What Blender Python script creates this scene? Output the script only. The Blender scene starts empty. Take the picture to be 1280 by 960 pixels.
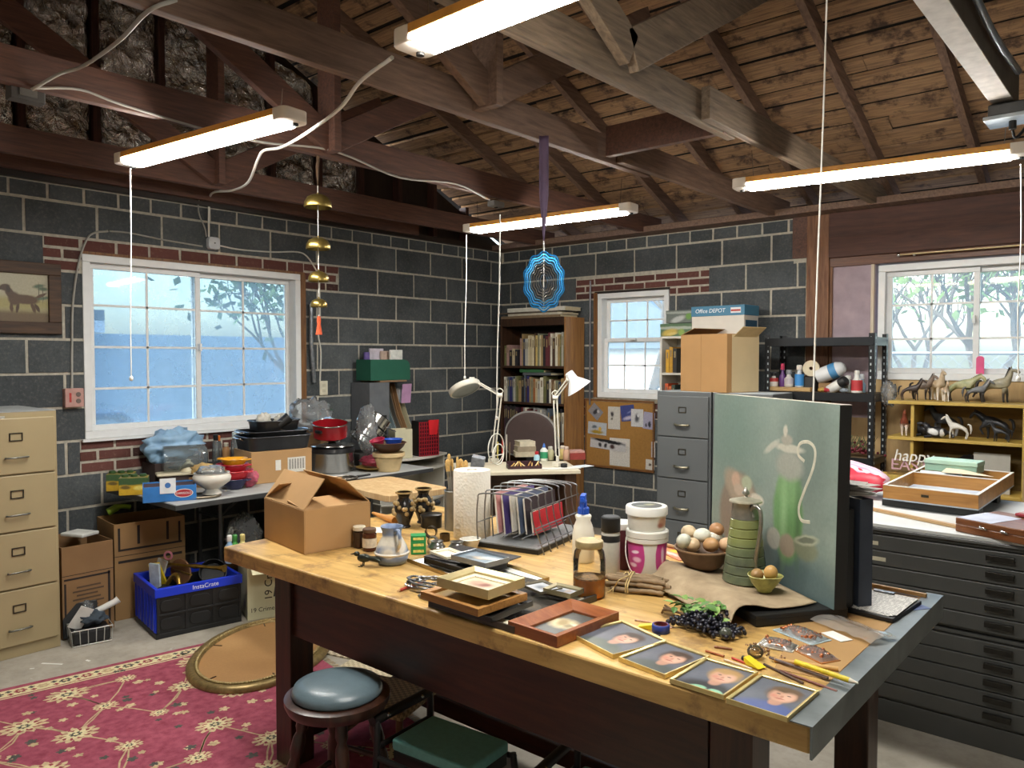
import bpy, bmesh, math, random
from mathutils import Vector, Matrix, Euler, noise
R_ = math.radians
PI = math.pi
SC = bpy.context.scene
COL = SC.collection
rnd = random.Random(7)
CAM = Vector((5.03, -5.70, 1.62)); FPX = 970.0
YAW = R_(40.7); PITCH = math.atan(33 / FPX)
_f = Vector((-math.sin(YAW), math.cos(YAW), 0)); CR = Vector((math.cos(YAW), math.sin(YAW), 0))
CF = _f * math.cos(PITCH) - Vector((0, 0, 1)) * math.sin(PITCH)
CU = Vector((0, 0, 1)) * math.cos(PITCH) + _f * math.sin(PITCH)
cam = bpy.data.objects.new('camera', bpy.data.cameras.new('camera'))
COL.objects.link(cam)
cam.data.sensor_width = 36; cam.data.lens = FPX / 1280 * 36
cam.data.clip_start = 0.05; cam.data.clip_end = 200
cam.matrix_world = Matrix.Translation(CAM) @ Matrix((CR, CU, -CF)).transposed().to_4x4()
SC.camera = cam
def ray(px, py): return CF + CR * ((px - 640) / FPX) + CU * ((480 - py) / FPX)
def AT(px, py, axis, val):
 r = ray(px, py); return CAM + r * ((val - CAM[axis]) / r[axis])
def AX(px, py, x): return AT(px, py, 0, x)      # measured point of the photo lying on the wall-parallel plane X = x
def AY(px, py, y): return AT(px, py, 1, y)
def AZ(px, py, z): return AT(px, py, 2, z)      # ... or on the horizontal plane Z = z
def lin(h):
 if isinstance(h, (tuple, list)): return (*h[:3], 1)
 h = h.lstrip('#'); c = [int(h[i:i + 2], 16) / 255 for i in (0, 2, 4)]
 return tuple(x / 12.92 if x <= .04045 else ((x + .055) / 1.055) ** 2.4 for x in c) + (1,)
class NT:
 """thin wrapper on a node tree"""
 def __init__(s, name):
  s.mat = bpy.data.materials.new(name); s.mat.use_nodes = True
  s.t = s.mat.node_tree; s.n = s.t.nodes; s.b = s.n['Principled BSDF']; s.out = s.n['Material Output']
 def new(s, typ, **kw):
  n = s.n.new(typ)
  for k, v in kw.items(): setattr(n, k, v)
  return n
 def link(s, a, b): s.t.links.new(a, b)
 def val(s, sock, v):
  if hasattr(v, 'links'): s.link(v, sock)
  else: sock.default_value = v
 def coord(s, scale=(1, 1, 1), loc=(0, 0, 0), rot=(0, 0, 0), kind='Object'):
  c = s.new('ShaderNodeTexCoord'); m = s.new('ShaderNodeMapping')
  m.inputs['Scale'].default_value = scale; m.inputs['Location'].default_value = loc; m.inputs['Rotation'].default_value = rot
  s.link(c.outputs[kind], m.inputs['Vector']); return m.outputs['Vector']
 def noise(s, vec, scale, detail=3, rough=.55, dist=0):
  n = s.new('ShaderNodeTexNoise'); s.link(vec, n.inputs['Vector'])
  n.inputs['Scale'].default_value = scale; n.inputs['Detail'].default_value = detail
  n.inputs['Roughness'].default_value = rough; n.inputs['Distortion'].default_value = dist
  return n.outputs['Fac']
 def ramp(s, fac, stops, interp='LINEAR'):
  r = s.new('ShaderNodeValToRGB'); s.link(fac, r.inputs['Fac']); e = r.color_ramp.elements; r.color_ramp.interpolation = interp
  for i, (p, c) in enumerate(stops):
   x = e[i] if i < 2 else e.new(p)
   x.position = p; x.color = lin(c)
  return r.outputs['Color']
 def mix(s, fac, a, b, typ='MIX'):
  m = s.new('ShaderNodeMix', data_type='RGBA', blend_type=typ)
  s.val(m.inputs[0], fac); s.val(m.inputs[6], a if hasattr(a, 'links') else lin(a)); s.val(m.inputs[7], b if hasattr(b, 'links') else lin(b))
  return m.outputs[2]
 def math(s, op, a, b=0, c=0):
  m = s.new('ShaderNodeMath', operation=op)
  for i, v in enumerate((a, b, c)): s.val(m.inputs[i], v)
  return m.outputs[0]
 def bump(s, h, strength=.3, dist=.01):
  b = s.new('ShaderNodeBump'); b.inputs['Strength'].default_value = strength; b.inputs['Distance'].default_value = dist
  s.link(h, b.inputs['Height']); s.link(b.outputs['Normal'], s.b.inputs['Normal'])
 def fin(s, col=None, rough=.5, metal=0, spec=.5):
  if col is not None: s.val(s.b.inputs['Base Color'], col if hasattr(col, 'links') else lin(col))
  s.val(s.b.inputs['Roughness'], rough); s.b.inputs['Metallic'].default_value = metal
  s.b.inputs['Specular IOR Level'].default_value = spec
  return s.mat
_mc = {}
def M(hexc, rough=.5, metal=0, var=.12, scale=14, bump=0, spec=.5):
 """plain surface with a little mottled tone, roughness and relief of its own"""
 k = (hexc, rough, metal, var, scale, bump, spec)
 if k in _mc: return _mc[k]
 t = NT('surface_' + hexc.lstrip('#')); v = t.coord()
 n = t.noise(v, scale, 4); c = lin(hexc)
 lo = tuple(x * (1 - var) for x in c[:3]); hi = tuple(min(1, x * (1 + var)) for x in c[:3])
 col = t.ramp(n, [(.3, lo), (.7, hi)])
 if bump: t.bump(t.noise(v, scale * 6, 3), bump, .004)
 _mc[k] = t.fin(col, rough, metal, spec); return _mc[k]
def WOOD(dark, light, axis=0, scale=6, rough=.45, stretch=14, bump=.12, patch=.35, blotch=None):
 """grain stretched along an axis of the object"""
 k = ('w', dark, light, axis, scale, rough, stretch, blotch)
 if k in _mc: return _mc[k]
 t = NT('wood_' + light.lstrip('#')); s = [stretch] * 3; s[axis] = 1
 v = t.coord(scale=tuple(s)); n = t.noise(v, scale, 5, .6, .6)
 col = t.ramp(n, [(.28, dark), (.72, light)])
 n2 = t.noise(t.coord(), 3.2, 3); col = t.mix(t.math('MULTIPLY', n2, patch), col, dark)
 if blotch: col = t.mix(t.ramp(t.noise(t.coord(), 7, 5, .7), [(.52, '#000000'), (.66, '#ffffff')]), col, blotch)
 t.bump(n, bump, .004)
 _mc[k] = t.fin(col, rough); return _mc[k]
def GLASS(tint='#ffffff', clear=.85, haze='#dfeaf0', rough=.02):
 """thin clear material: mostly see-through, some gloss, a film of dust or haze"""
 k = ('g', tint, clear, haze, rough)
 if k in _mc: return _mc[k]
 t = NT('glass'); n = t.n; n.remove(t.b)
 tr = t.new('ShaderNodeBsdfTransparent'); tr.inputs['Color'].default_value = lin(tint)
 gl = t.new('ShaderNodeBsdfGlossy'); gl.inputs['Roughness'].default_value = rough
 tl = t.new('ShaderNodeBsdfTranslucent'); tl.inputs['Color'].default_value = lin(haze)
 df = t.new('ShaderNodeBsdfDiffuse'); df.inputs['Color'].default_value = lin(haze)
 fr = t.new('ShaderNodeFresnel'); fr.inputs['IOR'].default_value = 1.45
 a = t.new('ShaderNodeMixShader'); b = t.new('ShaderNodeMixShader'); c = t.new('ShaderNodeMixShader')
 c.inputs[0].default_value = .5; t.link(tl.outputs[0], c.inputs[1]); t.link(df.outputs[0], c.inputs[2])
 nz = t.noise(t.coord(), 5, 4, .65); f = t.math('MULTIPLY', t.math('ADD', nz, .5), 1 - clear); t.link(f, a.inputs[0])
 t.link(tr.outputs[0], a.inputs[1]); t.link(c.outputs[0], a.inputs[2])
 t.link(fr.outputs[0], b.inputs[0]); t.link(a.outputs[0], b.inputs[1]); t.link(gl.outputs[0], b.inputs[2])
 t.link(b.outputs[0], t.out.inputs['Surface']); _mc[k] = t.mat; return t.mat
def LIGHT(hexc, strength):
 t = NT('lamp_lens'); t.b.inputs['Emission Color'].default_value = lin(hexc); t.b.inputs['Emission Strength'].default_value = strength
 return t.fin('#ffffff', .4)
def PAINTING(name, base, blobs, warp=.03, axes=(0, 1), rough=.5, grain=.12, base2=None):
 """a flat picture: soft-edged shapes (cx,cy,rx,ry,angle,colour,softness) laid over a mottled ground, in the object's own metres"""
 t = NT(name); c = t.new('ShaderNodeTexCoord'); sp = t.new('ShaderNodeSeparateXYZ');
 nz = t.new('ShaderNodeTexNoise'); nz.inputs['Scale'].default_value = 22; nz.inputs['Detail'].default_value = 4
 t.link(c.outputs['Object'], nz.inputs['Vector'])
 ad = t.new('ShaderNodeVectorMath', operation='SUBTRACT'); t.link(nz.outputs['Color'], ad.inputs[0]); ad.inputs[1].default_value = (.5, .5, .5)
 sc = t.new('ShaderNodeVectorMath', operation='SCALE'); t.link(ad.outputs[0], sc.inputs[0]); sc.inputs['Scale'].default_value = warp
 ad2 = t.new('ShaderNodeVectorMath', operation='ADD'); t.link(c.outputs['Object'], ad2.inputs[0]); t.link(sc.outputs[0], ad2.inputs[1])
 t.link(ad2.outputs[0], sp.inputs[0]); X, Y = sp.outputs[axes[0]], sp.outputs[axes[1]]
 col = t.mix(t.ramp(t.noise(c.outputs['Object'], 9, 4), [(.3, '#000000'), (.7, '#ffffff')]), base, base2 or base)
 for (cx, cy, rx, ry, an, cc, soft) in blobs:
  ca, sa = math.cos(an), math.sin(an)
  dx = t.math('SUBTRACT', X, cx); dy = t.math('SUBTRACT', Y, cy)
  u = t.math('ADD', t.math('MULTIPLY', dx, ca / rx), t.math('MULTIPLY', dy, sa / rx))
  v = t.math('ADD', t.math('MULTIPLY', dx, -sa / ry), t.math('MULTIPLY', dy, ca / ry))
  d = t.math('SQRT', t.math('ADD', t.math('MULTIPLY', u, u), t.math('MULTIPLY', v, v)))
  mr = t.new('ShaderNodeMapRange'); t.link(d, mr.inputs['Value'])
  for i, vv in ((1, 1 - soft), (2, 1 + soft * .3), (3, 1), (4, 0)): mr.inputs[i].default_value = vv
  col = t.mix(mr.outputs[0], col, cc)
 g = t.ramp(t.noise(c.outputs['Object'], 90, 3), [(.3, (1 - grain,) * 3), (.7, (1,) * 3)])
 return t.fin(t.mix(1, col, g, 'MULTIPLY'), rough)
class MB:
 def __init__(s): s.v = []; s.f = []; s.mi = []; s.m = 0; s.T = Matrix()
 def add(s, vs, fs):
  b = len(s.v); s.v += [s.T @ Vector(v) for v in vs]; s.f += [tuple(b + i for i in f) for f in fs]; s.mi += [s.m] * len(fs); return s
 def mat(s, i): s.m = i; return s
 def at(s, loc=(0, 0, 0), rot=(0, 0, 0)): s.T = Matrix.Translation(Vector(loc)) @ Euler(rot).to_matrix().to_4x4(); return s
 def box(s, lo, hi):
  x0, y0, z0 = lo; x1, y1, z1 = hi
  return s.add([(x0, y0, z0), (x1, y0, z0), (x1, y1, z0), (x0, y1, z0), (x0, y0, z1), (x1, y0, z1), (x1, y1, z1), (x0, y1, z1)],
                     [(0, 3, 2, 1), (4, 5, 6, 7), (0, 1, 5, 4), (1, 2, 6, 5), (2, 3, 7, 6), (3, 0, 4, 7)])
 def bx(s, c, d, rot=None):
  h = Vector(d) / 2
  if rot is None: return s.box(Vector(c) - h, Vector(c) + h)
  o = s.T; s.T = o @ Matrix.Translation(Vector(c)) @ Euler(rot).to_matrix().to_4x4(); s.box(-h, h); s.T = o; return s
 def beam(s, a, b, w, h, up=(0, 0, 1)):
  """square bar from a to b, w across, h along up"""
  a, b = Vector(a), Vector(b); d = (b - a); L = d.length; d.normalize(); u = Vector(up)
  x = d.cross(u)
  if x.length < 1e-4: x = d.cross(Vector((1, 0, 0)))
  x.normalize(); u = x.cross(d)
  o = s.T; s.T = o @ Matrix.Translation((a + b) / 2) @ Matrix((x, d, u)).transposed().to_4x4()
  s.box((-w / 2, -L / 2, -h / 2), (w / 2, L / 2, h / 2)); s.T = o; return s
 def tube(s, pts, r, n=8, closed=False, caps=True):
  P = [Vector(p) for p in pts]; N = len(P); rr = r if isinstance(r, (list, tuple)) else [r] * N
  t0 = (P[1] - P[0]).normalized(); u = t0.orthogonal().normalized(); vs = []; pt = t0
  for i, p in enumerate(P):
   if closed: t = (P[(i + 1) % N] - P[i - 1]).normalized()
   elif i == 0: t = t0
   elif i == N - 1: t = (P[i] - P[i - 1]).normalized()
   else: t = ((P[i + 1] - P[i]).normalized() + (P[i] - P[i - 1]).normalized())
   if t.length < 1e-6: t = pt
   t.normalize(); u = (pt.rotation_difference(t) @ u); u = (u - t * u.dot(t)).normalized(); w = t.cross(u); pt = t
   vs += [p + (u * math.cos(2 * PI * k / n) + w * math.sin(2 * PI * k / n)) * rr[i] for k in range(n)]
  fs = []
  for i in range(N if closed else N - 1):
   j = (i + 1) % N
   fs += [(i * n + k, i * n + (k + 1) % n, j * n + (k + 1) % n, j * n + k) for k in range(n)]
  if not closed and caps: fs += [tuple(reversed(range(n))), tuple((N - 1) * n + k for k in range(n))]
  return s.add(vs, fs)
 def cyl(s, a, b, r, r2=None, n=16): return s.tube([a, b], [r, r if r2 is None else r2], n)
 def lathe(s, prof, n=24, c=(0, 0, 0), sx=1, sy=1, cap=True, fn=None):
  vs = []; c = Vector(c)
  for i, (r, z) in enumerate(prof):
   for k in range(n):
    a = 2 * PI * k / n; q = r * (fn(a, z) if fn else 1)
    vs.append(c + Vector((q * math.cos(a) * sx, q * math.sin(a) * sy, z)))
  fs = [(i * n + k, i * n + (k + 1) % n, (i + 1) * n + (k + 1) % n, (i + 1) * n + k) for i in range(len(prof) - 1) for k in range(n)]
  if cap: fs += [tuple(reversed(range(n))), tuple((len(prof) - 1) * n + k for k in range(n))]
  return s.add(vs, fs)
 def prism(s, poly, z0, z1):
  n = len(poly)
  return s.add([(x, y, z0) for x, y in poly] + [(x, y, z1) for x, y in poly],
                     [tuple(reversed(range(n))), tuple(range(n, 2 * n))] + [(i, (i + 1) % n, n + (i + 1) % n, n + i) for i in range(n)])
 def sph(s, c, r, nu=16, nv=10, fn=None):
  r = (r, r, r) if not hasattr(r, '__len__') else r; c = Vector(c); vs = [c + Vector((0, 0, -r[2]))]
  for j in range(1, nv):
   p = -PI / 2 + PI * j / nv
   for k in range(nu):
    a = 2 * PI * k / nu; d = Vector((math.cos(p) * math.cos(a), math.cos(p) * math.sin(a), math.sin(p)))
    q = fn(d) if fn else 1; vs.append(c + Vector((d.x * r[0] * q, d.y * r[1] * q, d.z * r[2] * q)))
  vs.append(c + Vector((0, 0, r[2]))); L = len(vs) - 1
  fs = [(0, 1 + (k + 1) % nu, 1 + k) for k in range(nu)]
  for j in range(nv - 2): fs += [(1 + j * nu + k, 1 + j * nu + (k + 1) % nu, 1 + (j + 1) * nu + (k + 1) % nu, 1 + (j + 1) * nu + k) for k in range(nu)]
  b = 1 + (nv - 2) * nu; fs += [(b + k, b + (k + 1) % nu, L) for k in range(nu)]
  return s.add(vs, fs)
 def grid(s, fn, nu, nv):
  vs = [fn(i / nu, j / nv) for j in range(nv + 1) for i in range(nu + 1)]
  return s.add(vs, [(j * (nu + 1) + i, j * (nu + 1) + i + 1, (j + 1) * (nu + 1) + i + 1, (j + 1) * (nu + 1) + i) for j in range(nv) for i in range(nu)])
 def build(s, name, mats, parent=None, smooth=None, bev=0, seg=2, solid=0, sub=0, loc=None, rz=0):
  me = bpy.data.meshes.new(name); me.from_pydata([tuple(v) for v in s.v], [], s.f)
  mats = mats if isinstance(mats, (list, tuple)) else [mats]
  for m in mats: me.materials.append(m)
  if len(mats) > 1: me.polygons.foreach_set('material_index', s.mi)
  me.update()
  if smooth: me.shade_smooth(); me.set_sharp_from_angle(angle=R_(smooth))
  o = bpy.data.objects.new(name, me); COL.objects.link(o)
  if solid: md = o.modifiers.new('solid', 'SOLIDIFY'); md.thickness = solid; md.offset = 0
  if bev: md = o.modifiers.new('bevel', 'BEVEL'); md.width = bev; md.segments = seg; md.limit_method = 'ANGLE'; md.angle_limit = R_(40)
  if sub: md = o.modifiers.new('sub', 'SUBSURF'); md.levels = sub; md.render_levels = sub
  if parent: o.parent = parent
  if loc is not None: o.location = loc
  if rz: o.rotation_euler.z = rz
  return o
def tag(o, label, cat, group=None):
 o['label'] = label; o['category'] = cat
 if group: o['group'] = group
 return o
def thing(name, label, cat, loc=(0, 0, 0), rz=0, group=None, rot=None):
 o = bpy.data.objects.new(name, None); COL.objects.link(o); o.empty_display_size = .05
 o.location = loc; o.rotation_euler = rot if rot else (0, 0, rz); return tag(o, label, cat, group)
def struct(o): o['kind'] = 'structure'; return o
def empty_struct(name, loc=(0, 0, 0)):
 o = bpy.data.objects.new(name, None); COL.objects.link(o); o.location = loc; o['kind'] = 'structure'; return o
def dup(root, loc, rz=0, label=None, group=None, rot=None):
 r = root.copy(); COL.objects.link(r); r.location = loc; r.rotation_euler = rot if rot else (0, 0, rz)
 if label: r['label'] = label
 if group: r['group'] = group
 for ch in root.children:
  c = ch.copy(); COL.objects.link(c); c.parent = r
  for g in ch.children:
   d = g.copy(); COL.objects.link(d); d.parent = c
 return r
def words_mesh(name, txt, size, mat, parent, loc, rot=(0, 0, 0), ext=.0004, align='CENTER', sx=1, shear=0):
 cu = bpy.data.curves.new('t', 'FONT'); cu.body = txt; cu.size = size; cu.extrude = ext; cu.align_x = align; cu.align_y = 'CENTER'; cu.shear = shear
 o = bpy.data.objects.new('t', cu); COL.objects.link(o); bpy.context.view_layer.update()
 me = bpy.data.meshes.new_from_object(o.evaluated_get(bpy.context.evaluated_depsgraph_get())); bpy.data.objects.remove(o)
 me.name = name; me.materials.clear(); me.materials.append(mat)
 w = bpy.data.objects.new(name, me); COL.objects.link(w); w.parent = parent; w.location = loc; w.rotation_euler = rot; w.scale = (sx, 1, 1); return w
def rrect(w, h, r, n=4):
 p = []
 for cx, cy, a0 in ((w / 2 - r, h / 2 - r, 0), (-w / 2 + r, h / 2 - r, 90), (-w / 2 + r, -h / 2 + r, 180), (w / 2 - r, -h / 2 + r, 270)):
  p += [(cx + r * math.cos(R_(a0 + 90 * i / n)), cy + r * math.sin(R_(a0 + 90 * i / n))) for i in range(n + 1)]
 return p
def sag(a, b, d, n=10):
 a, b = Vector(a), Vector(b)
 return [a.lerp(b, i / n) - Vector((0, 0, d * 4 * (i / n) * (1 - i / n))) for i in range(n + 1)]
def spline(P, n=6):
 P = [Vector(p) for p in P]; Q = [2 * P[0] - P[1]] + P + [2 * P[-1] - P[-2]]; out = []
 for i in range(1, len(Q) - 2):
  p0, p1, p2, p3 = Q[i - 1:i + 3]
  for k in range(n):
   t = k / n
   out.append(.5 * ((2 * p1) + (p2 - p0) * t + (2 * p0 - 5 * p1 + 4 * p2 - p3) * t * t + (3 * p1 - p0 - 3 * p2 + p3) * t ** 3))
 return out + [P[-1]]
# the room
ROOMX, ROOMY, WTOP = 6.7, -6.6, 2.64
FZ = .10          # height of the slab's top
PITCHR = .42
def roofz(y): return 2.74 + PITCHR * min(-y, y - ROOMY + 0.0)
RIDGE = ROOMY / 2
def block_mat():
 t = NT('painted_concrete_block'); g = t.new('ShaderNodeNewGeometry'); v = t.coord()
 n = t.noise(v, 60, 4, .7); n2 = t.noise(v, 3.5, 4, .6); big = t.noise(v, 1.1, 3)
 c = t.ramp(n2, [(.25, '#454a4c'), (.75, '#62676a')])
 c = t.mix(t.math('MULTIPLY', g.outputs['Random Per Island'], .45), c, '#2a2d30')
 c = t.mix(t.ramp(n, [(.52, '#000000'), (.72, '#999999')]), c, '#85837c'); c = t.mix(t.ramp(n, [(.3, '#888888'), (.45, '#000000')]), c, '#1e2123')
 c = t.mix(t.ramp(big, [(.62, '#000000'), (.75, '#555555')]), c, '#7d7468')
 t.bump(n, .55, .006); return t.fin(c, .8, 0, .3)
def brick_mat():
 t = NT('red_brick'); g = t.new('ShaderNodeNewGeometry'); v = t.coord(); n = t.noise(v, 40, 4, .7)
 c = t.ramp(g.outputs['Random Per Island'], [(0, '#43302d'), (.5, '#5e3a34'), (1, '#6d4640')])
 c = t.mix(t.ramp(n, [(.55, '#000000'), (.75, '#888888')]), c, '#a08878'); t.bump(n, .5, .005); return t.fin(c, .85, 0, .3)
MORTAR = M('#b8b2a4', .9, 0, .2, 30, .5)
BLOCK, BRICK = block_mat(), brick_mat()
def subtract(rects, z):
 out = []
 for a in rects:
  u0, u1, v0, v1 = a; p, q, r, s_ = z
  if q <= u0 or p >= u1 or s_ <= v0 or r >= v1: out.append(a); continue
  if p > u0: out.append((u0, p, v0, v1))
  if q < u1: out.append((q, u1, v0, v1))
  a0, a1 = max(u0, p), min(u1, q)
  if r > v0: out.append((a0, a1, v0, r))
  if s_ < v1: out.append((a0, a1, s_, v1))
 return out
def block_wall(name, U0, U1, holes, bricks, place, ph, seed, top=WTOP, skip=()):
 rg = random.Random(seed); b = MB(); T = place
 def slab(r, d0, d1, j=0):
  u0, u1, v0, v1 = r
  if u1 - u0 < .02 or v1 - v0 < .012: return
  pts = [T(u, d, v) for d in (d0, d1) for (u, v) in ((u0, v0), (u1, v0), (u1, v1), (u0, v1))]
  if j: pts = pts[:4] + [p + Vector((rg.uniform(-j, j), rg.uniform(-j, j), rg.uniform(-j, j))) for p in pts[4:]]
  b.add(pts, [(0, 1, 2, 3), (7, 6, 5, 4), (0, 4, 5, 1), (1, 5, 6, 2), (2, 6, 7, 3), (3, 7, 4, 0)])
 b.mat(0); rs = [(U0, U1, 0, top)]
 for h in holes: rs = subtract(rs, h)
 for r in rs: slab(r, -.2, 0)
 m = .0085
 z = 2.337 - 12 * .2032; k = 0
 while z < top - .01:
  h = .2032 if z < 2.5 else top - z
  z1 = min(z + h, top); L = .397 if z < 2.5 else .2
  u = U0 - 1 + ph + (L / 2 if k % 2 else 0)
  while u < U1:
   a = [(max(u + m, U0), min(u + L - m, U1), max(z + m, 0), z1 - m)] if u + L > U0 + .03 else []
   for h2 in list(holes) + list(bricks) + list(skip): a = subtract(a, h2)
   b.mat(1)
   for r in a: slab(r, 0, .005, .0022)
   u += L
  z = z1; k += 1
 b.mat(2)
 for (u0, u1, v0, v1) in bricks:
  zz = v0; kk = 0; n = max(1, round((v1 - v0) / .0677)); hh = (v1 - v0) / n
  for i in range(n):
   u = u0 - (.1 if i % 2 else 0)
   while u < u1:
    a = [(max(u + m, u0), min(u + .203 - m, u1), zz + m, zz + hh - m)]
    for h2 in holes: a = subtract(a, h2)
    for r in a: slab(r, 0, .004, .002)
    u += .203
   zz += hh
 return struct(b.build(name, [MORTAR, BLOCK, BRICK]))
PL = lambda u, d, v: Vector((d, u, v))          # wall with the wide window
PB = lambda u, d, v: Vector((u, -d, v))         # wall with the small window
c = 2.337
LW = (-3.83, -2.27, 1.125, 2.245)
SW = (1.105, 1.84, 1.26, 2.19)
RW = (3.44, 4.66, 1.47, 2.255)
block_wall('wall_left', ROOMY, 0, [LW], [(-4.04, -3.83, 2.134, c), (-3.83, -2.27, 2.245, c), (-2.27, -1.95, 2.134, c), (-3.86, -2.0, .915, 1.125)], PL, .29, 3)
block_wall('wall_back', 0, ROOMX, [SW, (3.13, 4.7, .0, 2.31)], [(.89, 2.19, 2.134, 2.32), (.97, 2.0, 1.1, 1.26)], PB, .12, 5, skip=[(2.86, 4.75, 2.31, 2.7), (2.95, 3.15, 0, 2.7)])
def plain_wall(name, lo, hi):
 return struct(MB().box(lo, hi).build(name, M('#c4c1b8', .9, 0, .06, 4, .1)))
plain_wall('wall_front', (-.2, ROOMY - .2, 0), (ROOMX + .2, ROOMY, WTOP))
plain_wall('wall_right', (ROOMX, ROOMY, 0), (ROOMX + .2, .2, 4.2))
t = NT('worn_concrete_floor'); v = t.coord()
n = t.noise(v, 2.2, 5, .65); n2 = t.noise(v, 26, 5, .7)
cc = t.ramp(n, [(.3, '#8d877a'), (.55, '#aaa396'), (.75, '#b8b3a8')])
cc = t.mix(t.ramp(n2, [(.35, '#777777'), (.55, '#000000')]), cc, '#6f6656')
cc = t.mix(t.ramp(t.noise(v, 9, 3, .8), [(.66, '#000000'), (.7, '#999999')]), cc, '#d3d0c8')
t.bump(n2, .25, .004)
struct(MB().box((-.2, ROOMY - .2, -.15), (ROOMX + .2, .2, FZ)).build('floor', t.fin(cc, .75, 0, .35)))
SHEATH = WOOD('#6e5440', '#b8926a', 0, 5, .75, 16, .5, .3, '#4a362a')
rb = MB(); rg = random.Random(11)
for side in (0, 1):
 s_ = 0.0; slope = math.hypot(1, PITCHR); run = -RIDGE + .35
 while s_ < run * slope:
  w = rg.uniform(.13, .155); y0 = -s_ / slope + .35; y1 = -(s_ + w - rg.uniform(.03, .045)) / slope + .35
  x = -.15
  while x < ROOMX + .15:
   L = rg.uniform(1.4, 3.2); x1 = min(x + L, ROOMX + .15); j = rg.uniform(-.006, .006)
   f = (lambda y: y) if side == 0 else (lambda y: ROOMY - y)
   za, zb = 2.86 - PITCHR * y0 + j, 2.86 - PITCHR * y1 + j
   p = [(x, f(y0), za), (x1 - .004, f(y0), za + rg.uniform(-.004, .004)), (x1 - .004, f(y1), zb), (x, f(y1), zb)]
   q = [(a, b_, z + .02) for a, b_, z in p]
   fs = [(0, 1, 2, 3), (7, 6, 5, 4), (0, 4, 5, 1), (1, 5, 6, 2), (2, 6, 7, 3), (3, 7, 4, 0)]
   rb.add(p + q, fs); x = x1
  s_ += w
rb.mat(1)
for f in (lambda y: y, lambda y: ROOMY - y):
 z0, z1 = 2.885 - PITCHR * .4, 2.885 - PITCHR * (RIDGE - .02)
 rb.add([(-.25, f(.4), z0), (ROOMX + .25, f(.4), z0), (ROOMX + .25, f(RIDGE - .02), z1), (-.25, f(RIDGE - .02), z1),
   (-.25, f(.4), z0 + .05), (ROOMX + .25, f(.4), z0 + .05), (ROOMX + .25, f(RIDGE - .02), z1 + .05), (-.25, f(RIDGE - .02), z1 + .05)],
           [(0, 1, 2, 3), (7, 6, 5, 4), (0, 4, 5, 1), (1, 5, 6, 2), (2, 6, 7, 3), (3, 7, 4, 0)])
struct(rb.build('ceiling', [SHEATH, M('#17120e', .95)]))
OLD = WOOD('#5a463a', '#8f7260', 1, 5, .7, 12, .3, .35)
RED = WOOD('#46302a', '#75503f', 1, 5, .65, 12, .3, .4)
GREY = WOOD('#57493b', '#94806a', 1, 5, .7, 12, .35, .3)
def rafter(x, m, w=.042, h=.095):
 b = MB(); yb = .3
 for y0, y1 in ((yb, RIDGE), (ROOMY - yb, RIDGE)):
  z = lambda y: 2.86 - PITCHR * (y if y0 == yb else ROOMY - y) - h / 2 - .004
  b.beam((x, y0, z(y0)), (x, y1, z(y1)), w, h)
 return struct(b.build('ceiling_rafter', m))
for i in range(11):
 x = .2 + .5449 * i
 if abs(x - .2) > .05: rafter(x + .035, OLD)
def truss(name, x, m, webs, splice=None, hc=.14, zb=2.645):
 r = empty_struct(name, (x, RIDGE, zb)); w = .042
 def piece(nm, a, b_, h, dx=0, ww=w):
  struct(MB().beam((dx, a[0] - RIDGE, a[1] - zb), (dx, b_[0] - RIDGE, b_[1] - zb), ww, h).build(nm, m, r, bev=.003))
 if splice is None: piece('bottom_chord', (.1, zb + hc / 2), (ROOMY - .1, zb + hc / 2), hc)
 else:
  piece('bottom_chord', (.1, zb + hc / 2), (splice, zb + hc / 2), hc)
  piece('bottom_chord', (splice + .35, zb + hc / 2 - .008), (ROOMY - .1, zb + hc / 2 - .012), hc, -.045)
 for (a, b_, h) in webs: piece('web', a, b_, h, .044)
 return r
zt = 2.76
W0 = [((-3.28, 2.66), (-3.28, 4.02), .14), ((-3.28, 2.72), (-2.0, 3.44), .13), ((-3.28, 2.72), (-4.56, 3.44), .13)]
truss('ceiling_truss', .55, RED, W0)
truss('ceiling_truss', 1.68, RED, W0)
truss('ceiling_truss', 2.77, OLD, W0, splice=-2.2)
truss('ceiling_truss', 3.46, GREY, [((-3.28, 2.72), (-2.0, 3.44), .15), ((-3.28, 2.72), (-4.56, 3.44), .13)], splice=-2.6)
struct(MB().box((2.80, -2.38, 2.64), (3.44, -2.34, 2.79)).build('ceiling_blocking', RED, bev=.003))
struct(MB().box((.0, -.19, WTOP), (ROOMX, .15, WTOP + .045)).build('trim_1', OLD))
struct(MB().box((-.19, ROOMY, WTOP), (.05, -.2, WTOP + .04)).build('trim_2', WOOD('#1d1613', '#37291f', 1)))
gp = [(0.0, WTOP), (ROOMY, WTOP), (ROOMY, 2.7), (RIDGE, 4.25), (0, 2.7)]
struct(MB().add([(-.02, y, z) for y, z in gp] + [(-.2, y, z) for y, z in gp], [(0, 1, 2, 3, 4), (9, 8, 7, 6, 5)] + [(i, i + 5, (i + 1) % 5 + 5, (i + 1) % 5) for i in range(5)]).build('wall_gable', WOOD('#20160f', '#33261b', 2)))
def foil_mat():
 t = NT('foil_insulation'); v = t.coord(); n = t.noise(v, 11, 5, .6, 1.2); n2 = t.noise(v, 2.5, 2)
 t.bump(n, 1.0, .06); return t.fin(t.ramp(n2, [(.35, '#b9b7b2'), (.65, '#f2f0ec')]), .16, 1)
FOIL = foil_mat(); STUD = WOOD('#2c1a13', '#53332a', 2)
y = -.55; i = 0
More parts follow.
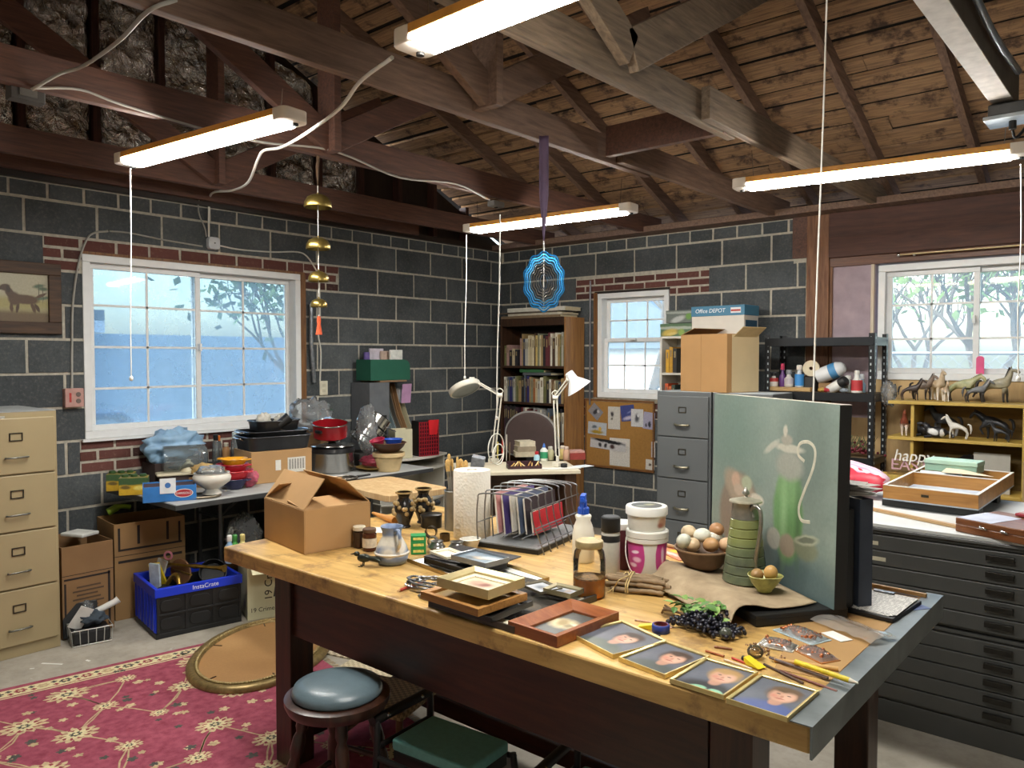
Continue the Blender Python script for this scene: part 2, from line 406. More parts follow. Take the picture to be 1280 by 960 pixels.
while y > ROOMY + .3:
 zt_ = 2.74 + PITCHR * min(-y, y - ROOMY)
 struct(MB().box((-.018, y - .02, WTOP + .04), (.06, y + .02, zt_ + .02)).build('gable_stud', STUD))
 y0, y1 = y - .025, y - .375
 if -1.6 > y > -5.6:
  b = MB(); rg = random.Random(i * 7 + 2); off = rg.uniform(0, 50)
  zA = WTOP + .05
  def fn(u, v_, y0=y0, y1=y1, off=off):
   yy = y0 + (y1 - y0) * u; top = 2.72 + PITCHR * min(-yy, yy - ROOMY); zz = zA + (top - zA) * v_
   p = Vector((yy * 7 + off, zz * 7, 3.1)); d = .05 * noise.noise(p) + .03 * noise.noise(p * 2.7) + .016 * noise.noise(p * 6)
   e = math.sin(PI * u) ** .4
   return (.012 + e * (.03 + d), yy, zz)
  b.grid(fn, 26, 60); struct(b.build('gable_foil', FOIL, smooth=180))
 y -= .4; i += 1
struct(MB().beam((.1, -1.2, 2.70), (.1, -5.6, 2.72), .04, .09).build('trim_3', RED))
FIR = WOOD('#5b3a26', '#94694a', 2, 5, .65, 10, .2, .3)
struct(MB().box((2.965, -.03, 0), (3.125, .14, 2.64)).build('trim_post', FIR, bev=.004))
struct(MB().box((2.86, -.025, 2.345), (2.965, .1, 2.64)).build('trim_4', RED))
struct(MB().box((3.125, -.045, 2.325), (ROOMX, .14, 2.64)).build('beam_header', WOOD('#3b2119', '#5f3a2c', 0, 4, .65, 10, .2, .35), bev=.004))
struct(MB().box((3.125, -.02, 2.262), (ROOMX, .14, 2.325)).build('trim_5', WOOD('#4a2c1e', '#7d5138', 0), bev=.003))
struct(MB().box((3.125, .0, 1.2), (3.43, .1, 2.262)).build('wall_panel', M('#a3929a', .8, 0, .16, 9, .1)))
struct(MB().box((3.127, -.016, 1.2), (3.145, .01, 2.262)).build('trim_6', FIR))
struct(MB().box((3.405, -.018, 1.2), (3.425, .01, 2.262)).build('trim_7', WOOD('#b9a78c', '#e2d6c0', 2)))
PLY = WOOD('#a88a5c', '#d2b380', 2, 3, .65, 5, .06, .25)
struct(MB().box((3.125, .0, 0), (ROOMX, .12, 1.2)).box((3.43, .0, 1.2), (ROOMX, .12, 1.47)).build('wall_plywood', PLY))
struct(MB().box((4.66, 0, 1.47), (ROOMX, .12, 2.262)).build('wall_infill', M('#a3929a', .8, 0, .16, 9)))
VINYL = M('#e6e8e8', .35, 0, .04)
PANE = GLASS('#cfdee8', .66, '#a3bccb')
PANE_CLEAR = GLASS('#f2fafc', .8, '#eaf6fa')  # white haze puts overexposed brightness into the panes
def window(name, place, u0, u1, v0, v1, split, cols, rows, glass, vertical=True):
 """two-sash vinyl window: frame, sashes, muntin bars and panes as children"""
 o = place((u0 + u1) / 2, 0, v0); r = empty_struct(name, o); B = lambda lo, hi, m: m.add(
  [place(a, d, b_) - o for d in (lo[1], hi[1]) for a, b_ in ((lo[0], lo[2]), (hi[0], lo[2]), (hi[0], hi[2]), (lo[0], hi[2]))],
  [(0, 1, 2, 3), (7, 6, 5, 4), (0, 4, 5, 1), (1, 5, 6, 2), (2, 6, 7, 3), (3, 7, 4, 0)])
 f = .045; m = MB()
 def ring(m, a0, a1, b0, b1, w, d0, d1):
  B((a0, d0, b0), (a1, d1, b0 + w), m); B((a0, d0, b1 - w), (a1, d1, b1), m); B((a0, d0, b0 + w), (a0 + w, d1, b1 - w), m); B((a1 - w, d0, b0 + w), (a1, d1, b1 - w), m)
 ring(m, u0, u1, v0, v1, f, -.1, .012); struct(m.build('window_frame', VINYL, r, bev=.004))
 if vertical: ss = [(u0 + f, split + .02, v0 + f, v1 - f, -.035), (split - .02, u1 - f, v0 + f, v1 - f, -.07)]
 else: ss = [(u0 + f, u1 - f, v0 + f, split + .02, -.035), (u0 + f, u1 - f, split - .02, v1 - f, -.07)]
 for a0, a1, b0, b1, d in ss:
  m = MB(); ring(m, a0, a1, b0, b1, .035, d - .025, d); s_ = struct(m.build('window_sash', VINYL, r, bev=.003))
  m = MB(); B((a0 + .03, d - .014, b0 + .03), (a1 - .03, d - .010, b1 - .03), m); struct(m.build('window_glass', glass, r))
  m = MB()
  for i in range(1, cols):
   x = a0 + (a1 - a0) * i / cols; B((x - .007, d - .009, b0 + .03), (x + .007, d - .004, b1 - .03), m)
  for i in range(1, rows):
   x = b0 + (b1 - b0) * i / rows; B((a0 + .03, d - .009, x - .007), (a1 - .03, d - .004, x + .007), m)
  struct(m.build('window_muntin', VINYL, r))
 m = MB(); B((split - .012 if vertical else (u0 + u1) / 2 - .03, -.02, (v0 + v1) / 2 - .02 if vertical else split), (split + .004 if vertical else (u0 + u1) / 2 + .03, .012, (v0 + v1) / 2 + .03 if vertical else split + .012), m)
 struct(m.build('window_latch', VINYL, r, bev=.003)); return r
window('window_1', PL, -3.83, -2.30, 1.125, 2.245, -3.085, 2, 4, PANE)
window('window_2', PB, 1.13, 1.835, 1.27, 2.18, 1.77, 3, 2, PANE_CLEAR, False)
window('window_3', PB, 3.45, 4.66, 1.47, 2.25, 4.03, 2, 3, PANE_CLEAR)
JAMB = WOOD('#5a3a20', '#96683a', 2)
struct(MB().box((-.1, -2.30, 1.125), (.012, -2.255, 2.245)).build('trim_8', JAMB))
struct(MB().box((-.12, -3.83, 2.245), (.01, -2.26, 2.262)).build('trim_9', JAMB))
struct(MB().box((1.095, -.02, 1.27), (1.128, .1, 2.19)).build('trim_10', JAMB))
struct(MB().box((1.10, -.012, 2.18), (1.84, .1, 2.2)).build('trim_11', M('#26201b', .7)))
struct(MB().box((1.09, -.02, 1.235), (1.85, .1, 1.268)).build('trim_12', M('#8f8574', .8, 0, .3, 30)))
struct(MB().box((.0, -3.85, 1.108), (.03, -2.24, 1.124)).build('trim_13', VINYL))
# light, world, outdoors
w = bpy.data.worlds.new('sky'); SC.world = w; w.use_nodes = True; nt = w.node_tree; bg = nt.nodes['Background']
sky = nt.nodes.new('ShaderNodeTexSky'); sky.sky_type = 'NISHITA'; sky.sun_disc = False; sky.sun_elevation = R_(40); sky.sun_rotation = R_(200); sky.air_density = 1.3; sky.dust_density = 3
nt.links.new(sky.outputs[0], bg.inputs['Color']); bg.inputs['Strength'].default_value = .42
vs = SC.view_settings; vs.view_transform = 'Standard'; vs.look = 'None'; vs.gamma = 1; vs.use_curve_mapping = False; vs.exposure = 1.55
SC.cycles.max_bounces = 7; SC.cycles.transparent_max_bounces = 16; SC.cycles.use_denoising = True; SC.cycles.sample_clamp_indirect = 6
SC.cycles.caustics_reflective = False; SC.cycles.caustics_refractive = False
SHELL = M('#e9ded0', .35, 0, .03); LENS = LIGHT('#fdfaf3', 34); CHROME = M('#c9c9c6', .2, 1, .03); BLK = M('#141414', .5, 0, .1)
WOODTRIM = M('#e2a24c', .4); WHITEC = M('#ebe9e2', .5, 0, .03); CORDW = M('#dedbd2', .55, 0, .03); CORDG = M('#a5a29a', .6, 0, .05)
def shop_light(label, a, b, cordlen):
 """slim hanging LED light, ends a and b"""
 a, b = Vector(a), Vector(b); d = b - a; L = d.length; t = thing('shop_light', label, 'ceiling light', (a + b) / 2, group='hanging strip lights')
 t.rotation_euler = d.to_track_quat('X', 'Z').to_euler()
 hh = L / 2; e = .055
 MB().prism([(-hh + e, -.06), (hh - e, -.06), (hh - e, .06), (-hh + e, .06)], .002, .03).build('housing', WOODTRIM, t, bev=.004)
 m = MB(); m.add([(x, y, z) for x in (-hh + e, hh - e) for y, z in ((-.058, .0), (-.044, -.024), (.044, -.024), (.058, .0))], [(0, 1, 2, 3), (7, 6, 5, 4), (0, 4, 5, 1), (1, 5, 6, 2), (2, 6, 7, 3), (3, 7, 4, 0)])
 m.build('lens', LENS, t)
 for s_ in (-1, 1):
  q = rrect(.09, .125, .03); m = MB().prism([(x + s_ * (hh - .03), y) for x, y in q], -.018, .03); c = m.build('end_cap', SHELL, t, smooth=40, bev=.004)
  MB().cyl((s_ * (hh - .02), .02, -.026), (s_ * (hh - .02), .02, -.016), .012, n=12).build('switch', BLK, c)
  MB().tube([(s_ * (hh - .08), 0, .03), (s_ * (hh - .08), 0, .05), (s_ * (hh - .07), 0, cordlen)], .0018, 6).build('hanging_wire', CHROME, t)
 return t
shop_light('lit strip light hung over the big worktable, largest and nearest', (3.36, -4.20, 2.50), (4.58, -4.22, 2.50), .16)
shop_light('lit strip light hung in front of the wide hazy window', (1.204, -4.07, 2.55), (2.417, -3.95, 2.55), .12)
shop_light('lit strip light hung beside the blue wind spinner and bookcase corner', (1.42, -1.944, 2.47), (2.64, -1.865, 2.47), .18)
shop_light('lit strip light hung before the chain link window and horse shelf', (3.313, -1.953, 2.486), (4.523, -1.80, 2.486), .17)
GRASS = M('#6f7a4c', .95, 0, .3, 5); ASPH = M('#77787a', .9, 0, .15, 8)
o = struct(MB().box((-30, -20, -.6), (-.2, 30, -.25)).box((-.2, .2, -.6), (30, 30, -.25)).build('ground_exterior', ASPH))
# the big worktable
TZ = .88
def T(px, py, z=TZ): return AZ(px, py, z)
wt = thing('worktable', 'long worn pine worktable covered in frames, jars and a still life', 'table', (3.335, -3.63, 0))
TOPW = WOOD('#ad8648', '#e4be78', 0, 3.5, .42, 9, .06, .35, '#8a6a42'); DARKW = WOOD('#1f0f07', '#482512', 0, 4, .38, 12, .08, .4); DARKV = WOOD('#221108', '#4a2814', 2, 4, .38, 12, .08, .4)
x0, x1, y0, y1 = -1.13, 1.15, -.52, .61
MB().box((x0, y0, .822), (x1, y1, TZ)).build('tabletop', TOPW, wt, bev=.006)
MB().box((x1 + .001, y0 - .004, .815), (x1 + .006, y1, TZ + .003)).box((x1 - .042, y0 - .004, TZ + .0005), (x1 + .001, y1, TZ + .003)).build('edge_plate', M('#737a7c', .42, .4, .3, 8), wt)
for nm, lo, hi in (('apron', (-.82, -.46, .60), (.90, -.435, .82)), ('apron', (-.82, .44, .60), (.90, .465, .82)), ('apron', (-.82, -.43, .62), (-.795, .44, .82)), ('apron', (.875, -.43, .62), (.90, .44, .82))):
 MB().box(lo, hi).build(nm, DARKW, wt, bev=.003)
for sx in (-.795, .96):
 for sy in (-.425, .42):
  MB().box((sx - .05, sy - .05, FZ + (.0095 if sx < 0 else 0)), (sx + .05, sy + .05, .82)).build('leg', DARKV, wt, bev=.004)
for lo, hi in (((-.745, .05, .20), (.91, .12, .27)), ((-.81, -.38, .18), (-.775, .37, .27)), ((.905, -.38, .18), (.94, .37, .27))):
 MB().box(lo, hi).build('stretcher', DARKW, wt, bev=.004)
MB().box((.90, -.39, .70), (.93, .35, .815)).build('end_rail', DARKW, wt)
CARD = M('#b08a5c', .8, 0, .07, 5); CARDIN = M('#9a764c', .85, 0, .07, 5); CARDL = M('#c3a172', .8, 0, .06, 5)
def cardboard(t, w, d, h, flaps=(), mat=None, inner=None, base=0, th=.004):
 """open carton: four walls and base in one mesh, each flap (side, length, tilt from upright) a child"""
 b = MB(); mat = mat or CARD
 b.box((-w / 2, -d / 2, 0), (w / 2, d / 2, th))
 for lo, hi in (((-w / 2, -d / 2, th), (w / 2, -d / 2 + th, h)), ((-w / 2, d / 2 - th, th), (w / 2, d / 2, h)), ((-w / 2, -d / 2 + th, th), (-w / 2 + th, d / 2 - th, h)), ((w / 2 - th, -d / 2 + th, th), (w / 2, d / 2 - th, h))): b.box(lo, hi)
 b.build('carton_body', mat, t, bev=.0015)
 for side, L, ang in flaps:
  cx, cy, ln, rz = {'front': (0, -d / 2, w, 0), 'right': (w / 2, 0, d, PI / 2), 'back': (0, d / 2, w, PI), 'left': (-w / 2, 0, d, -PI / 2)}[side]
  m = MB(); m.box((-ln / 2 + .004, -th / 2, 0), (ln / 2 - .004, th / 2, L))
  f = m.build('flap', mat, t, bev=.001); f.location = (cx * .985, cy * .985, h + .001); f.rotation_euler = Euler((R_(ang), 0, rz), 'XYZ')
 return t
c0, c1, c2 = T(377, 693), T(330, 673), T(456, 677)
ang = math.atan2(c0.y - c1.y, c0.x - c1.x); ctr = (c1 + c2) / 2
bx = thing('cardboard_box', 'open brown cardboard box on the worktable corner by the wide window', 'box', (ctr.x + .02, ctr.y, TZ + .001), ang, 'cartons')
cardboard(bx, .36, .285, .165, [('front', .14, -38), ('left', .155, -62), ('right', .15, -84), ('back', .15, -48)])
def bottle(name, label, cat, loc, prof, mats, capprof=None, n=20, group=None, rz=0, rot=None, capname='cap', band=None):
 """turned vessel: body, cap and wrap-round paper band"""
 t = thing(name, label, cat, loc, rz, group, rot)
 MB().lathe(prof, n).build('vessel_body', mats[0], t, smooth=40)
 if capprof: MB().lathe(capprof, n).build(capname, mats[1], t, smooth=35)
 if band: MB().lathe([(band[0], band[1]), (band[0], band[2])], n, cap=False).build('paper_band', mats[2], t, smooth=60)
 return t
AMB = M('#4b2416', .2, 0, .2); LAB = M('#cfc3b0', .6, 0, .2, 60)
p = T(462, 688)
bottle('spice_jar', 'small lidded glass spice jar with pale paper band, beside the carton', 'jar', (p.x, p.y, TZ), [(.025, 0), (.027, .004), (.027, .065), (.022, .07)], [AMB, M('#5a4334', .5), LAB], [(.025, .071), (.026, .073), (.026, .084), (.024, .086)], band=(.0275, .015, .05))
p = T(449, 684)
bottle('spice_jar', 'dark spice jar with cream lid tucked against the carton', 'jar', (p.x, p.y, TZ), [(.023, 0), (.025, .004), (.025, .062), (.02, .066)], [M('#2f1d18', .2), M('#d8cfb8', .5), LAB], [(.023, .067), (.025, .069), (.025, .082), (.023, .084)])
p = T(490, 704); pt = thing('pitcher', 'blue and cream stoneware pitcher with looped handle', 'pitcher', (p.x, p.y, TZ), R_(-20))
PB_ = PAINTING('stoneware', '#8292ac', [(.0, .085, .2, .022, 0, '#d8d3c6', .4), (.02, .06, .03, .025, .4, '#e4ded2', .5), (-.03, .05, .025, .02, 0, '#ddd8cc', .5)], .02, (1, 2), .3, .1, '#6f80a0')
MB().lathe([(.036, 0), (.05, .004), (.058, .02), (.06, .035), (.055, .06), (.042, .085), (.034, .1), (.035, .118), (.04, .132), (.041, .135), (.036, .134), (.03, .11)], 28, fn=lambda a, z: 1 + (.22 * max(0, math.cos(a - PI)) ** 6 if z > .11 else 0)).build('pitcher_body', PB_, pt, smooth=60)
MB().lathe([(.0605, .036), (.0635, .041), (.06, .046)], 28, cap=False).build('band', M('#d9d4c8', .3), pt, smooth=60)
MB().tube(spline([(.036, 0, .122), (.062, 0, .13), (.078, 0, .11), (.075, 0, .08), (.05, 0, .056)]), .0065, 8).build('handle', PB_, pt, smooth=60)
p = T(512, 693)
GRN = M('#1f8a45', .5, 0, .08); YL = M('#d9d06c', .6, 0, .4, 90)
for i, l in enumerate(('bottom', 'middle', 'topmost')):
 g = thing('matchbox', f'{l} of three small green slide boxes behind the blue pitcher', 'box', (p.x + .01, p.y + .035, TZ + .001 + i * .0235), R_(50), 'green slide boxes')
 MB().box((-.028, -.024, 0), (.028, .024, .023)).build('sleeve', GRN, g, bev=.001); MB().box((-.02, -.0246, .007), (.02, -.0241, .017)).build('paper_strip', YL, g)
p = T(455, 708); bd = thing('bird_figurine', 'small dark metal bird figurine on the table edge', 'figurine', (p.x, p.y, TZ), R_(-150)); BRZ = M('#3a3d36', .35, .7, .3, 40)
m = MB(); m.sph((0, 0, .03), (.026, .014, .015), 14, 9).sph((.027, 0, .044), (.011, .009, .009), 12, 8).tube([(.035, 0, .044), (.05, 0, .041)], [.004, .0008], 6).tube([(-.02, 0, .03), (-.04, 0, .028), (-.06, 0, .02)], [.009, .01, .006], 6)
m.build('bird_body', BRZ, bd, smooth=60)
for s_ in (-1, 1):
 MB().tube([(.0, .006 * s_, .02), (.004, .008 * s_, .0)], .002, 5).tube([(.004, .008 * s_, .002), (.018, .01 * s_, .001)], .0018, 5).build('leg', BRZ, bd)
VB = M('#1d1a18', .25, 0, .3); VG = M('#a38a5c', .35, 0, .4, 60)
p = T(505, 659); rg = random.Random(5)
def grapevase(label, loc, rz):
 t = thing('grape_vase', label, 'vase', loc, rz, 'grape vases')
 MB().lathe([(.028, 0), (.03, .004), (.024, .012), (.03, .03), (.042, .06), (.044, .08), (.034, .11), (.022, .128), (.026, .142), (.036, .152), (.034, .152), (.018, .13)], 22).build('vase_body', VB, t, smooth=60)
 m = MB(); rg = random.Random(3)
 for k in range(26):
  a = rg.uniform(0, 2 * PI); z = rg.uniform(.06, .115); r_ = .045 if z < .09 else .04; m.sph((r_ * math.cos(a), r_ * math.sin(a), z), .0095, 8, 6)
 m.build('grape_cluster', VG, t, smooth=80); MB().lathe([(.032, .1525), (.038, .15), (.037, .158), (.03, .156)], 22, cap=False).build('rim', VG, t, smooth=60); return t
grapevase('black vase with gold grape clusters, the one nearer the blue pitcher', (p.x, p.y, TZ), .3)
grapevase('black vase with gold grape clusters, the one further behind', (p.x - .005, p.y + .12, TZ), 1.3)
p = T(533, 660); t = thing('tin', 'short round black tin beside the grape vases', 'tin', (p.x, p.y + .03, TZ)); MB().lathe([(.044, 0), (.046, .003), (.046, .05), (.044, .052)], 28).build('tin_body', M('#171615', .35), t, smooth=40); MB().lathe([(.0465, .044), (.0475, .045), (.0475, .056), (.045, .058)], 28).build('lid', M('#201e1c', .3, .3), t, smooth=40)
a, b_ = T(466, 645), T(494, 656); tag(MB().tube([(a.x, a.y, TZ + .014), (b_.x, b_.y, TZ + .018)], [.006, .017], 14).build('wooden_cone', M('#c98d45', .5), smooth=40), 'tan wooden cone lying behind the carton', 'tool')
p = T(475, 663); tag(MB().box((-.07, -.05, 0), (.07, .05, .0015)).build('loose_paper', M('#e4e0d6', .8), loc=(p.x, p.y, TZ + .0006), rz=.5), 'small sheet of white paper near the carton and vases', 'paper')
def ring(name, label, px, py, r, h, mat, tilt=0):
 p = T(px, py); t = thing(name, label, 'napkin ring', (p.x, p.y, TZ + (r if tilt else 0)), .6, None, (tilt, 0, .6))
 MB().lathe([(r, 0 if not tilt else -h / 2), (r, h if not tilt else h / 2), (r - .003, h if not tilt else h / 2), (r - .003, 0 if not tilt else -h / 2)], 20, cap=False).build('band', mat, t, smooth=50); return t
DRK = M('#3b3428', .35, .7, .3, 50); SIL = M('#9d9c98', .28, .9, .25, 40)
ring('napkin_ring', 'dark bronze ring standing on edge before the paper towels', 539, 672, .024, .03, DRK, PI / 2)
ring('napkin_ring', 'brown bronze ring lying flat beside the small pewter pots', 556, 676, .021, .03, M('#55452c', .4, .6, .3, 50))
def pot(label, px, py):
 p = T(px, py); t = thing('salt_pot', label, 'pot', (p.x, p.y, TZ), 0, 'pewter salt pots'); MB().lathe([(.014, 0), (.018, .004), (.03, .014), (.031, .022), (.024, .032), (.022, .036), (.026, .04), (.024, .04), (.018, .03)], 22).build('pot_body', SIL, t, smooth=60)
 MB().lathe([(.0315, .015), (.034, .018), (.0315, .022)], 22, cap=False).build('band', SIL, t, smooth=60)
pot('little pewter pot, the one beside the green slide boxes', 546, 689); pot('little pewter pot, the one beside the white cup', 571, 690)
ring('napkin_ring', 'grey pewter ring leaning between bronze ring and pots', 541, 683, .02, .024, SIL, PI / 2)
p = T(588, 686); t = thing('bowl', 'tiny translucent white plastic bowl before the paper towels', 'bowl', (p.x, p.y, TZ)); MB().lathe([(.022, 0), (.026, .003), (.038, .036), (.04, .04), (.037, .04), (.024, .006)], 24).build('bowl_body', M('#e6e2d6', .4), t, smooth=60)
MB().lathe([(.0385, .0385), (.042, .04), (.0385, .042)], 24, cap=False).build('rim', M('#efece2', .4), t, smooth=60)
def towel_mat():
 t = NT('quilted_paper'); v = t.coord(); w_ = t.new('ShaderNodeTexVoronoi'); t.link(v, w_.inputs['Vector']); w_.inputs['Scale'].default_value = 90; t.bump(w_.outputs['Distance'], .5, .004); return t.fin('#e9e4d8', .9, 0, .2)
p = T(590, 671); t = thing('paper_towel_roll', 'white roll of paper towels standing on the worktable', 'paper towels', (p.x, p.y, TZ))
MB().lathe([(.021, .278), (.02, .2785), (.055, .279), (.075, .279), (.0765, .276), (.0765, .003), (.074, 0)], 40, fn=lambda a, z: 1 + .004 * math.sin(3 * a)).build('paper_roll', towel_mat(), t, smooth=50)
MB().lathe([(.0205, .25), (.0205, .2795), (.0185, .2795), (.0185, .25)], 20, cap=False).build('cardboard_core', M('#6a5644', .8), t, smooth=50)
p = T(566, 664); cn = thing('brush_can', 'grey metal can holding worn paint brushes behind paper towels', 'can', (p.x - .02, p.y + .04, TZ)); MB().lathe([(.05, 0), (.05, .17), (.048, .17), (.048, .004)], 24).build('can_body', M('#8d8c86', .4, .7, .2), cn, smooth=40)
MB().lathe([(.05, .166), (.052, .168), (.05, .171)], 24, cap=False).build('rim', SIL, cn, smooth=60)
BRIS = M('#c9a565', .85, 0, .25, 90); BH = [M('#6b5137', .5), M('#8a8378', .4), M('#4a3f36', .5)]
rg = random.Random(9); PLC = ['nearest the rim edge', 'with a wide flat head', 'with a round splayed head', 'standing tallest of the bunch', 'with a narrow head', 'leaning over the rim', 'with a stubby tan head', 'at the middle of the bunch', 'half hidden behind the others']
for k in range(9):
 a = k * 2.094 + (k % 3) * .7 + .35 * (k // 3); r_ = .008 + .012 * (k % 3); q = Vector((p.x - .02 + r_ * math.cos(a), p.y + .04 + r_ * math.sin(a), TZ + .012)); lean = (0, R_(3.0 + 1.2 * (k % 3)), a)
 t = thing('paint_brush', f'paint brush {PLC[k]} in the can behind paper towels', 'brush', q, a, 'paint brushes in the can', lean); h = rg.uniform(.2, .245); wd = .0075 if k % 3 == 0 else rg.uniform(.007, .0105)
 MB().tube([(0, 0, 0), (0, 0, h * .8), (0, 0, h)], [.003, .005, .006], 8).build('handle', BH[k % 3], t, smooth=60); MB().tube([(0, 0, h - .005), (0, 0, h + .02)], [.0062, wd], 10).build('ferrule', M('#8f8a7c', .35, .8), t, smooth=60)
 MB().lathe([(wd, h + .018), (wd * 1.25, h + .045), (wd * 1.1, h + .065), (wd * .4, h + .072)], 12, sy=.6).build('bristles', BRIS, t, smooth=60)
GOLD = M('#b59a5a', .32, .75, .15, 30); GOLDP = M('#d8c386', .3, .6, .12, 30); BLACKF = M('#1b1a19', .35, 0, .1)
def frame(label, ctr, w, h, rz, fw, dp, mats, art, z=TZ, tilt=(0, 0), lip=.6, matw=0, group=None, name='picture_frame', cat='picture frame', matm=None):
 """flat-lying picture frame: mitred moulding, mount and picture"""
 t = thing(name, label, cat, (ctr[0], ctr[1], z + .0008), rz, group, (tilt[0], tilt[1], rz)); a, b = w / 2, h / 2
 def ringm(a, b, fw, z0, zo, zi):
  m = MB(); O = [(-a, -b), (a, -b), (a, b), (-a, b)]; I = [(-a + fw, -b + fw), (a - fw, -b + fw), (a - fw, b - fw), (-a + fw, b - fw)]
  m.add([(x, y, z0) for x, y in O] + [(x, y, z0) for x, y in I] + [(x, y, zo) for x, y in O] + [(x, y, zi) for x, y in I],
              [f for i in range(4) for j in [(i + 1) % 4] for f in ((i, i + 4, j + 4, j), (i + 8, j + 8, j + 12, i + 12), (i, j, j + 8, i + 8), (i + 4, i + 12, j + 12, j + 4))]); return m
 ringm(a, b, fw, 0, dp, dp * lip).build('moulding', mats, t, bev=min(.0012, fw * .2))
 zi = dp * lip * .55
 if matw:
  ringm(a - fw - .0004, b - fw - .0004, matw, zi - .002, zi + .001, zi + .001).build('mount', matm or M('#e9e2cd', .8, 0, .04), t)
 MB().box((-a + fw + .0004, -b + fw + .0004, zi - .004), (a - fw - .0004, b - fw - .0004, zi - .0022 if matw else zi)).build('picture', art, t); return t
SK = '#c99a82'
def portrait(nm, cx, cy, s, hair, cloth, extra=(), bgc='#6f727c', bg2='#565b68', ang=0):
 """head and shoulders painted sideways or upright; s = face half height, ang turns the figure"""
 ca, sa = math.cos(ang), math.sin(ang); q = lambda x, y: (cx + (x * ca - y * sa) * s, cy + (x * sa + y * ca) * s)
 B = []
 def add(x, y, rx, ry, c, so, a=0): B.append((*q(x, y), rx * s, ry * s, ang + a, c, so))
 add(0, -2.35, 1.9, 1.35, cloth, .25); add(0, -1.0, .38, .5, '#b98a74', .3); add(0, .18, .98, 1.12, hair, .3); add(0, -.05, .74, .98, SK, .25)
 add(0, .72, .85, .42, hair, .35); add(.3, -.1, .4, .7, '#dbb09a', .6); add(-.28, .12, .13, .07, '#4b3530', .4); add(.28, .12, .13, .07, '#4b3530', .4)
 add(0, -.18, .1, .2, '#b98068', .6); add(0, -.48, .3, .08, '#a8564e', .5); add(-.4, -.25, .22, .22, '#c98672', .7)
 for e in extra: add(*e)
 return PAINTING('portrait_' + nm, bgc, B, .006, (0, 1), .3, .1, bg2)
FW_, FH_ = .205, .185
def corners(*px): return [T(*p) for p in px]
def fit(px):
 P = corners(*px); c = sum(P, Vector()) / 4; e = ((P[3] - P[0]) + (P[2] - P[1])) / 2; f = ((P[1] - P[0]) + (P[2] - P[3])) / 2
 return c, e.length, f.length, math.atan2(e.y, e.x)
PF = [((718, 798), (771, 778), (826, 802), (776, 829)), ((776, 828), (827, 804), (885, 824), (834, 851)), ((834, 852), (885, 829), (950, 845), (903, 877)), ((905, 878), (953, 849), (1028, 869), (981, 904))]
hair = ['#3f2f26', '#4a372c', '#b08a54', '#6a5240']; cl = ['#4f5a50', '#4c5350', '#2b2b30', '#44558f']
lb = ['gold framed boy portrait lying next to the orange wood frame', 'gold framed boy portrait in green jumper beside blue tape', 'gold framed fair haired child portrait with mint collar', 'gold framed child portrait in blue shirt at the table corner']
for i in range(4):
 c, w_, h_, rz = fit(PF[i])
 ext = [(-.5, -2.2, .55, .35, '#8fc3a2', .2, .3), (.6, -2.2, .5, .35, '#8fc3a2', .2, -.3)] if i == 2 else []
 a = portrait('abcd'[i], .014, .018, .041, hair[i], cl[i], ext)
 frame(lb[i], c, w_, h_, rz, .007, .012, GOLDP, a, TZ if i else TZ + .0, (0, 0), .8, group='gold framed child portraits')
c, w_, h_, rz = fit(((637, 792), (711, 759), (765, 777), (706, 812)))
WOR = WOOD('#7a3f20', '#a8663a', 0, 5, .35, 12, .06, .3)
art = PAINTING('sketch', '#5c5e5a', [(0, 0, .055, .04, 0, '#d9c79a', .4), (-.01, .005, .02, .03, .3, '#a28c5c', .5), (.02, -.005, .015, .02, 0, '#8a7a55', .5), (.03, .01, .02, .01, 0, '#efe3c4', .5)], .02, (0, 1), .25, .2)
frame('wide orange wood frame with small pale sketch, beside the first child portrait', c, w_, h_, rz, .042, .03, WOR, art, lip=.5)
c, w_, h_, rz = fit(((538, 755), (640, 728), (755, 750), (632, 795)))
PHOTO = PAINTING('dark_photo', '#3d3a36', [(.05, 0, .06, .05, 0, '#6d665c', .5), (-.05, .02, .05, .06, 0, '#252321', .5)], .03, (0, 1), .15, .2)
BZ = M('#4a443c', .4, .3, .15, 20)
frame('large grey framed photo with cream mount, under the pale wood frame stack', c, w_, h_, rz, .022, .02, BZ, PHOTO, matw=.035, matm=M('#e6dfc6', .8, 0, .04))
zb = TZ + .0215
c2 = T(592, 757, zb)
frame('black shallow frame lying under the pale wood frame', (c2.x + .02, c2.y + .01), .235, .19, rz + .05, .02, .016, BLACKF, M('#2a2826', .3), zb)
frame('pale wood frame stacked below the cream frame', (c2.x, c2.y), .24, .20, rz - .02, .02, .022, WOOD('#8a5c2c', '#c4924e', 0), M('#c6a66a', .6), zb + .0175, lip=.9)
frame('small gilt block frame lying inside the pale wood frame', (c2.x + .01, c2.y + .02), .15, .11, rz, .02, .012, WOOD('#8a6a34', '#caa35c', 0), M('#bda36b', .6), zb + .041)
ROSE = PAINTING('faded_print', '#d8cbb0', [(0, 0, .05, .03, 0, '#b48f7c', .6), (.015, .0, .02, .02, 0, '#9a6a60', .6), (-.02, .006, .02, .012, .5, '#c8a08c', .6)], .02, (0, 1), .2, .1)
frame('cream and gold frame with faded rose print, topmost of the front stack', (c2.x + .015, c2.y + .015), .20, .16, rz + .03, .016, .028, M('#b9aa7c', .35, .4, .15), ROSE, zb + .054, matw=.02, matm=M('#e0d3b4', .7))
c, w_, h_, rz2 = fit(((655, 750), (682, 733), (698, 741), (673, 757)))
PHB = PAINTING('pale_photo', '#c8ccd0', [(0, 0, .03, .02, 0, '#8a9098', .6), (.01, .01, .01, .02, 0, '#b5a9a0', .5)], .02, (0, 1), .15, .1)
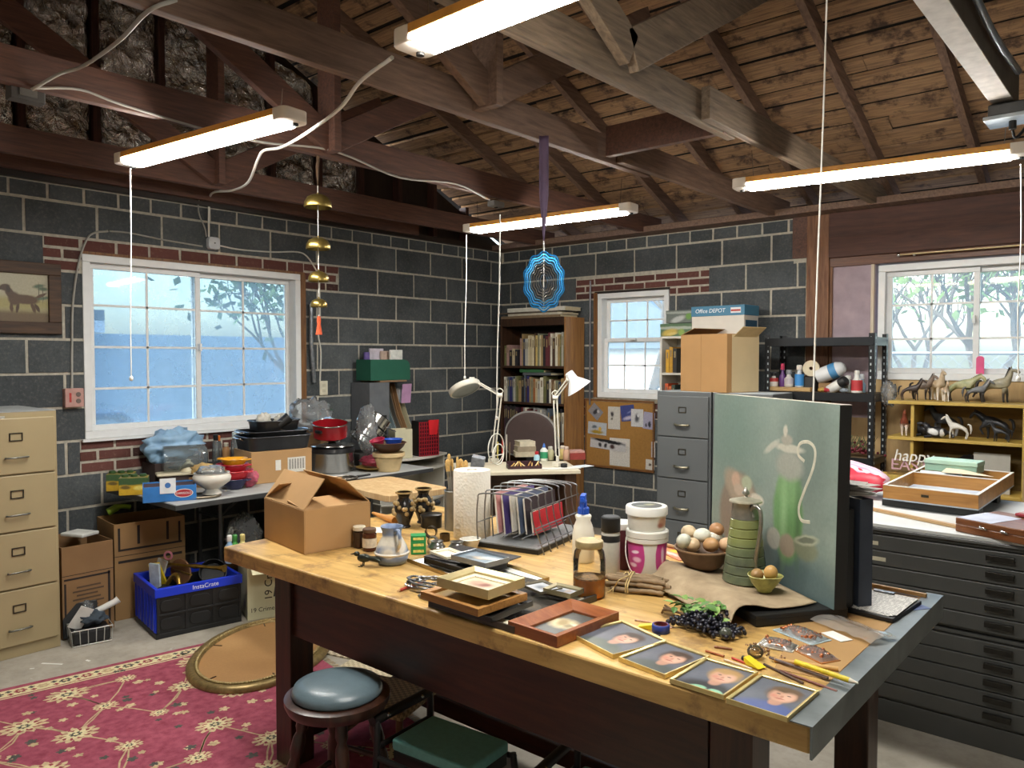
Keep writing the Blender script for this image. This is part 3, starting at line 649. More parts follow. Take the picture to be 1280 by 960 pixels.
frame('small grey framed pale photo lying near the mason jar', c, .105, .085, rz2, .008, .01, M('#6d6655', .4, .4), PHB, TZ + .0225)
c, w_, h_, rz2 = fit(((676, 758), (700, 740), (718, 745), (697, 762)))
frame('small pewter framed photo nearest the mason jar', (c.x + .01, c.y + .012), .10, .075, rz2, .009, .016, M('#8b8264', .4, .4), PHB, TZ + .0225)
c, w_, h_, rz = fit(((513, 706), (568, 686), (680, 722), (626, 750)))
LAND = PAINTING('landscape_print', '#aeb4b2', [(.05, 0, .07, .05, 0, '#6e7a78', .5), (.08, -.02, .04, .03, .4, '#9a8468', .6), (.0, .03, .06, .03, 0, '#cfd2cc', .6)], .03, (0, 1), .15, .1)
frame('wide thin gold frame with white mount at the bottom of the rear stack', c, w_ * .98, .235, rz, .01, .014, M('#a58a54', .4, .4), LAND, matw=.035, matm=M('#ecebe2', .8, 0, .03))
zz = TZ + .0155; q = T(578, 706, zz)
alb = thing('album', 'thick black album lying on the wide gold frame', 'album', (q.x + .02, q.y - .005, zz), rz + .1); MB().box((-.13, -.08, 0), (.13, .08, .004)).box((-.13, -.08, .018), (.13, .08, .022)).box((-.13, -.08, .004), (-.126, .08, .018)).build('cover', M('#161616', .45), alb, bev=.001); MB().box((-.124, -.077, .0045), (.127, .077, .0175)).build('pages', M('#2c2a28', .8), alb)
tag(MB().box((-.14, -.1, 0), (.14, .1, .003)).build('card_sheet', M('#302d2f', .6), loc=(q.x + .015, q.y + .035, zz + .0235), rz=rz + .25), 'dark grey card sheet sticking out from the rear stack', 'card')
q2 = T(560, 694, zz + .03)
frame('little ivory frame resting at the back of the rear stack', (q2.x - .01, q2.y + .01), .115, .085, rz - .05, .016, .010, M('#cfc7ae', .5), M('#e6dcc0', .6), zz + .027, lip=.7)
ACR = PAINTING('cloud_photo', '#8fa0ae', [(.0, 0, .05, .02, .3, '#c9b79c', .6), (.03, .02, .05, .02, .3, '#cfd8de', .6), (-.04, -.02, .04, .02, 0, '#6b7c8a', .6)], .03, (0, 1), .08, .1)
q3 = T(600, 701, zz + .04)
frame('clear edged photo block, topmost of the rear stack', (q3.x, q3.y), .165, .115, rz + .12, .004, .018, M('#7f8488', .15, .3), ACR, zz + .039, lip=.95)
q = T(552, 738); ch = thing('necklace', 'heap of silver chain necklaces at the table edge', 'necklace', (q.x, q.y, TZ + .002), .3); rg = random.Random(4); CHM = M('#84878a', .35, .9, .4, 120)
for k in range(7):
 m = MB(); a0 = rg.uniform(0, 6); P = [((.055 + .006 * k % .02) * math.cos(a0 + a * .42) * 1.3 + rg.uniform(-.006, .006), (.03 + .006 * (k % 3)) * math.sin(a0 + a * .42) + rg.uniform(-.006, .006), .003 + .0028 * k + rg.uniform(0, .004)) for a in range(13)]
 m.tube(spline(P, 5), [.0032 if i % 2 else .0018 for i in range(12 * 5 + 1)], 6); m.build('chain_strand', CHM, ch)
m = MB(); m.tube([(.0, -.05, .004), (-.02, -.07, .003), (.01, -.085, .003), (.03, -.07, .004), (.03, -.05, .004)], .004, 6); m.build('clasp', CHM, ch); ch.scale = (1.35, 1.35, 1.25)
a, b_ = T(496, 741), T(531, 729); pc = thing('pencil', 'short red pencil lying on the worktable before the frames', 'pencil', (a.x, a.y, TZ + .0052), math.atan2(b_.y - a.y, b_.x - a.x)); L = (b_ - a).length
MB().tube([(.012, 0, 0), (L, 0, 0)], .0048, 6).build('barrel', M('#b4402f', .45), pc); MB().tube([(0, 0, 0), (.012, 0, 0)], [.0008, .0046], 6).build('point', M('#c9a06a', .6), pc)
P = [T(607, 680), T(657, 698), T(722, 668), T(682, 653)]; c = sum(P, Vector()) / 4; ux = (P[2] - P[1]); rz = math.atan2(ux.y, ux.x); L = ux.length; Wd = (P[1] - P[0]).length
rk = thing('wire_rack', 'silver wire record rack on black edged grey slab', 'rack', (c.x, c.y, TZ + .0005), rz)
SLAB = PAINTING('worn_slab', '#77797a', [(.05, -.02, .06, .03, 0, '#3b3d3e', .7), (-.12, .03, .05, .05, 0, '#595b5c', .7)], .04, (0, 1), .4, .25, '#8a8c8c')
MB().box((-L / 2, -Wd / 2, 0), (L / 2, Wd / 2, .022)).build('slab', SLAB, rk, bev=.002); MB().box((-L / 2 - .002, -Wd / 2 - .002, 0), (L / 2 + .002, Wd / 2 + .002, .017)).build('slab_edge', BLK, rk)
WIRE = M('#8c8d8e', .3, .9, .1, 30)
nl = 8
for k in range(nl):
 y = -Wd / 2 + .02 + (Wd - .04) * k / (nl - 1); zt_ = .235 - .02 * abs(k - 3.5) / 3.5
 x = -L / 2 + .012 + (L - .05) * k / (nl - 1)
 m = MB(); m.tube(spline([(x, -Wd / 2 - .02, -.0), (x - .01, -Wd / 2 - .008, .05), (x - .03, -Wd / 2 + .01, .12), (x - .03, -Wd / 2 + .02, zt_ - .03), (x - .03, -Wd / 2 + .04, zt_), (x - .03, Wd / 2 - .04, zt_), (x - .03, Wd / 2 - .015, zt_ - .03), (x - .03, Wd / 2 - .01, .1), (x - .03, Wd / 2 - .015, .0225)], 4), .0028, 6)
 m.build('wire_loop', WIRE, rk, smooth=60)
for y, z in ((-Wd / 2 + .004, .1), (Wd / 2 - .012, .1), (-Wd / 2 - .012, .04), (-Wd / 2 + .014, .17)):
 MB().tube([(-L / 2 - .02, y, z), (L / 2 - .06, y, z)], .0025, 6).build('wire_rail', WIRE, rk, smooth=60)
for y in (-.06, -.02, .02, .06): MB().tube([(-L / 2 + .01, y, .05), (L / 2 - .06, y, .055)], .0022, 6).build('base_wire', WIRE, rk, smooth=60)
MG = [('pink and white patterned', '#d9a0a0', '#efe6e0'), ('purple covered', '#574a86', '#8f84b0'), ('white paged', '#dcd8d0', '#b8b4b0'), ('blue grey', '#5e6c86', '#c4ccd4'), ('dark covered', '#3a3438', '#5a5458'), ('red covered', '#c8323a', '#d85860')]
Mz = Matrix.Translation(Vector((c.x, c.y, TZ))) @ Matrix.Rotation(rz, 4, 'Z')
for k, (nm, a, b_) in enumerate(MG):
 art = PAINTING('cover_' + nm[:4], a, [(0, .0, .06, .04, .5, b_, .4), (-.07, .03, .03, .03, 0, b_, .5), (.07, -.03, .04, .03, 0, b_, .5)], .05, (0, 2), .3, .15)
 xl = [-.03, -.02, .0, .01, .02, .02][k]; yl = [.075, .05, .025, 0, -.025, -.055][k]; hh = [.165, .16, .15, .155, .14, .09][k]
 loc = Mz @ Vector((xl, yl, .0245)); t = thing('magazine', f'{nm} magazine standing in the wire rack', 'magazine', loc, rz, 'magazines in the wire rack', (R_(-6), 0, rz))
 MB().box((-.13, -.004, .018), (.13, .004, 0.018 + hh)).build('pages', M('#d8d2c6', .8), t); MB().box((-.131, -.0052, .018), (.131, -.0042, .019 + hh)).build('cover', art, t)
p = T(727, 749); JG = GLASS('#fdfbf4', .975, '#e8e0c8', .03)
t = thing('mason_jar', 'glass mason jar with lid, part filled with amber liquid', 'jar', (p.x, p.y + .04, TZ + .001)); R0 = .05
MB().lathe([(.044, 0), (.05, .006), (.05, .115), (.046, .14), (.04, .15), (.04, .166)], 32, cap=False).build('jar_glass', JG, t, smooth=60)
MB().lathe([(.0, .003), (.046, .004), (.048, .01), (.048, .056), (.047, .058), (.0, .058)], 32, cap=False).build('amber_liquid', M('#e88c22', .12, 0, .15, 30), t, smooth=60)
MB().lathe([(.02, .0582), (.0475, .0582), (.0475, .062), (.02, .0615)], 32).build('froth', M('#cf9c5c', .6, 0, .4, 120), t)
MB().lathe([(.0425, .153), (.0435, .156), (.0435, .171), (.042, .174), (.034, .1735), (.033, .1725)], 32).build('lid', M('#b9a77c', .35, .7, .2, 40), t, smooth=40)
p = T(733, 700); t = thing('spray_bottle', 'white spray bottle with bright blue trigger head', 'bottle', (p.x + .0, p.y - .02, TZ), R_(-60)); BLU = M('#1f55c4', .35, 0, .05)
MB().lathe([(.036, 0), (.04, .005), (.04, .1), (.034, .13), (.026, .15), (.03, .165), (.028, .17), (.018, .175)], 28).build('vessel_body', M('#e6e2d2', .35, 0, .03), t, smooth=50)
hd = MB(); hd.lathe([(.019, .172), (.021, .174), (.021, .194), (.017, .2)], 20).box((-.014, -.012, .2), (.016, .012, .222)).box((-.024, -.009, .218), (.038, .009, .245)).build('spray_head', BLU, t, bev=.004)
MB().tube(spline([(.024, 0, .22), (.034, 0, .205), (.03, 0, .18)]), .005, 8).build('trigger', BLU, t, smooth=60); MB().cyl((.036, 0, .232), (.05, 0, .232), .007, n=12).build('nozzle', BLU, t, smooth=40)
p = T(757, 722); t = thing('spray_can', 'aerosol can with black cap between spray bottle and buckets', 'spray can', (p.x, p.y + .03, TZ))
CANL = PAINTING('can_print', '#b9b6aa', [(0, .13, .2, .012, 0, '#1a1a1a', .2), (.03, .08, .02, .004, 0, '#6c6a66', .3), (.03, .06, .02, .003, 0, '#6c6a66', .3), (.03, .045, .02, .003, 0, '#6c6a66', .3)], .006, (1, 2), .35, .1)
MB().lathe([(.03, 0), (.032, .004), (.032, .145), (.028, .152)], 28).build('can_body', CANL, t, smooth=40); MB().lathe([(.032, .1535), (.033, .155), (.0325, .2), (.028, .204)], 28).build('cap', BLK, t, smooth=40)
p = T(772, 718); t = thing('red_can', 'dark red can with white handle behind the aerosol can', 'can', (p.x - .04, p.y + .09, TZ)); MB().lathe([(.042, 0), (.045, .004), (.045, .15), (.043, .153)], 28).build('can_body', M('#4a1c22', .35), t, smooth=40)
MB().lathe([(.046, .14), (.047, .142), (.047, .16), (.044, .162)], 28).build('lid', M('#d9d7d2', .4), t, smooth=40); MB().tube(spline([(.047, -.01, .15), (.06, -.02, .1), (.05, -.01, .06)]), .003, 6).build('handle', WHITEC, t, smooth=60)
p = T(801, 722); PKB = PAINTING('pink_print', '#d8d4ca', [(-.045, .075, .03, .07, 0, '#c2418a', .06), (.045, .075, .025, .07, 0, '#c2418a', .06), (-.045, .09, .012, .006, .2, '#f0d4e4', .3), (-.04, .065, .014, .01, 0, '#e9bcd6', .4), (.045, .08, .006, .03, 0, '#eed0e2', .4), (-.05, .045, .01, .008, 0, '#eed0e2', .4)], .004, (0, 2), .4, .05)
t = thing('plastic_bucket', 'white bucket with bright pink printed sides beside the egg bowl', 'bucket', (p.x, p.y + .04, TZ), R_(38))
MB().lathe([(.058, 0), (.06, .004), (.067, .125), (.066, .128)], 36).build('bucket_body', PKB, t, smooth=40); MB().lathe([(.068, .12), (.071, .122), (.071, .134), (.069, .136), (.072, .138), (.072, .156), (.069, .159), (.05, .159)], 36).build('lid', M('#dfddd4', .4, 0, .03), t, smooth=35)
MB().tube(spline([(-.071, 0, .13), (-.075, -.03, .08), (-.06, -.055, .03), (-.03, -.066, .02)]), .002, 6).build('handle', WHITEC, t, smooth=60)
t = thing('plastic_tub', 'white lidded tub stacked on the pink printed bucket', 'bucket', (p.x - .003, p.y + .04, TZ + .160), R_(38))
MB().lathe([(.06, 0), (.062, .004), (.066, .06)], 36).build('tub_body', PAINTING('tub_print', '#e0ded6', [(.05, .03, .02, .02, .4, '#c79a80', .4), (.04, .02, .012, .01, 0, '#a86a58', .6)], .004, (0, 2), .4, .04), t, smooth=40)
MB().lathe([(.067, .05), (.071, .052), (.071, .074), (.068, .079), (.058, .079)], 36).build('lid', M('#e4e3dd', .4, 0, .03), t, smooth=35)
MB().lathe([(.0, .0792), (.052, .0795)], 30, cap=False).build('lid_print', PAINTING('lid_photo', '#4c4a44', [(.01, .01, .02, .02, 0, '#a8a27a', .5), (-.02, -.01, .02, .012, .6, '#8a8f7a', .5)], .02, (0, 1), .4, .2), t)
BKM = M('#191817', .5, 0, .15); CZ = TZ + .034
CB = Vector((4.167, -3.672, 0)); el = Vector((.819, -.574, 0)); ep = Vector((.574, .819, 0)); rzc = math.atan2(el.y, el.x)
def CS(x, y, z=0): return CB + el * x + ep * y + Vector((0, 0, TZ + z))
bk = thing('black_case', 'flat black case lying on the table under the burlap and leaning canvas', 'case', CS(0, 0, .001), rzc)
MB().box((-.52, 0, 0), (-.002, .293, .032)).build('case_body', BKM, bk, bev=.003); MB().box((-.521, -.001, .020), (-.001, .294, .0215)).build('seam', M('#0c0c0c', .6), bk)
W_, H_ = .695, .575; YC = .236
A = CS(.012, YC); d = -el; nrm = -ep
cv = thing('canvas', 'large unframed still life painting of green jug and eggs leaning upright', 'painting', CS(.012 - W_ / 2, YC + .0205, .034), 0, None, (R_(-1.0), 0, rzc))
def cvp(px, py):
 r = ray(px, py); o = CS(.012 - W_ / 2, YC); t_ = (o - CAM).dot(ep) / r.dot(ep); q = CAM + r * t_ - o; return q.dot(el), CAM.z + r.z * t_ - CZ
def pb(cx, cy, rx, ry, an, c, so):
 x, z = cvp(cx, cy); return (x, z, abs(cvp(cx + rx, cy)[0] - x), abs(cvp(cx, cy + ry)[1] - z), an, c, so)
bl = [pb(960, 715, 150, 48, .0, '#5c6f70', .4), pb(915, 545, 45, 90, .1, '#768a80', .7), pb(1010, 560, 40, 120, 0, '#6e7c74', .6),
      pb(922, 640, 26, 52, -.35, '#87796a', .12), pb(925, 617, 27, 22, -.5, '#a2937f', .2), pb(918, 600, 6, 11, .2, '#c0a28c', .3), pb(932, 604, 7, 10, 0, '#a9b196', .3), pb(922, 612, 7, 8, 0, '#b9a794', .3), pb(945, 625, 9, 8, 0, '#d0c9b8', .3),
      pb(983, 645, 20, 62, 0, '#6c9560', .15), pb(984, 610, 17, 25, 0, '#779d6a', .25), pb(978, 650, 5, 60, 0, '#8eb380', .8), pb(996, 650, 5, 62, 0, '#4f7049', .8), pb(984, 583, 19, 20, 0, '#9a9c91', .3), pb(962, 558, 12, 5, .5, '#b3b3a6', .4), pb(984, 561, 20, 6, 0, '#b9b7a8', .3), pb(981, 550, 8, 8, 0, '#9d9a8d', .3), pb(979, 538, 3, 8, 0, '#bdb9aa', .4),
      pb(966, 673, 9, 14, .15, '#b0aea2', .2), pb(983, 682, 11, 15, .2, '#a1917f', .2), pb(1006, 686, 17, 17, 0, '#7d836c', .25), pb(1007, 676, 17, 7, .2, '#aeb09a', .3), pb(1007, 676, 13, 4, .2, '#6f7565', .3)]
CANV = PAINTING('still_life_paint', '#7d8d84', bl, .012, (0, 2), .5, .12, '#8f9c93')
MB().box((-W_ / 2, -.0205, 0), (W_ / 2, -.0195, H_)).build('painted_face', CANV, cv)
MB().box((-W_ / 2, -.0194, 0), (W_ / 2, .02, H_ - .002)).build('stretched_edge', BKM, cv, bev=.002)
MB().box((-W_ / 2, -.0194, H_ - .0018), (W_ / 2, .02, H_)).build('pale_top_edge', M('#b3ad9c', .7), cv)
m = MB(); m.tube(spline([Vector((cvp(x, y)[0], -.0205, cvp(x, y)[1])) for x, y in ((1003, 577), (995, 568), (997, 555), (1008, 553), (1016, 563), (1014, 585), (1003, 615), (997, 635), (1000, 650), (1011, 653))], 5), .0055, 6)
for v in m.v: v.y = -.0206 + (v.y + .0205) * .1
m.build('painted_handle', M('#bdb9a6', .55, 0, .15, 40), cv)
for nm, yy, xr, wd, th, hh, mt in (('black ring binder standing directly behind the canvas', YC + .085, -.045, .22, .045, .30, M('#17181a', .5)), ('slate blue portfolio standing behind the black ring binder', YC + .14, -.035, .26, .045, .33, M('#3a4250', .6, 0, .15))):
 b = thing('binder', nm, 'binder', CS(xr - wd / 2, yy, .001), rzc)
 MB().box((-wd / 2, th / 2 - .003, 0), (wd / 2, th / 2, hh)).box((-wd / 2, -th / 2, 0), (wd / 2, -th / 2 + .003, hh)).box((wd / 2 - .003, -th / 2 + .003, 0), (wd / 2, th / 2 - .003, hh)).build('cover', mt, b, bev=.001); MB().box((-wd / 2 + .004, -th / 2 + .004, .003), (wd / 2 - .004, th / 2 - .004, hh - .008)).build('pages', M('#cfcac0', .8), b)
m = MB(); rg = random.Random(2)
for k in range(7): m.bx((rg.uniform(-.02, .02), rg.uniform(-.012, .012), .003 + k * .006), (.10, .08, .0012), (rg.uniform(-.06, .06), rg.uniform(-.06, .06), rg.uniform(-.4, .4)))
tag(m.build('paper_stack', M('#dcdad4', .8), loc=CS(-.085, YC + .125, .336)), 'crumpled white papers lying on top of the slate portfolio', 'papers')
BUR = NT('burlap'); v = BUR.coord(); wv = BUR.noise(v, 300, 2); cc = BUR.ramp(BUR.noise(v, 14, 4), [(.3, '#96836a'), (.7, '#b8a486')]); cc = BUR.mix(BUR.ramp(BUR.noise(v, 45, 2), [(.68, '#000000'), (.74, '#888888')]), cc, '#6a4a48'); BUR.bump(wv, .5, .003); BUR = BUR.fin(cc, .9, 0, .2)
prof = spline([(.225, .037, 0), (.15, .038, 0), (.07, .040, 0), (.02, .050, 0), (-.02, .052, 0), (-.05, .040, 0), (-.068, .016, 0), (-.095, .0046, 0)], 6)
def cf(u, v_):
 i = v_ * (len(prof) - 1); k = min(int(i), len(prof) - 2); q = prof[k].lerp(prof[k + 1], i - k); fr = max(0, min(1, (v_ - .45) * 2))
 xr = -.05 + .062 * v_ + .012 * math.sin(v_ * 9); xl = -.505 + .02 * math.sin(v_ * 6); x = xl + (xr - xl) * u
 over = max(0, (-.5 - x) / .06)
 z = q.y + fr * .006 * (1 + math.sin(x * 26 + v_ * 3)) + .004 * fr * noise.noise(Vector((x * 20, v_ * 6, 1)))
 y = q.x - fr * .014 * (1 + math.sin(x * 17 + 1)); y = min(y, .226)
 return (x, y, max(z * (1 - .0 * over), .004))
tag(MB().grid(cf, 50, 42).build('burlap_cloth', BUR, smooth=180, solid=.0025, loc=CS(0, 0, .0015), rz=rzc), 'rumpled tan burlap cloth under the egg bowl and tall jug', 'cloth')
SZ = TZ + .0445
p = AZ(877, 711, SZ); bz = SZ; CLY = M('#6a523d', .55, 0, .25, 24, .2)
bc = Vector((p.x + .0, p.y + .01, bz))
eb = thing('bowl', 'brown earthenware bowl heaped with hen eggs beside the tall jug', 'bowl', bc)
MB().lathe([(.042, 0), (.046, .003), (.06, .012), (.08, .04), (.0885, .062), (.092, .066), (.088, .067), (.076, .042), (.056, .018), (.02, .012)], 40).build('bowl_body', CLY, eb, smooth=60); MB().lathe([(.089, .0635), (.095, .066), (.095, .07), (.089, .0705)], 40, cap=False).build('rim', M('#86694e', .5, 0, .2, 24), eb, smooth=60)
def egg(label, loc, col, rot, s=1, group='hen eggs'):
 m = MB(); m.sph((0, 0, 0), (.0215 * s, .0215 * s, .0275 * s), 20, 14, fn=lambda q: 1 - .07 * q.z * (1 if q.z > 0 else .2))
 o = m.build('egg', M(col, .45, 0, .07, 60), smooth=180, loc=loc); o.rotation_euler = rot; return tag(o, label, 'egg', group)
for px, py, dz, col, rot, l in ((855, 676, .073, '#d2d3c2', (.5, .9, 0), 'pale greenish egg at the rim of the brown bowl nearest the pink bucket'), (866, 681, .066, '#dfc29c', (1.2, .2, .5), 'peach coloured egg low at the front of the brown bowl'),
 (878, 669, .105, '#e2e3d4', (.2, 1.3, .4), 'big pale green egg on top of the heap in the brown bowl'), (889, 681, .068, '#c09566', (.3, 1.2, 0), 'tan egg at the front middle of the brown bowl'), (861, 665, .077, '#e2cba6', (1.3, .5, 1), 'cream egg behind the pale green ones in the brown bowl'),
 (896, 662, .098, '#b08259', (.2, 1.4, -.5), 'dark brown egg at the back top of the heap'), (894, 671, .072, '#e2dfd0', (1.4, .3, 0), 'white egg half hidden under the brown top egg'), (908, 681, .070, '#dbb48c', (1.0, .9, .5), 'peach egg at the rim of the bowl touching the jug')):
 off = .034 if py > 675 else (0 if py > 668 and px < 880 else -.034); r = ray(px, py); nf = Vector((CF.x, CF.y, 0)).normalized(); egg(l, CAM + r * ((bc - nf * off - CAM).dot(nf) / r.dot(nf)), col, rot, 1.1)
p = AZ(930, 726, SZ); jz = SZ
jg = thing('jug', 'tall tapering green glazed jug with pewter lid and curved handle', 'jug', (p.x, p.y + .006, jz), R_(-24))
JT = NT('green_glaze'); v = JT.coord(); sx = JT.new('ShaderNodeSeparateXYZ'); JT.link(v, sx.inputs[0]); cc = JT.ramp(JT.math('MULTIPLY', sx.outputs[2], 4.6), [(.0, '#4a5242'), (.28, '#3a403c'), (.48, '#566044'), (.6, '#7a8046'), (.95, '#73733f')]); nz = JT.noise(v, 30, 4); cc = JT.mix(JT.math('MULTIPLY', nz, .5), cc, '#8b946c'); JT = JT.fin(cc, .22)
prof = []; nb = 7; HB = .196
for k in range(nb):
 z0 = HB * k / nb; z1 = HB * (k + 1) / nb; r0 = .068 - .024 * (z0 / HB); r1 = .068 - .024 * (z1 / HB); prof += [(r0 - .0015, z0), (r0 + .001, z0 + .003), (r1 + .001, z1 - .003), (r1 - .0015, z1 - .0008)]
MB().lathe(prof, 36).build('jug_body', JT, jg, smooth=30)
PEW = M('#98958b', .3, .8, .2, 30)
MB().lathe([(.0435, HB + .0005), (.043, HB + .003), (.039, .243), (.041, .247)], 32, fn=lambda a, z: 1 + (.0 if z < .23 else .2 * max(0, math.cos(a - PI)) ** 8)).build('neck', PEW, jg, smooth=50)
MB().lathe([(.045, .2475), (.05, .248), (.049, .252), (.022, .259), (.007, .263)], 32).build('lid', M('#c3bba5', .35, .6, .2, 30), jg, smooth=50); MB().lathe([(.007, .263), (.005, .267), (.011, .272), (.012, .277), (.006, .283), (.004, .289), (.001, .294)], 14).build('finial', PEW, jg, smooth=60)
MB().tube(spline([(.042, -.004, .206), (.034, -.008, .222), (.04, -.01, .236), (.058, -.01, .243), (.074, -.01, .232), (.078, -.01, .2), (.071, -.01, .145), (.058, -.01, .085), (.06, -.01, .045), (.07, -.012, .034)], 6), [.0055] * 4 + [.0065] * 40 + [.005] * 11, 10).build('handle', PEW, jg, smooth=60)
p = AZ(955, 738, SZ); lz = SZ; lc = Vector((p.x + .004, p.y - .008, lz))
lb_ = thing('leaf_bowl', 'small yellow green footed bowl with wavy rim before the jug', 'bowl', lc, .3)
MB().lathe([(.02, 0), (.022, .003), (.022, .006), (.038, .026), (.05, .049), (.048, .05), (.035, .028), (.012, .012)], 30, fn=lambda a, z: 1 + (.07 * math.cos(3 * a) if z > .04 else .02 * math.cos(3 * a))).build('bowl_body', M('#a3a35c', .35, 0, .35, 40), lb_, smooth=60); MB().lathe([(.0495, .0485), (.0515, .05), (.0495, .0515)], 30, cap=False, fn=lambda a, z: 1 + .07 * math.cos(3 * a)).build('rim', M('#b9b776', .35, 0, .25, 40), lb_, smooth=60)
egg('golden tan egg on top in the small green bowl', lc + Vector((.016, .008, .057)), '#cfa362', (.4, .3, 0), .95); egg('brown egg lying low in the small green bowl', lc + Vector((-.02, -.006, .048)), '#a58254', (1.3, .6, 0), .85)
TW = M('#8a7458', .85, 0, .35, 18, .5); RAF = M('#c9b27c', .8, 0, .15, 40)
a, b_ = T(753, 733), T(845, 746); cen = (a + b_) / 2; tw = thing('twig_bundle', 'bundle of pale split twigs tied with raffia before pink bucket', 'bundle', (cen.x, cen.y + .01, TZ), math.atan2(b_.y - a.y, b_.x - a.x) + .1); rg = random.Random(12); L = .19
for k in range(16):
 lay = k // 6; y = -.04 + .0165 * (k % 6) + lay * .006; z = .010 + lay * .014; c = rg.uniform(-.03, .03); l2 = rg.uniform(.06, L / 2)
 MB().tube(spline([(c - l2, y + rg.uniform(-.006, .006), z), (c - l2 * .3, y + rg.uniform(-.004, .004), z + rg.uniform(0, .006)), (c + l2 * .4, y + rg.uniform(-.006, .006), z + .003), (c + l2, y, z)], 4), [rg.uniform(.006, .0095) for _ in range(13)], 7).build('twig', TW, tw, smooth=80)
for xx in (-.035, -.028): MB().tube(spline([(xx, -.052, .003), (xx, -.05, .03), (xx + .004, -.01, .052), (xx, .045, .046), (xx, .064, .02), (xx, .064, .003)], 4), .0022, 5).build('raffia_tie', RAF, tw)
for s_ in (-1, 1): MB().tube(spline([(-.03, -.02, .052), (-.05 , -.05 * s_ - .03, .05), (-.07, -.06, .02), (-.08 - .01 * s_, -.07, .003)], 4), .0018, 5).build('raffia_end', RAF, tw)
BER = M('#1d1d28', .28, 0, .3, 60); LEAF = M('#55803a', .5, 0, .3, 14); STM = M('#6b5238', .7, 0, .2); LEAF2 = M('#7ea34c', .5, 0, .25, 14)
p = T(893, 782); br = thing('berry_sprig', 'cut sprig of dark blue berries and green leaves', 'berries', (p.x - .02, p.y - .045, TZ), -.15); rg = random.Random(21)
m = MB()
for k in range(430):
 u = rg.gauss(.005, .05); v = rg.gauss(0, .03)
 if abs(u) > .1 or abs(v) > .06: continue
 z = .008 + abs(rg.gauss(0, .021)) * max(.2, 1 - abs(u) / .1) + .003
 m.sph((u + .02, v, min(z, .05)), rg.uniform(.0052, .0068), 8, 6)
o = m.build('berries', BER, br, smooth=180); o['kind'] = 'stuff'
m = MB(); ml = MB()
for k in range(48):
 u = rg.uniform(-.12, .05); v = rg.uniform(.0, .075); z = rg.uniform(.018, .058); a = rg.uniform(0, 6.3); tl = rg.uniform(-.7, .7); Lf = rg.uniform(.03, .045)
 tgt = m if k % 3 else ml; tgt.at((u, v, z), (tl, rg.uniform(-.6, .4), a))
 tgt.add([(0, 0, 0), (Lf * .35, .009, .003), (Lf * .7, .008, .002), (Lf, 0, -.003), (Lf * .7, -.008, .002), (Lf * .35, -.009, .003), (Lf * .5, 0, 0)], [(0, 6, 1), (1, 6, 2), (2, 6, 3), (3, 6, 4), (4, 6, 5), (5, 6, 0)])
for tgt, mm in ((m, LEAF), (ml, LEAF2)): tgt.build('leaves', mm, br, solid=.0006)
for k in range(4): MB().tube(spline([(-.175 + .012 * k, .07 - .02 * k, .006), (-.11, .03 - .012 * k, .014 + .004 * k), (-.04, .01, .02), (.04, -.005 + .01 * k, .018)], 4), [.0034] * 6 + [.0024] * 7, 6).build('stem', STM, br, smooth=80)
p = T(907, 800); tag(MB().sph((0, 0, .0165), .0165, 18, 12).build('glass_marble', M('#4d5147', .12, 0, .2), smooth=180, loc=(p.x, p.y, TZ)), 'dark grey green glass ball beside the berries', 'marble')
p = T(944, 823); tag(MB().sph((0, 0, .0165), (.02, .02, .0165), 18, 12).build('glass_marble', GLASS('#d8cdb0', .75, '#b9ab8a'), smooth=180, loc=(p.x, p.y, TZ)), 'clear tan glass ball lying near the yellow tube', 'marble')
p = T(826, 790); t = thing('tape_roll', 'thick blue ring with dark red lining by the second portrait', 'tape', (p.x, p.y, TZ), 0); MB().lathe([(.022, 0), (.024, .002), (.024, .020), (.022, .022), (.0195, .022), (.0195, 0)], 30, cap=False).build('outer_band', M('#2b3f8c', .6), t, smooth=50); MB().lathe([(.0193, .0005), (.0193, .0225), (.017, .0225), (.017, .0005)], 30, cap=False).build('core', M('#6a2230', .6), t, smooth=50)
def tube_of_paint(label, px, py, rz, col, L=.05):
 p = T(px, py); t = thing('paint_tube', label, 'paint tube', (p.x, p.y, TZ), rz)
 m = MB(); m.add([(0, -.013, .0045), (0, .013, .0045), (0, -.013, .0055), (0, .013, .0055), (L, -.01, .0005), (L, .01, .0005), (L, -.01, .018), (L, .01, .018)], [(0, 1, 5, 4), (2, 6, 7, 3), (0, 4, 6, 2), (1, 3, 7, 5), (0, 2, 3, 1), (4, 5, 7, 6)]); m.build('tube_body', M(col, .4), t, bev=.002); MB().cyl((L, 0, .009), (L + .012, 0, .009), .006, n=12).build('cap', BLK, t, smooth=40); return t
tube_of_paint('yellow paint tube lying between orange frame and blue ring', 798, 784, R_(15), '#e0cc28'); tube_of_paint('yellow paint tube lying by the third and fourth portraits', 953, 838, R_(160), '#e6d22c')
p = T(806, 785); tag(MB().tube(spline([(-.05, .0, .003), (-.01, .012, .003), (.03, .006, .003), (.06, .012, .003)], 4), .0028, 6).build('lanyard', M('#c9a48c', .7, 0, .4, 90), loc=(p.x, p.y + .03, TZ)), 'twisted pinkish cord behind the first portrait', 'cord')
p = T(808, 795); tag(MB().box((-.035, -.014, 0), (.035, .014, .002)).build('blade', M('#a9b0b6', .25, .9), loc=(p.x, p.y, TZ + .0006), rz=.3), 'small flat steel blade beside the blue ring', 'blade')
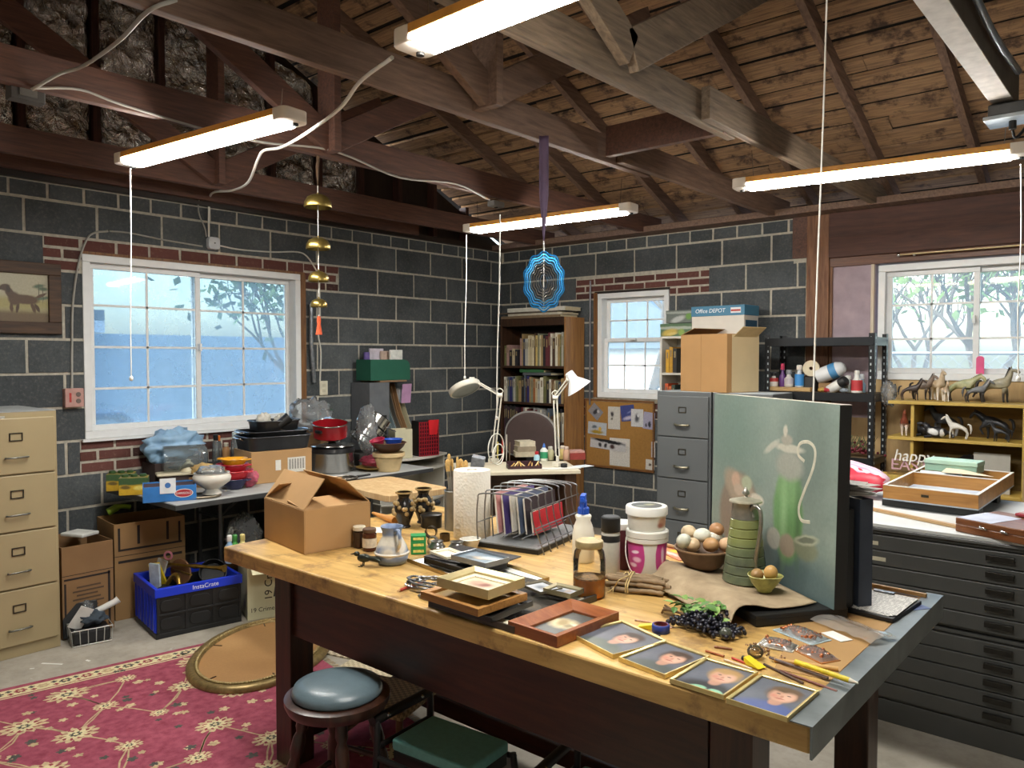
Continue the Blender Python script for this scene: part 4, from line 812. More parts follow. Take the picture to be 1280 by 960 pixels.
def stick(name, label, cat, A_, B_, r, mat, n=8, tip=None, z=0):
 a, b_ = T(*A_), T(*B_); L = (b_ - a).length; t = thing(name, label, cat, (a.x, a.y, TZ + r + .0005 + z), math.atan2(b_.y - a.y, b_.x - a.x)); MB().tube([(0, 0, 0), (L, 0, 0)], r, n).build('shaft', mat, t, smooth=50)
 if tip: MB().tube([(L, 0, 0), (L + .02, 0, 0)], [r * .95, r * tip[1]], n).build('tip', tip[0], t, smooth=50)
 return t
stick('marker', 'fat yellow pencil marker with white tip at the table end', 'marker', (994, 837), (1062, 861), .0065, M('#d8c22e', .4, 0, .2, 60), 8, (M('#d9d5c8', .5), .3), .012)
stick('drawing_stick', 'thin reddish drawing stick under the yellow marker', 'stick', (975, 840), (1046, 866), .003, M('#7d5046', .6))
stick('drawing_stick', 'dark brown drawing stick beside the fourth portrait', 'stick', (955, 832), (1004, 856), .003, M('#4d3a30', .6))
stick('drawing_stick', 'grey brown charcoal stick crossing behind the yellow marker', 'stick', (962, 826), (1035, 852), .0036, M('#6b5c58', .7, 0, .3, 60), z=.004)
stick('wooden_spatula', 'pale wooden spatula near the copper beads', 'tool', (968, 828), (1048, 840), .006, M('#c79a58', .5, 0, .2, 10))
for k, (x, y, x2, y2, c, l) in enumerate(((882, 815, 905, 822, '#a8623a', 'thin copper rod beside the glass ball'), (893, 810, 915, 813, '#8d5a3c', 'short brown rod above the copper rod'), (915, 824, 933, 831, '#c0483a', 'red handled tool near the third portrait'), (905, 826, 940, 838, '#d9c8b0', 'pale bone folder by the third portrait'))): stick('craft_rod', l, 'tool', (x, y), (x2, y2), .0028, M(c, .5))
p = T(866, 785); tag(MB().tube(spline([(-.07, .01, .004), (-.03, -.01, .004), (.02, .0, .005), (.06, -.02, .004)], 4), .002, 6).build('wire_piece', M('#3a3028', .6), loc=(p.x, p.y, TZ)), 'dark bent wire lying before the berries', 'wire')
K0, K1, K2, K3 = T(968, 836), T(1040, 852), T(1122, 782), T(1010, 745)
K1.x = K2.x = min(K1.x, K2.x, 4.44)
m = MB(); m.add([(q.x, q.y, TZ + .0008) for q in (K0, K1, K2, K3)] + [(q.x, q.y, TZ + .0016) for q in (K0, K1, K2, K3)], [(3, 2, 1, 0), (4, 5, 6, 7), (0, 1, 5, 4), (1, 2, 6, 5), (2, 3, 7, 6), (3, 0, 4, 7)])
tag(m.build('kraft_paper', M('#b08a58', .8, 0, .1, 6)), 'sheet of brown kraft paper covering the table end', 'paper')
COP = M('#b06a42', .3, .8, .35, 60); BAGM = GLASS('#f4f4f2', .72, '#e8e6e2', .08); KZ = TZ + .0018
def bead_bag(label, px, py, w, d, rz, card, seed):
 p = T(px, py); t = thing('bead_card', label, 'bead bag', (p.x, p.y, KZ), rz); rg = random.Random(seed); MB().box((-w / 2, -d / 2, 0), (w / 2, d / 2, .002)).build('card_backing', M(card, .6), t)
 m = MB()
 for k in range(int(w * d * 9000)): m.sph((rg.uniform(-w * .36, w * .36), rg.uniform(-d * .36, d * .36), .006 + rg.uniform(0, .006)), rg.uniform(.003, .0055), 7, 5)
 o = m.build('beads', COP, t, smooth=180); o['kind'] = 'stuff'
 def f(u, v): return (w * (u - .5) * .94, d * (v - .5) * .94, .003 + .016 * math.sin(PI * u) ** .5 * math.sin(PI * v) ** .5 + .002 * noise.noise(Vector((u * 7 + seed, v * 7, 0))))
 MB().grid(f, 12, 10).build('plastic_bag', BAGM, t, smooth=180); return t
bead_bag('pale blue card bag of beads, furthest one towards the black case', 1002, 795, .13, .075, -.35, '#b9cdd6', 1)
bead_bag('orange backed copper bead bag nearest the yellow marker', 1020, 820, .10, .06, -.5, '#b9763c', 2)
bead_bag('loose copper bead bag with grey card beside the berries', 972, 808, .09, .06, .1, '#c9c4b8', 3)
p = T(1046, 797); tag(MB().box((-.035, -.02, 0), (.035, .02, .0015)).build('paper_tag', M('#efeee8', .7), loc=(p.x, p.y, KZ + .0008), rz=-.5), 'blank white paper tag next to the pale blue bead card', 'tag')
m = MB(); rg = random.Random(8)
for k in range(36): m.sph((rg.uniform(-.06, .06), rg.uniform(-.02, .02), .004), rg.uniform(.002, .004), 6, 5)
p = T(958, 815); o = tag(m.build('seed_beads', M('#8a6a52', .35, .3, .5, 200), smooth=180, loc=(p.x, p.y - .005, TZ + .0005), rz=-.5), 'scatter of tiny brown and green beads before the berries', 'beads'); o['kind'] = 'stuff'
def film(u, v): return (.22 * (u - .5), .1 * (v - .5), .002 + .012 * abs(noise.noise(Vector((u * 4, v * 3, 2)))) + .01 * math.sin(PI * v))
p = T(1062, 788); tag(MB().grid(film, 22, 12).build('plastic_sleeve', GLASS('#f6f6f4', .6, '#e2e0dc', .06), smooth=180, loc=(p.x, p.y, KZ + .004), rz=-.42), 'crinkled clear plastic sleeve below the clipboard', 'plastic sleeve')
P = fit(((1035, 762), (1062, 735), (1148, 757), (1128, 779))); t = thing('clipboard', 'black clipboard holding printed white pages at the table end', 'clipboard', (P[0].x - .005, P[0].y - .01, TZ + .003), P[3])
MB().box((-P[1] / 2, -P[2] / 2, 0), (P[1] / 2, P[2] / 2, .012)).build('board', BLK, t, bev=.002)
PRT = NT('printed_page'); v = PRT.coord(scale=(1, 1, 1)); wv = PRT.new('ShaderNodeTexWave'); PRT.link(v, wv.inputs['Vector']); wv.bands_direction = 'Y'; wv.inputs['Scale'].default_value = 32; wv.inputs['Distortion'].default_value = 0
f = PRT.math('MULTIPLY', PRT.math('GREATER_THAN', wv.outputs['Fac'], .62), PRT.math('GREATER_THAN', PRT.noise(PRT.coord(scale=(60, 12, 1)), 3), .47)); PRT = PRT.fin(PRT.mix(f, '#dedcd6', '#8c8a88'), .7)
for k in range(3): MB().bx((.004 * k - .004, .003 * k, .0135 + .0012 * k), (P[1] * .92, P[2] * .9, .0008), (0, 0, .04 * k - .03)).build('printed_page', PRT, t)
MB().box((-.03, P[2] / 2 - .02, .016), (.03, P[2] / 2 - .004, .022)).build('clip', M('#8f9192', .3, .9), t, bev=.002)
stick('wooden_strip', 'long thin wooden strip along the back of the table end', 'strip', (1061, 729), (1158, 748), .008, WOOD('#a87c4a', '#d9b47c', 0), 4)
p = T(1150, 757); tag(MB().box((-.045, -.03, 0), (.045, .03, .003)).build('booklet', M('#4a5a8c', .5, 0, .3, 30), loc=(p.x - .02, p.y - .02, TZ + .0012), rz=-.6), 'blue booklet peeking out beneath the clipboard corner', 'booklet')
p = T(850, 692); tag(MB().box((-.09, -.055, 0), (.09, .055, .003)).build('magazine', PAINTING('orange_cover', '#d98c6c', [(-.03, 0, .03, .02, 0, '#e8d24c', .5), (.04, .01, .03, .03, 0, '#c84a4c', .5), (.0, -.03, .05, .012, 0, '#d9d4cc', .4)], .03, (0, 1), .3, .1), loc=(p.x, p.y - .01, TZ + .001), rz=-.5), 'orange and yellow magazine lying behind the pink bucket', 'magazine')
stick('paint_brush', 'paint brush with pale handle lying behind the egg bowl', 'brush', (822, 682), (846, 688), .007, M('#b08a60', .5), 8, (M('#c9a878', .8), 1.3), .004)
p = T(838, 708); tag(MB().grid(lambda u, v: (.12 * (u - .5), .07 * (v - .5), .004 + .012 * abs(noise.noise(Vector((u * 4, v * 4, 7))))), 14, 10).build('rag', M('#2c2a2c', .9, 0, .3, 20), smooth=180, solid=.002, loc=(p.x - .012, p.y - .002, TZ + .001), rz=-.3), 'black rag lying between the pink bucket and burlap cloth', 'rag')
# along the wide window wall
def G(px, py, z=FZ): return AZ(px, py, z)
STEEL = M('#6f7068', .35, .8, .2, 30)
def file_cabinet(name, label, loc, rz, w, d, h, col, ndraw, group, plinth=.03, top=None, handle='bar'):
 """drawer unit, front faces local -y; front centre bottom at loc"""
 t = thing(name, label, 'filing cabinet', loc, rz, group); m_ = M(col, .42, 0, .05, 4)
 MB().box((-w / 2, .012, 0), (w / 2, d, h)).build('cabinet_body', m_, t, bev=.003)
 if top: MB().box((-w / 2 + .002, .01, h + .0005), (w / 2 - .002, d - .002, h + .003)).build('dusty_top', top, t)
 dh = (h - plinth - .025) / ndraw
 for k in range(ndraw):
  z0 = plinth + dh * k
  dr = MB().box((-w / 2 + .014, -.004, z0 + .004), (w / 2 - .014, .0115, z0 + dh - .004)).build('drawer', m_, t, bev=.004)
  zc = z0 + dh * .66; a = .03; b_ = .021
  m = MB()
  for lo, hi in (((-a, -.009, zc - b_), (a, -.0045, zc - b_ + .005)), ((-a, -.009, zc + b_ - .005), (a, -.0045, zc + b_)), ((-a, -.009, zc - b_ + .005), (-a + .005, -.0045, zc + b_ - .005)), ((a - .005, -.009, zc - b_ + .005), (a, -.0045, zc + b_ - .005))): m.box(lo, hi)
  m.build('card_holder', M('#4a463c', .35, .7, .2, 60), dr)
  zc = z0 + dh * .30
  if handle == 'bar': MB().tube(spline([(-.045, -.004, zc), (-.045, -.022, zc), (.045, -.022, zc + .002), (.045, -.004, zc)], 3), .0045, 8).build('handle', STEEL, dr, smooth=60)
  else:
   MB().tube(spline([(-.052, -.005, zc + .004), (-.045, -.02, zc), (0, -.03, zc - .002), (.045, -.02, zc), (.052, -.005, zc + .004)], 4), [.006] + [.0085] * 15 + [.006], 10).build('handle', M('#8f8a78', .3, .85, .2, 50), dr, smooth=60)
   MB().cyl((-.064, -.004, zc + .004), (-.064, -.012, zc + .004), .006, n=10).build('latch', STEEL, dr, smooth=40)
 return t
fc = file_cabinet('filing_cabinet', 'tan four drawer metal filing cabinet under the dog picture', (.60, -4.378, FZ), PI / 2, .385, .585, 1.245, '#a39370', 4, None, .06, M('#a9adac', .6, 0, .2, 12))
MB().box((-.09, .0, 1.215), (-.045, .0115, 1.228)).build('maker_plate', M('#b9b8b0', .4, .5, .3, 120), fc)
pc = thing('framed_picture', 'framed picture of a brown hunting dog above the tan cabinet', 'picture', (.006, -4.19, 1.757), PI / 2)
w2, h2 = .235, .41
FRW = WOOD('#2f1f14', '#60432b', 0, 5, .6, 12, .2, .4)
m = MB(); fw = .068
for lo, hi in (((-w2, -.03, 0), (w2, 0, fw)), ((-w2, -.03, h2 - fw), (w2, 0, h2)), ((-w2, -.03, fw), (-w2 + fw, 0, h2 - fw)), ((w2 - fw, -.03, fw), (w2, 0, h2 - fw))): m.box(lo, hi)
m.build('moulding', FRW, pc, bev=.004)
x0_ = .02
DOG = PAINTING('hunting_scene', '#b3ad93', [(0, .09, .4, .055, 0, '#6e5c44', .4), (.0, .17, .4, .05, 0, '#a29a66', .6), (.12, .205, .08, .012, .1, '#5c7058', .5), (.12, .275, .035, .012, .2, '#50644c', .5), (.14, .26, .03, .012, 0, '#50644c', .5), (.12, .24, .0022, .06, 0, '#4a4a3c', .4), (.14, .23, .0022, .06, 0, '#4a4a3c', .4),
 (.05, .195, .075, .03, -.08, '#57402c', .25), (-.005, .197, .035, .042, .2, '#57402c', .25), (-.03, .232, .022, .035, .5, '#523b28', .25), (-.05, .26, .03, .02, .25, '#4c3725', .25), (-.078, .252, .018, .011, .1, '#4c3725', .25), (-.035, .25, .012, .022, .1, '#3a2a1c', .3), (.13, .222, .036, .009, .5, '#57402c', .3), (-.02, .148, .01, .032, .05, '#57402c', .3), (.01, .145, .009, .03, -.2, '#4a3524', .3), (.09, .148, .012, .034, .35, '#57402c', .3), (.11, .15, .01, .03, .5, '#4a3524', .3)], .012, (0, 2), .4, .15)
MB().box((-w2 + fw - .003, -.012, fw - .003), (w2 - fw + .003, -.008, h2 - fw + .003)).build('picture', DOG, pc)
ob = thing('outlet_box', 'pinkish metal outlet box on the block wall beside the wide window', 'outlet', (.005, -3.90, 1.325), PI / 2)
MB().box((-.052, -.045, 0), (.052, 0, .112)).build('box_body', M('#b98f86', .6, 0, .1, 30), ob, bev=.004)
for xx in (.02,):
 for zz in (.036, .076): MB().lathe([(.014, 0), (.014, .002)], 16).build('socket', M('#6e5f5a', .5), ob, loc=(xx, -.0465, zz)).rotation_euler = (PI / 2, 0, 0)
MB().box((-.03, -.0462, .03), (-.018, -.0455, .085)).build('red_writing', M('#b33a36', .6, 0, .4, 200), ob)
jb = thing('junction_box', 'round white junction box on the bricks above the wide window', 'junction box', (.006, -3.0, 2.397), PI / 2)
m = MB(); m.prism(rrect(.082, .082, .02), 0, .04); o = m.build('box_body', M('#c9ccd0', .5), jb, bev=.004); o.rotation_euler = (PI / 2, 0, 0); MB().cyl((0, -.041, 0), (0, -.046, 0), .005, n=10).build('screw', STEEL, jb)
wo = thing('outlet', 'cream wall outlet with cord below the brass bells', 'outlet', (.006, -2.10, 1.385), PI / 2); MB().box((-.036, -.008, -.055), (.036, 0, .055)).build('plate', M('#d9d3bd', .5), wo, bev=.002)
for zz in (-.02, .02): MB().box((-.015, -.011, zz - .012), (.015, -.008, zz + .012)).build('socket', M('#c9c2aa', .5), wo, bev=.002)
def cable(label, pts, r, mat, name='cable', cat='cable', n=6, k=5):
 return tag(MB().tube(spline(pts, k), r, n).build(name, mat, smooth=60), label, cat)
WL = lambda *pp: [AX(x, y, .012) for x, y in pp]
cable('grey cable running from pink outlet box up round the window corner', WL((90, 486), (90, 440), (91, 380), (98, 330), (108, 300), (118, 291), (135, 289)) , .007, CORDG)
cable('thin grey cable along the bricks from window corner to junction box', WL((137, 289), (160, 291), (200, 299), (235, 305), (253, 308)), .006, CORDG)
cable('white cord from junction box sweeping over the window towards brass bells', WL((274, 307), (300, 312), (340, 315), (372, 315), (385, 322), (398, 342)), .006, CORDW)
cable('white cord dropping from the brass bells to the cream outlet', WL((399, 346), (400, 400), (398, 420), (401, 440), (400, 476)), .006, CORDW)
cable('white cord rising from the junction box into the trusses', [AX(261, 296, .02), AX(261, 270, .03), AX(262, 248, .06), AX(268, 240, .4), AX(290, 238, .8), AX(310, 228, 1.2), AX(322, 200, 1.55), AX(330, 188, 1.66), AX(352, 184, 1.9), AX(385, 165, 2.3), AX(425, 135, 2.6), AX(450, 102, 2.8), AX(490, 72, 3.2)], .007, CORDW)
cable('thin dark cord looping beside the white cord over the junction box', [AX(258, 296, .02), AX(256, 285, .03), AX(249, 268, .03), AX(248, 255, .04), AX(250, 243, .06)], .005, CORDG)
tag(MB().tube([AX(389, 380, .03), AX(389, 430, .03), AX(393, 478, .03)], .016, 12).build('hanging_foil_strip', M('#8d9298', .3, .8, .4, 25), smooth=60), 'crinkled foil strip down the wooden window jamb', 'foil')
KR = M('#8d6c48', .85, 0, .08, 6); INKM = M('#2c2420', .8)
def printed(t, pts, mat=INKM, name='printed_border'):
 m = MB()
 for lo, hi in pts: m.box(lo, hi)
 return m.build(name, mat, t)
b1 = thing('cardboard_box', 'tall open printed cardboard box beside the tan filing cabinet', 'box', (.33, -4.015, FZ), PI / 2, 'moving boxes')
w, d_, h = .265, .36, .50
cardboard(b1, w, d_, h, [('back', .001, 0)], KR); a = -d_ / 2 - .0012
printed(b1, [((-w / 2 + .01, a, .06), (-w / 2 + .02, a + .001, .30)), ((w / 2 - .03, a, .03), (w / 2 - .018, a + .001, .33)), ((-w / 2 + .01, a, .315), (w / 2 - .018, a + .001, .325)), ((-w / 2 + .0, a, .34), (w / 2, a + .001, .343))])
printed(b1, [((-.08 + .02 * (k % 2), a, .11 + .022 * k), (.08 - .016 * (k % 3), a + .001, .119 + .022 * k)) for k in range(8)], M('#5a4634', .8), 'printed_text')
b2 = thing('cardboard_box', 'wide open printed cardboard box behind the blue crate', 'box', (.27, -3.62, FZ), R_(84), 'moving boxes')
w, d_, h = .40, .33, .56; cardboard(b2, w, d_, h, [], M('#9a784e', .85, 0, .08, 6)); a = -d_ / 2 - .0012
printed(b2, [((-w / 2 + .02, a, .40), (w / 2 - .02, a + .001, .412)), ((-w / 2 + .02, a, .412), (-w / 2 + .032, a + .001, .535)), ((-.075, a, .43), (-.06, a + .001, .54)), ((.09, a, .43), (.104, a + .001, .54)), ((w / 2 - .04, a, .412), (w / 2 - .028, a + .001, .53)), ((-w / 2, a, .37), (w / 2, a + .001, .373)), ((-w / 2 + .02, a, .33), (w / 2 - .02, a + .001, .345))])
m = MB(); a = -w / 2 - .0012
for lo, hi in (((a, -.14, .06), (a + .001, .14, .07)), ((a, -.14, .07), (a + .001, -.13, .33)), ((a, .13, .07), (a + .001, .14, .33)), ((a, -.14, .33), (a + .001, .14, .34))): m.box(lo, hi)
m.build('printed_border', INKM, b2)
q = AX(135, 662, .2); tag(MB().box((-.08, -.06, 0), (.08, .06, .02)).build('foam_tray', M('#dfe0da', .7), bev=.006, loc=(.28, -3.97, FZ + .505), rz=.4), 'white foam tray resting across the tall cardboard box', 'tray')
tag(MB().tube(spline([(0, 0, 0), (.02, .06, .03), (.03, .12, .02)], 4), [.022] * 4 + [.014] * 5, 12).build('green_bottle', M('#8fae35', .4), smooth=60, loc=(.14, -3.76, FZ + .585)), 'lime green bottle lying on the open boxes', 'bottle')
c0, c1, c2 = G(168, 773), G(196, 803), G(304, 779)
cx_ = thing('folding_crate', 'blue and black collapsible plastic crate full of brass odds and ends', 'crate', ((c0.x + c2.x) / 2, (c0.y + c2.y) / 2, FZ), math.atan2(c2.y - c1.y, c2.x - c1.x), None)
w, d_, h = (c2 - c1).length, (c1 - c0).length * .86, .275; BLUE = M('#1c3bd0', .4, 0, .05); BLK2 = M('#1d1e20', .5, 0, .1)
MB().box((-w / 2, -d_ / 2, 0), (w / 2, d_ / 2, .03)).build('base', BLK2, cx_, bev=.005)
for s_ in (-1, 1):
 m = MB(); y = s_ * (d_ / 2 - .006)
 m.box((-w / 2 + .008, y - .006, .0305), (w / 2 - .008, y + .006, .225))
 for i in range(3):
  for j in range(2):
   q = rrect(w / 3 - .045, .062, .026); ctr = (-w / 2 + w / 6 + i * w / 3, .078 + j * .098)
   o_ = m.T; m.T = Matrix.Translation(Vector((ctr[0], y + s_ * .008, ctr[1]))) @ Matrix.Rotation(PI / 2, 4, 'X'); m.prism(q, -.004, .004); m.T = o_
 for i in range(4): m.bx((-w / 2 + .012 + i * (w - .024) / 3, y + s_ * .008, .128), (.014, .008, .19))
 m.bx((0, y + s_ * .008, .128), (w - .02, .009, .012)); m.build('side_panel', BLK2, cx_, bev=.002)
 m = MB(); x = s_ * (w / 2 - .006); m.box((x - .005, -d_ / 2 + .014, .0305), (x + .005, d_ / 2 - .014, .225))
 for i in range(7): m.bx((x + s_ * .007, -d_ / 2 + .03 + i * (d_ - .06) / 6, .128), (.006, .01, .19))
 m.build('end_panel', BLUE, cx_, bev=.002)
m = MB()
for lo, hi in (((-w / 2 - .004, -d_ / 2 - .006, .226), (w / 2 + .004, -d_ / 2 + .016, h)), ((-w / 2 - .004, d_ / 2 - .016, .226), (w / 2 + .004, d_ / 2 + .006, h)), ((-w / 2 - .004, -d_ / 2 + .016, .226), (-w / 2 + .016, d_ / 2 - .016, h)), ((w / 2 - .016, -d_ / 2 + .016, .226), (w / 2 + .004, d_ / 2 - .016, h))): m.box(lo, hi)
m.build('rim', BLUE, cx_, bev=.003)
words_mesh('maker_lettering', 'InstaCrate', .034, M('#e8e9ee', .5), cx_, (.03, -d_ / 2 - .0065, .25), (PI / 2, 0, 0))
K = Matrix.Translation(Vector(cx_.location)) @ Matrix.Rotation(cx_.rotation_euler.z, 4, 'Z'); BRS = M('#b09045', .28, .85, .25, 30)
def inK(x, y, z): return K @ Vector((x, y, z))
def loose(name, label, cat, mb, mat, at_, rz=0, **kw): return tag(mb.build(name, mat, loc=at_, rz=rz, **kw), label, cat)
loose('brass_candlestick', 'long brass candlestick lying across the blue crate', 'candlestick', MB().tube([(-.2, 0, 0), (-.19, 0, 0), (-.18, 0, 0), (-.05, 0, .0), (.0, 0, 0), (.08, 0, 0), (.16, 0, .0), (.2, 0, 0)], [.032, .03, .008, .007, .014, .008, .011, .022], 14), BRS, inK(.03, -.03, .32), .45, smooth=40)
loose('brass_tube', 'thin brass tube crossing the candlestick in the crate', 'tube', MB().tube([(-.15, 0, -.01), (.14, 0, .015)], .007, 8), BRS, inK(-.03, .01, .285), -.1, smooth=60)
for k, (lx, ly, lz, col, nm, lab) in enumerate(((-.14, .06, .2, '#e3c62a', 'yellow_box', 'yellow paper packet poking out of the blue crate'), (-.165, .04, .2, '#b9c4cc', 'plastic_packet', 'clear blister packet poking out of the blue crate'), (-.12, .12, .2, '#d9d6cf', 'white_packet', 'white packet poking out at the back of the crate'))):
 loose(nm, lab, 'packet', MB().bx((0, 0, .08), (.07, .014, .17), (.25 - .2 * k, .2 * (k - 1), .3 * k)), M(col, .5, 0, .2, 30), inK(lx, ly, lz - .01), .5 - .4 * k, bev=.002)
loose('pink_reel', 'pink and white ring hooked on the packets in the crate', 'ring', MB().tube([(.022 * math.cos(a * PI / 8), 0, .022 * math.sin(a * PI / 8)) for a in range(16)], .006, 8, closed=True), M('#d98a9c', .5), inK(-.09, .05, .385), .6, smooth=60)
loose('wooden_disc', 'round brown wooden disc standing in the blue crate', 'disc', MB().cyl((0, -.006, 0), (0, .006, 0), .075, n=32), M('#a87a58', .6, 0, .1), inK(-.01, .09, .27), .3, smooth=40)
loose('black_pan', 'black round pan standing at the far end of the crate', 'pan', MB().lathe([(.02, -.02), (.068, -.02), (.078, .02), (.074, .02), (.064, -.014), (.02, -.014)], 28), BLK, inK(.15, .02, .25), 0, smooth=50).rotation_euler = (.9, .3, .9)
loose('black_fittings', 'black plastic fitting lying low in the blue crate', 'fitting', MB().bx((0, 0, .05), (.13, .09, .10), (.2, .1, .3)), M('#232324', .4), inK(-.11, -.02, .12), .3, bev=.012)
loose('brass_lamp_part', 'brass elbow lamp part at the middle of the crate', 'lamp part', MB().tube(spline([(-.06, 0, 0), (-.02, .01, .05), (.03, .0, .06), (.07, -.02, .02)], 5), .012, 10), BRS, inK(-.09, -.05, .235), .2, smooth=60)
wb = thing('cardboard_box', 'white wine carton with black print between crate and worktable', 'box', (.905, -3.115, FZ), R_(70)); w, d_, h = .36, .30, .36; WCT = M('#cfcaa6', .75, 0, .05, 8)
cardboard(wb, w, d_, h, [('front', .15, 115), ('back', .14, -70)], WCT); a = -d_ / 2 - .0012
MB().add([(-.035, a, .12), (w / 2 - .001, a, .15), (w / 2 - .001, a, .35), (.0, a, .35)], [(0, 1, 2, 3)]).build('dark_portrait_panel', M('#2a2c2c', .7, 0, .4, 14), wb)
words_mesh('lettering', '19 Crimes', .062, INKM, wb, (-.06, a, .235), (PI / 2, 0, PI / 2), align='CENTER').rotation_euler = (PI / 2, -PI / 2, 0)
words_mesh('small_lettering', '19 Crimes', .036, INKM, wb, (-.09, a, .055), (PI / 2, 0, 0))
MB().lathe([(.0, 0), (.03, 0), (.03, .0006), (0, .0006)], 14, cap=False).build('crest', M('#4a4844', .7, 0, .7, 90), wb, loc=(-.125, a - .0005, .31)).rotation_euler = (PI / 2, 0, 0)
def bagmesh(w, d, h, seed, n=18, k=.3):
 m = MB(); m.sph((0, 0, h / 2), (w / 2, d / 2, h / 2), 26, 18, fn=lambda q: 1 + k * noise.noise(q * 2.6 + Vector((seed, 0, 0))) + k * .45 * noise.noise(q * 6 + Vector((0, seed, 0)))); return m
CLR = GLASS('#f8fafa', .74, '#f4f8fa', .08)
loose('plastic_bag', 'crumpled clear plastic bag standing behind the blue crate', 'bag', bagmesh(.2, .2, .27, 3), CLR, (.60, -3.13, FZ + .262), smooth=180)
tag(MB().box((-.09, -.09, 0), (.09, .09, .26)).build('carton', KR, bev=.003, loc=(.58, -3.10, FZ), rz=.2), 'plain closed carton under the clear plastic bag', 'box')
for k, (px, py, col, cc, lab) in enumerate(((281, 688, '#8fb4d4', '#e6e6e4', 'pale blue spray bottle standing on the wine carton'), (290, 684, '#4fa04a', '#3c8a3e', 'green bottle standing behind the pale blue spray bottle'), (302, 692, '#d9cf8c', '#cfc07a', 'cream yellow bottle beside the green bottle'))):
 q = AZ(px, 705, FZ + .372); bottle('bottle', lab, 'bottle', (q.x - .02 * k, q.y + .03, FZ + .374), [(.025, 0), (.027, .003), (.027, .09), (.012, .11), (.012, .12)], [M(col, .3), M(cc, .4)], [(.013, .1205), (.014, .122), (.014, .15), (.01, .155)])
wk = thing('wire_basket', 'small black and white wire basket by the tan cabinet foot', 'basket', (.625, -4.055, FZ + .002), R_(78)); m = MB(); WW = M('#c9c9c4', .35, .5)
w, d_, h = .185, .15, .085
for z, g in ((.004, 1.0), (h, 1.06)): m.tube([(sx * w / 2 * g, sy * d_ / 2 * g, z) for sx, sy in ((-1, -1), (1, -1), (1, 1), (-1, 1))], .003, 6, closed=True)
m.build('wire_frame', WW, wk, smooth=60)
for k in range(6): MB().tube([(-w / 2 + w * k / 5, -d_ / 2, .004), (-w / 2 * 1.06 + w * 1.06 * k / 5, -d_ / 2 * 1.06, h)], .0022, 5).build('upright_wire', WW, wk)
for k in range(4): MB().tube([(-w / 2, -d_ / 2 + d_ * k / 3, .004), (-w / 2 * 1.06, -d_ / 2 * 1.06 + d_ * 1.06 * k / 3, h)], .0022, 5).build('upright_wire', WW, wk)
MB().box((-w / 2 + .004, -d_ / 2 + .004, .007), (w / 2 - .004, d_ / 2 - .004, .075)).build('liner', M('#1e1f21', .6), wk, bev=.01)
K2 = Matrix.Translation(Vector(wk.location)) @ Matrix.Rotation(wk.rotation_euler.z, 4, 'Z')
loose('paper_sheet', 'folded white paper stuck in the wire basket', 'paper', MB().bx((0, 0, .06), (.07, .002, .13), (.3, .5, .1)), M('#e2e2de', .8), K2 @ Vector((-.045, -.02, .075)), R_(80))
loose('denim_rag', 'dark blue grey rag spilling over the wire basket', 'rag', bagmesh(.14, .11, .075, 8, k=.5), M('#3a444e', .9, 0, .3, 14), K2 @ Vector((.01, .01, .08)), R_(60), smooth=180)
loose('white_tube', 'white rolled tube with foil end leaning out of the wire basket', 'tube', MB().tube([(-.05, 0, -.02), (.05, 0, .02), (.07, 0, .032)], [.017, .017, .02], 12), M('#dcdcd8', .6), K2 @ Vector((.075, .02, .16)), R_(75), smooth=50)
loose('clear_wrapper', 'clear crumpled wrapper on top of the wire basket', 'wrapper', bagmesh(.09, .06, .09, 5, k=.5), CLR, K2 @ Vector((.0, .075, .1)), smooth=180)
loose('black_binder', 'black binder standing behind the wire basket', 'binder', MB().bx((0, 0, .09), (.17, .03, .18), (-.2, 0, 0)), M('#232426', .5), K2 @ Vector((-.03, .105, .003)), R_(78), bev=.004)
RUGZ = FZ + .008
CR_ = NT('crimson_pile'); v = CR_.coord(); CR_.bump(CR_.noise(v, 240, 2), .4, .004); CRM = CR_.fin(CR_.ramp(CR_.noise(v, 30, 4), [(.3, '#853c4c'), (.7, '#a55666')]), .95, 0, .15)
CREAM = M('#c2ab86', .95, 0, .25, 60); CREAM2 = M('#b49c78', .95, 0, .2, 60); DKG = M('#4c4a44', .95, 0, .2, 60); ROSE2 = M('#8a3a42', .95, 0, .2, 40); TANR = M('#d3c59a', .95, 0, .12, 60)
e0, e1 = AZ(0, 862, RUGZ), AZ(250, 805, RUGZ); ed = (e1 - e0).normalized(); ein = Vector((ed.y, -ed.x, 0))
if ein.dot(CAM - e0) < 0: ein = -ein
rg_ = thing('rug', 'worn crimson floral rug with cream flowered border', 'rug', (e0.x, e0.y, FZ + .0005), math.atan2(ed.y, ed.x))
Lr, Wr = 2.39, 2.35; sgn = -1        # local x along the edge, local -y towards the room
m = MB(); X0 = -1.1; X1 = X0 + Lr
def loc2(p): q = p - e0; return q.dot(ed), q.dot(Vector((-ed.y, ed.x, 0)))
m.box((X0, -Wr, 0), (X1, .0, .008)).build('rug_field', CRM, rg_)
rb_ = random.Random(33); mm = MB()
def fl(x, y, z): return (x, y, z)
def flower(mb, x, y, r, n, z, lob=.28, rot=0, ry=1.0, mat=0, jag=.08):
 N = n * 6; P = []
 for k in range(N):
  a = 2 * PI * k / N; q = r * (1 - lob + lob * abs(math.cos(n * a / 2)) + rb_.uniform(-jag, jag)); P.append((x + q * math.cos(a + rot), y + q * math.sin(a + rot) * ry, z))
 mb.m = mat; mb.add(P + [(x, y, z)], [(k, (k + 1) % N, N) for k in range(N)])
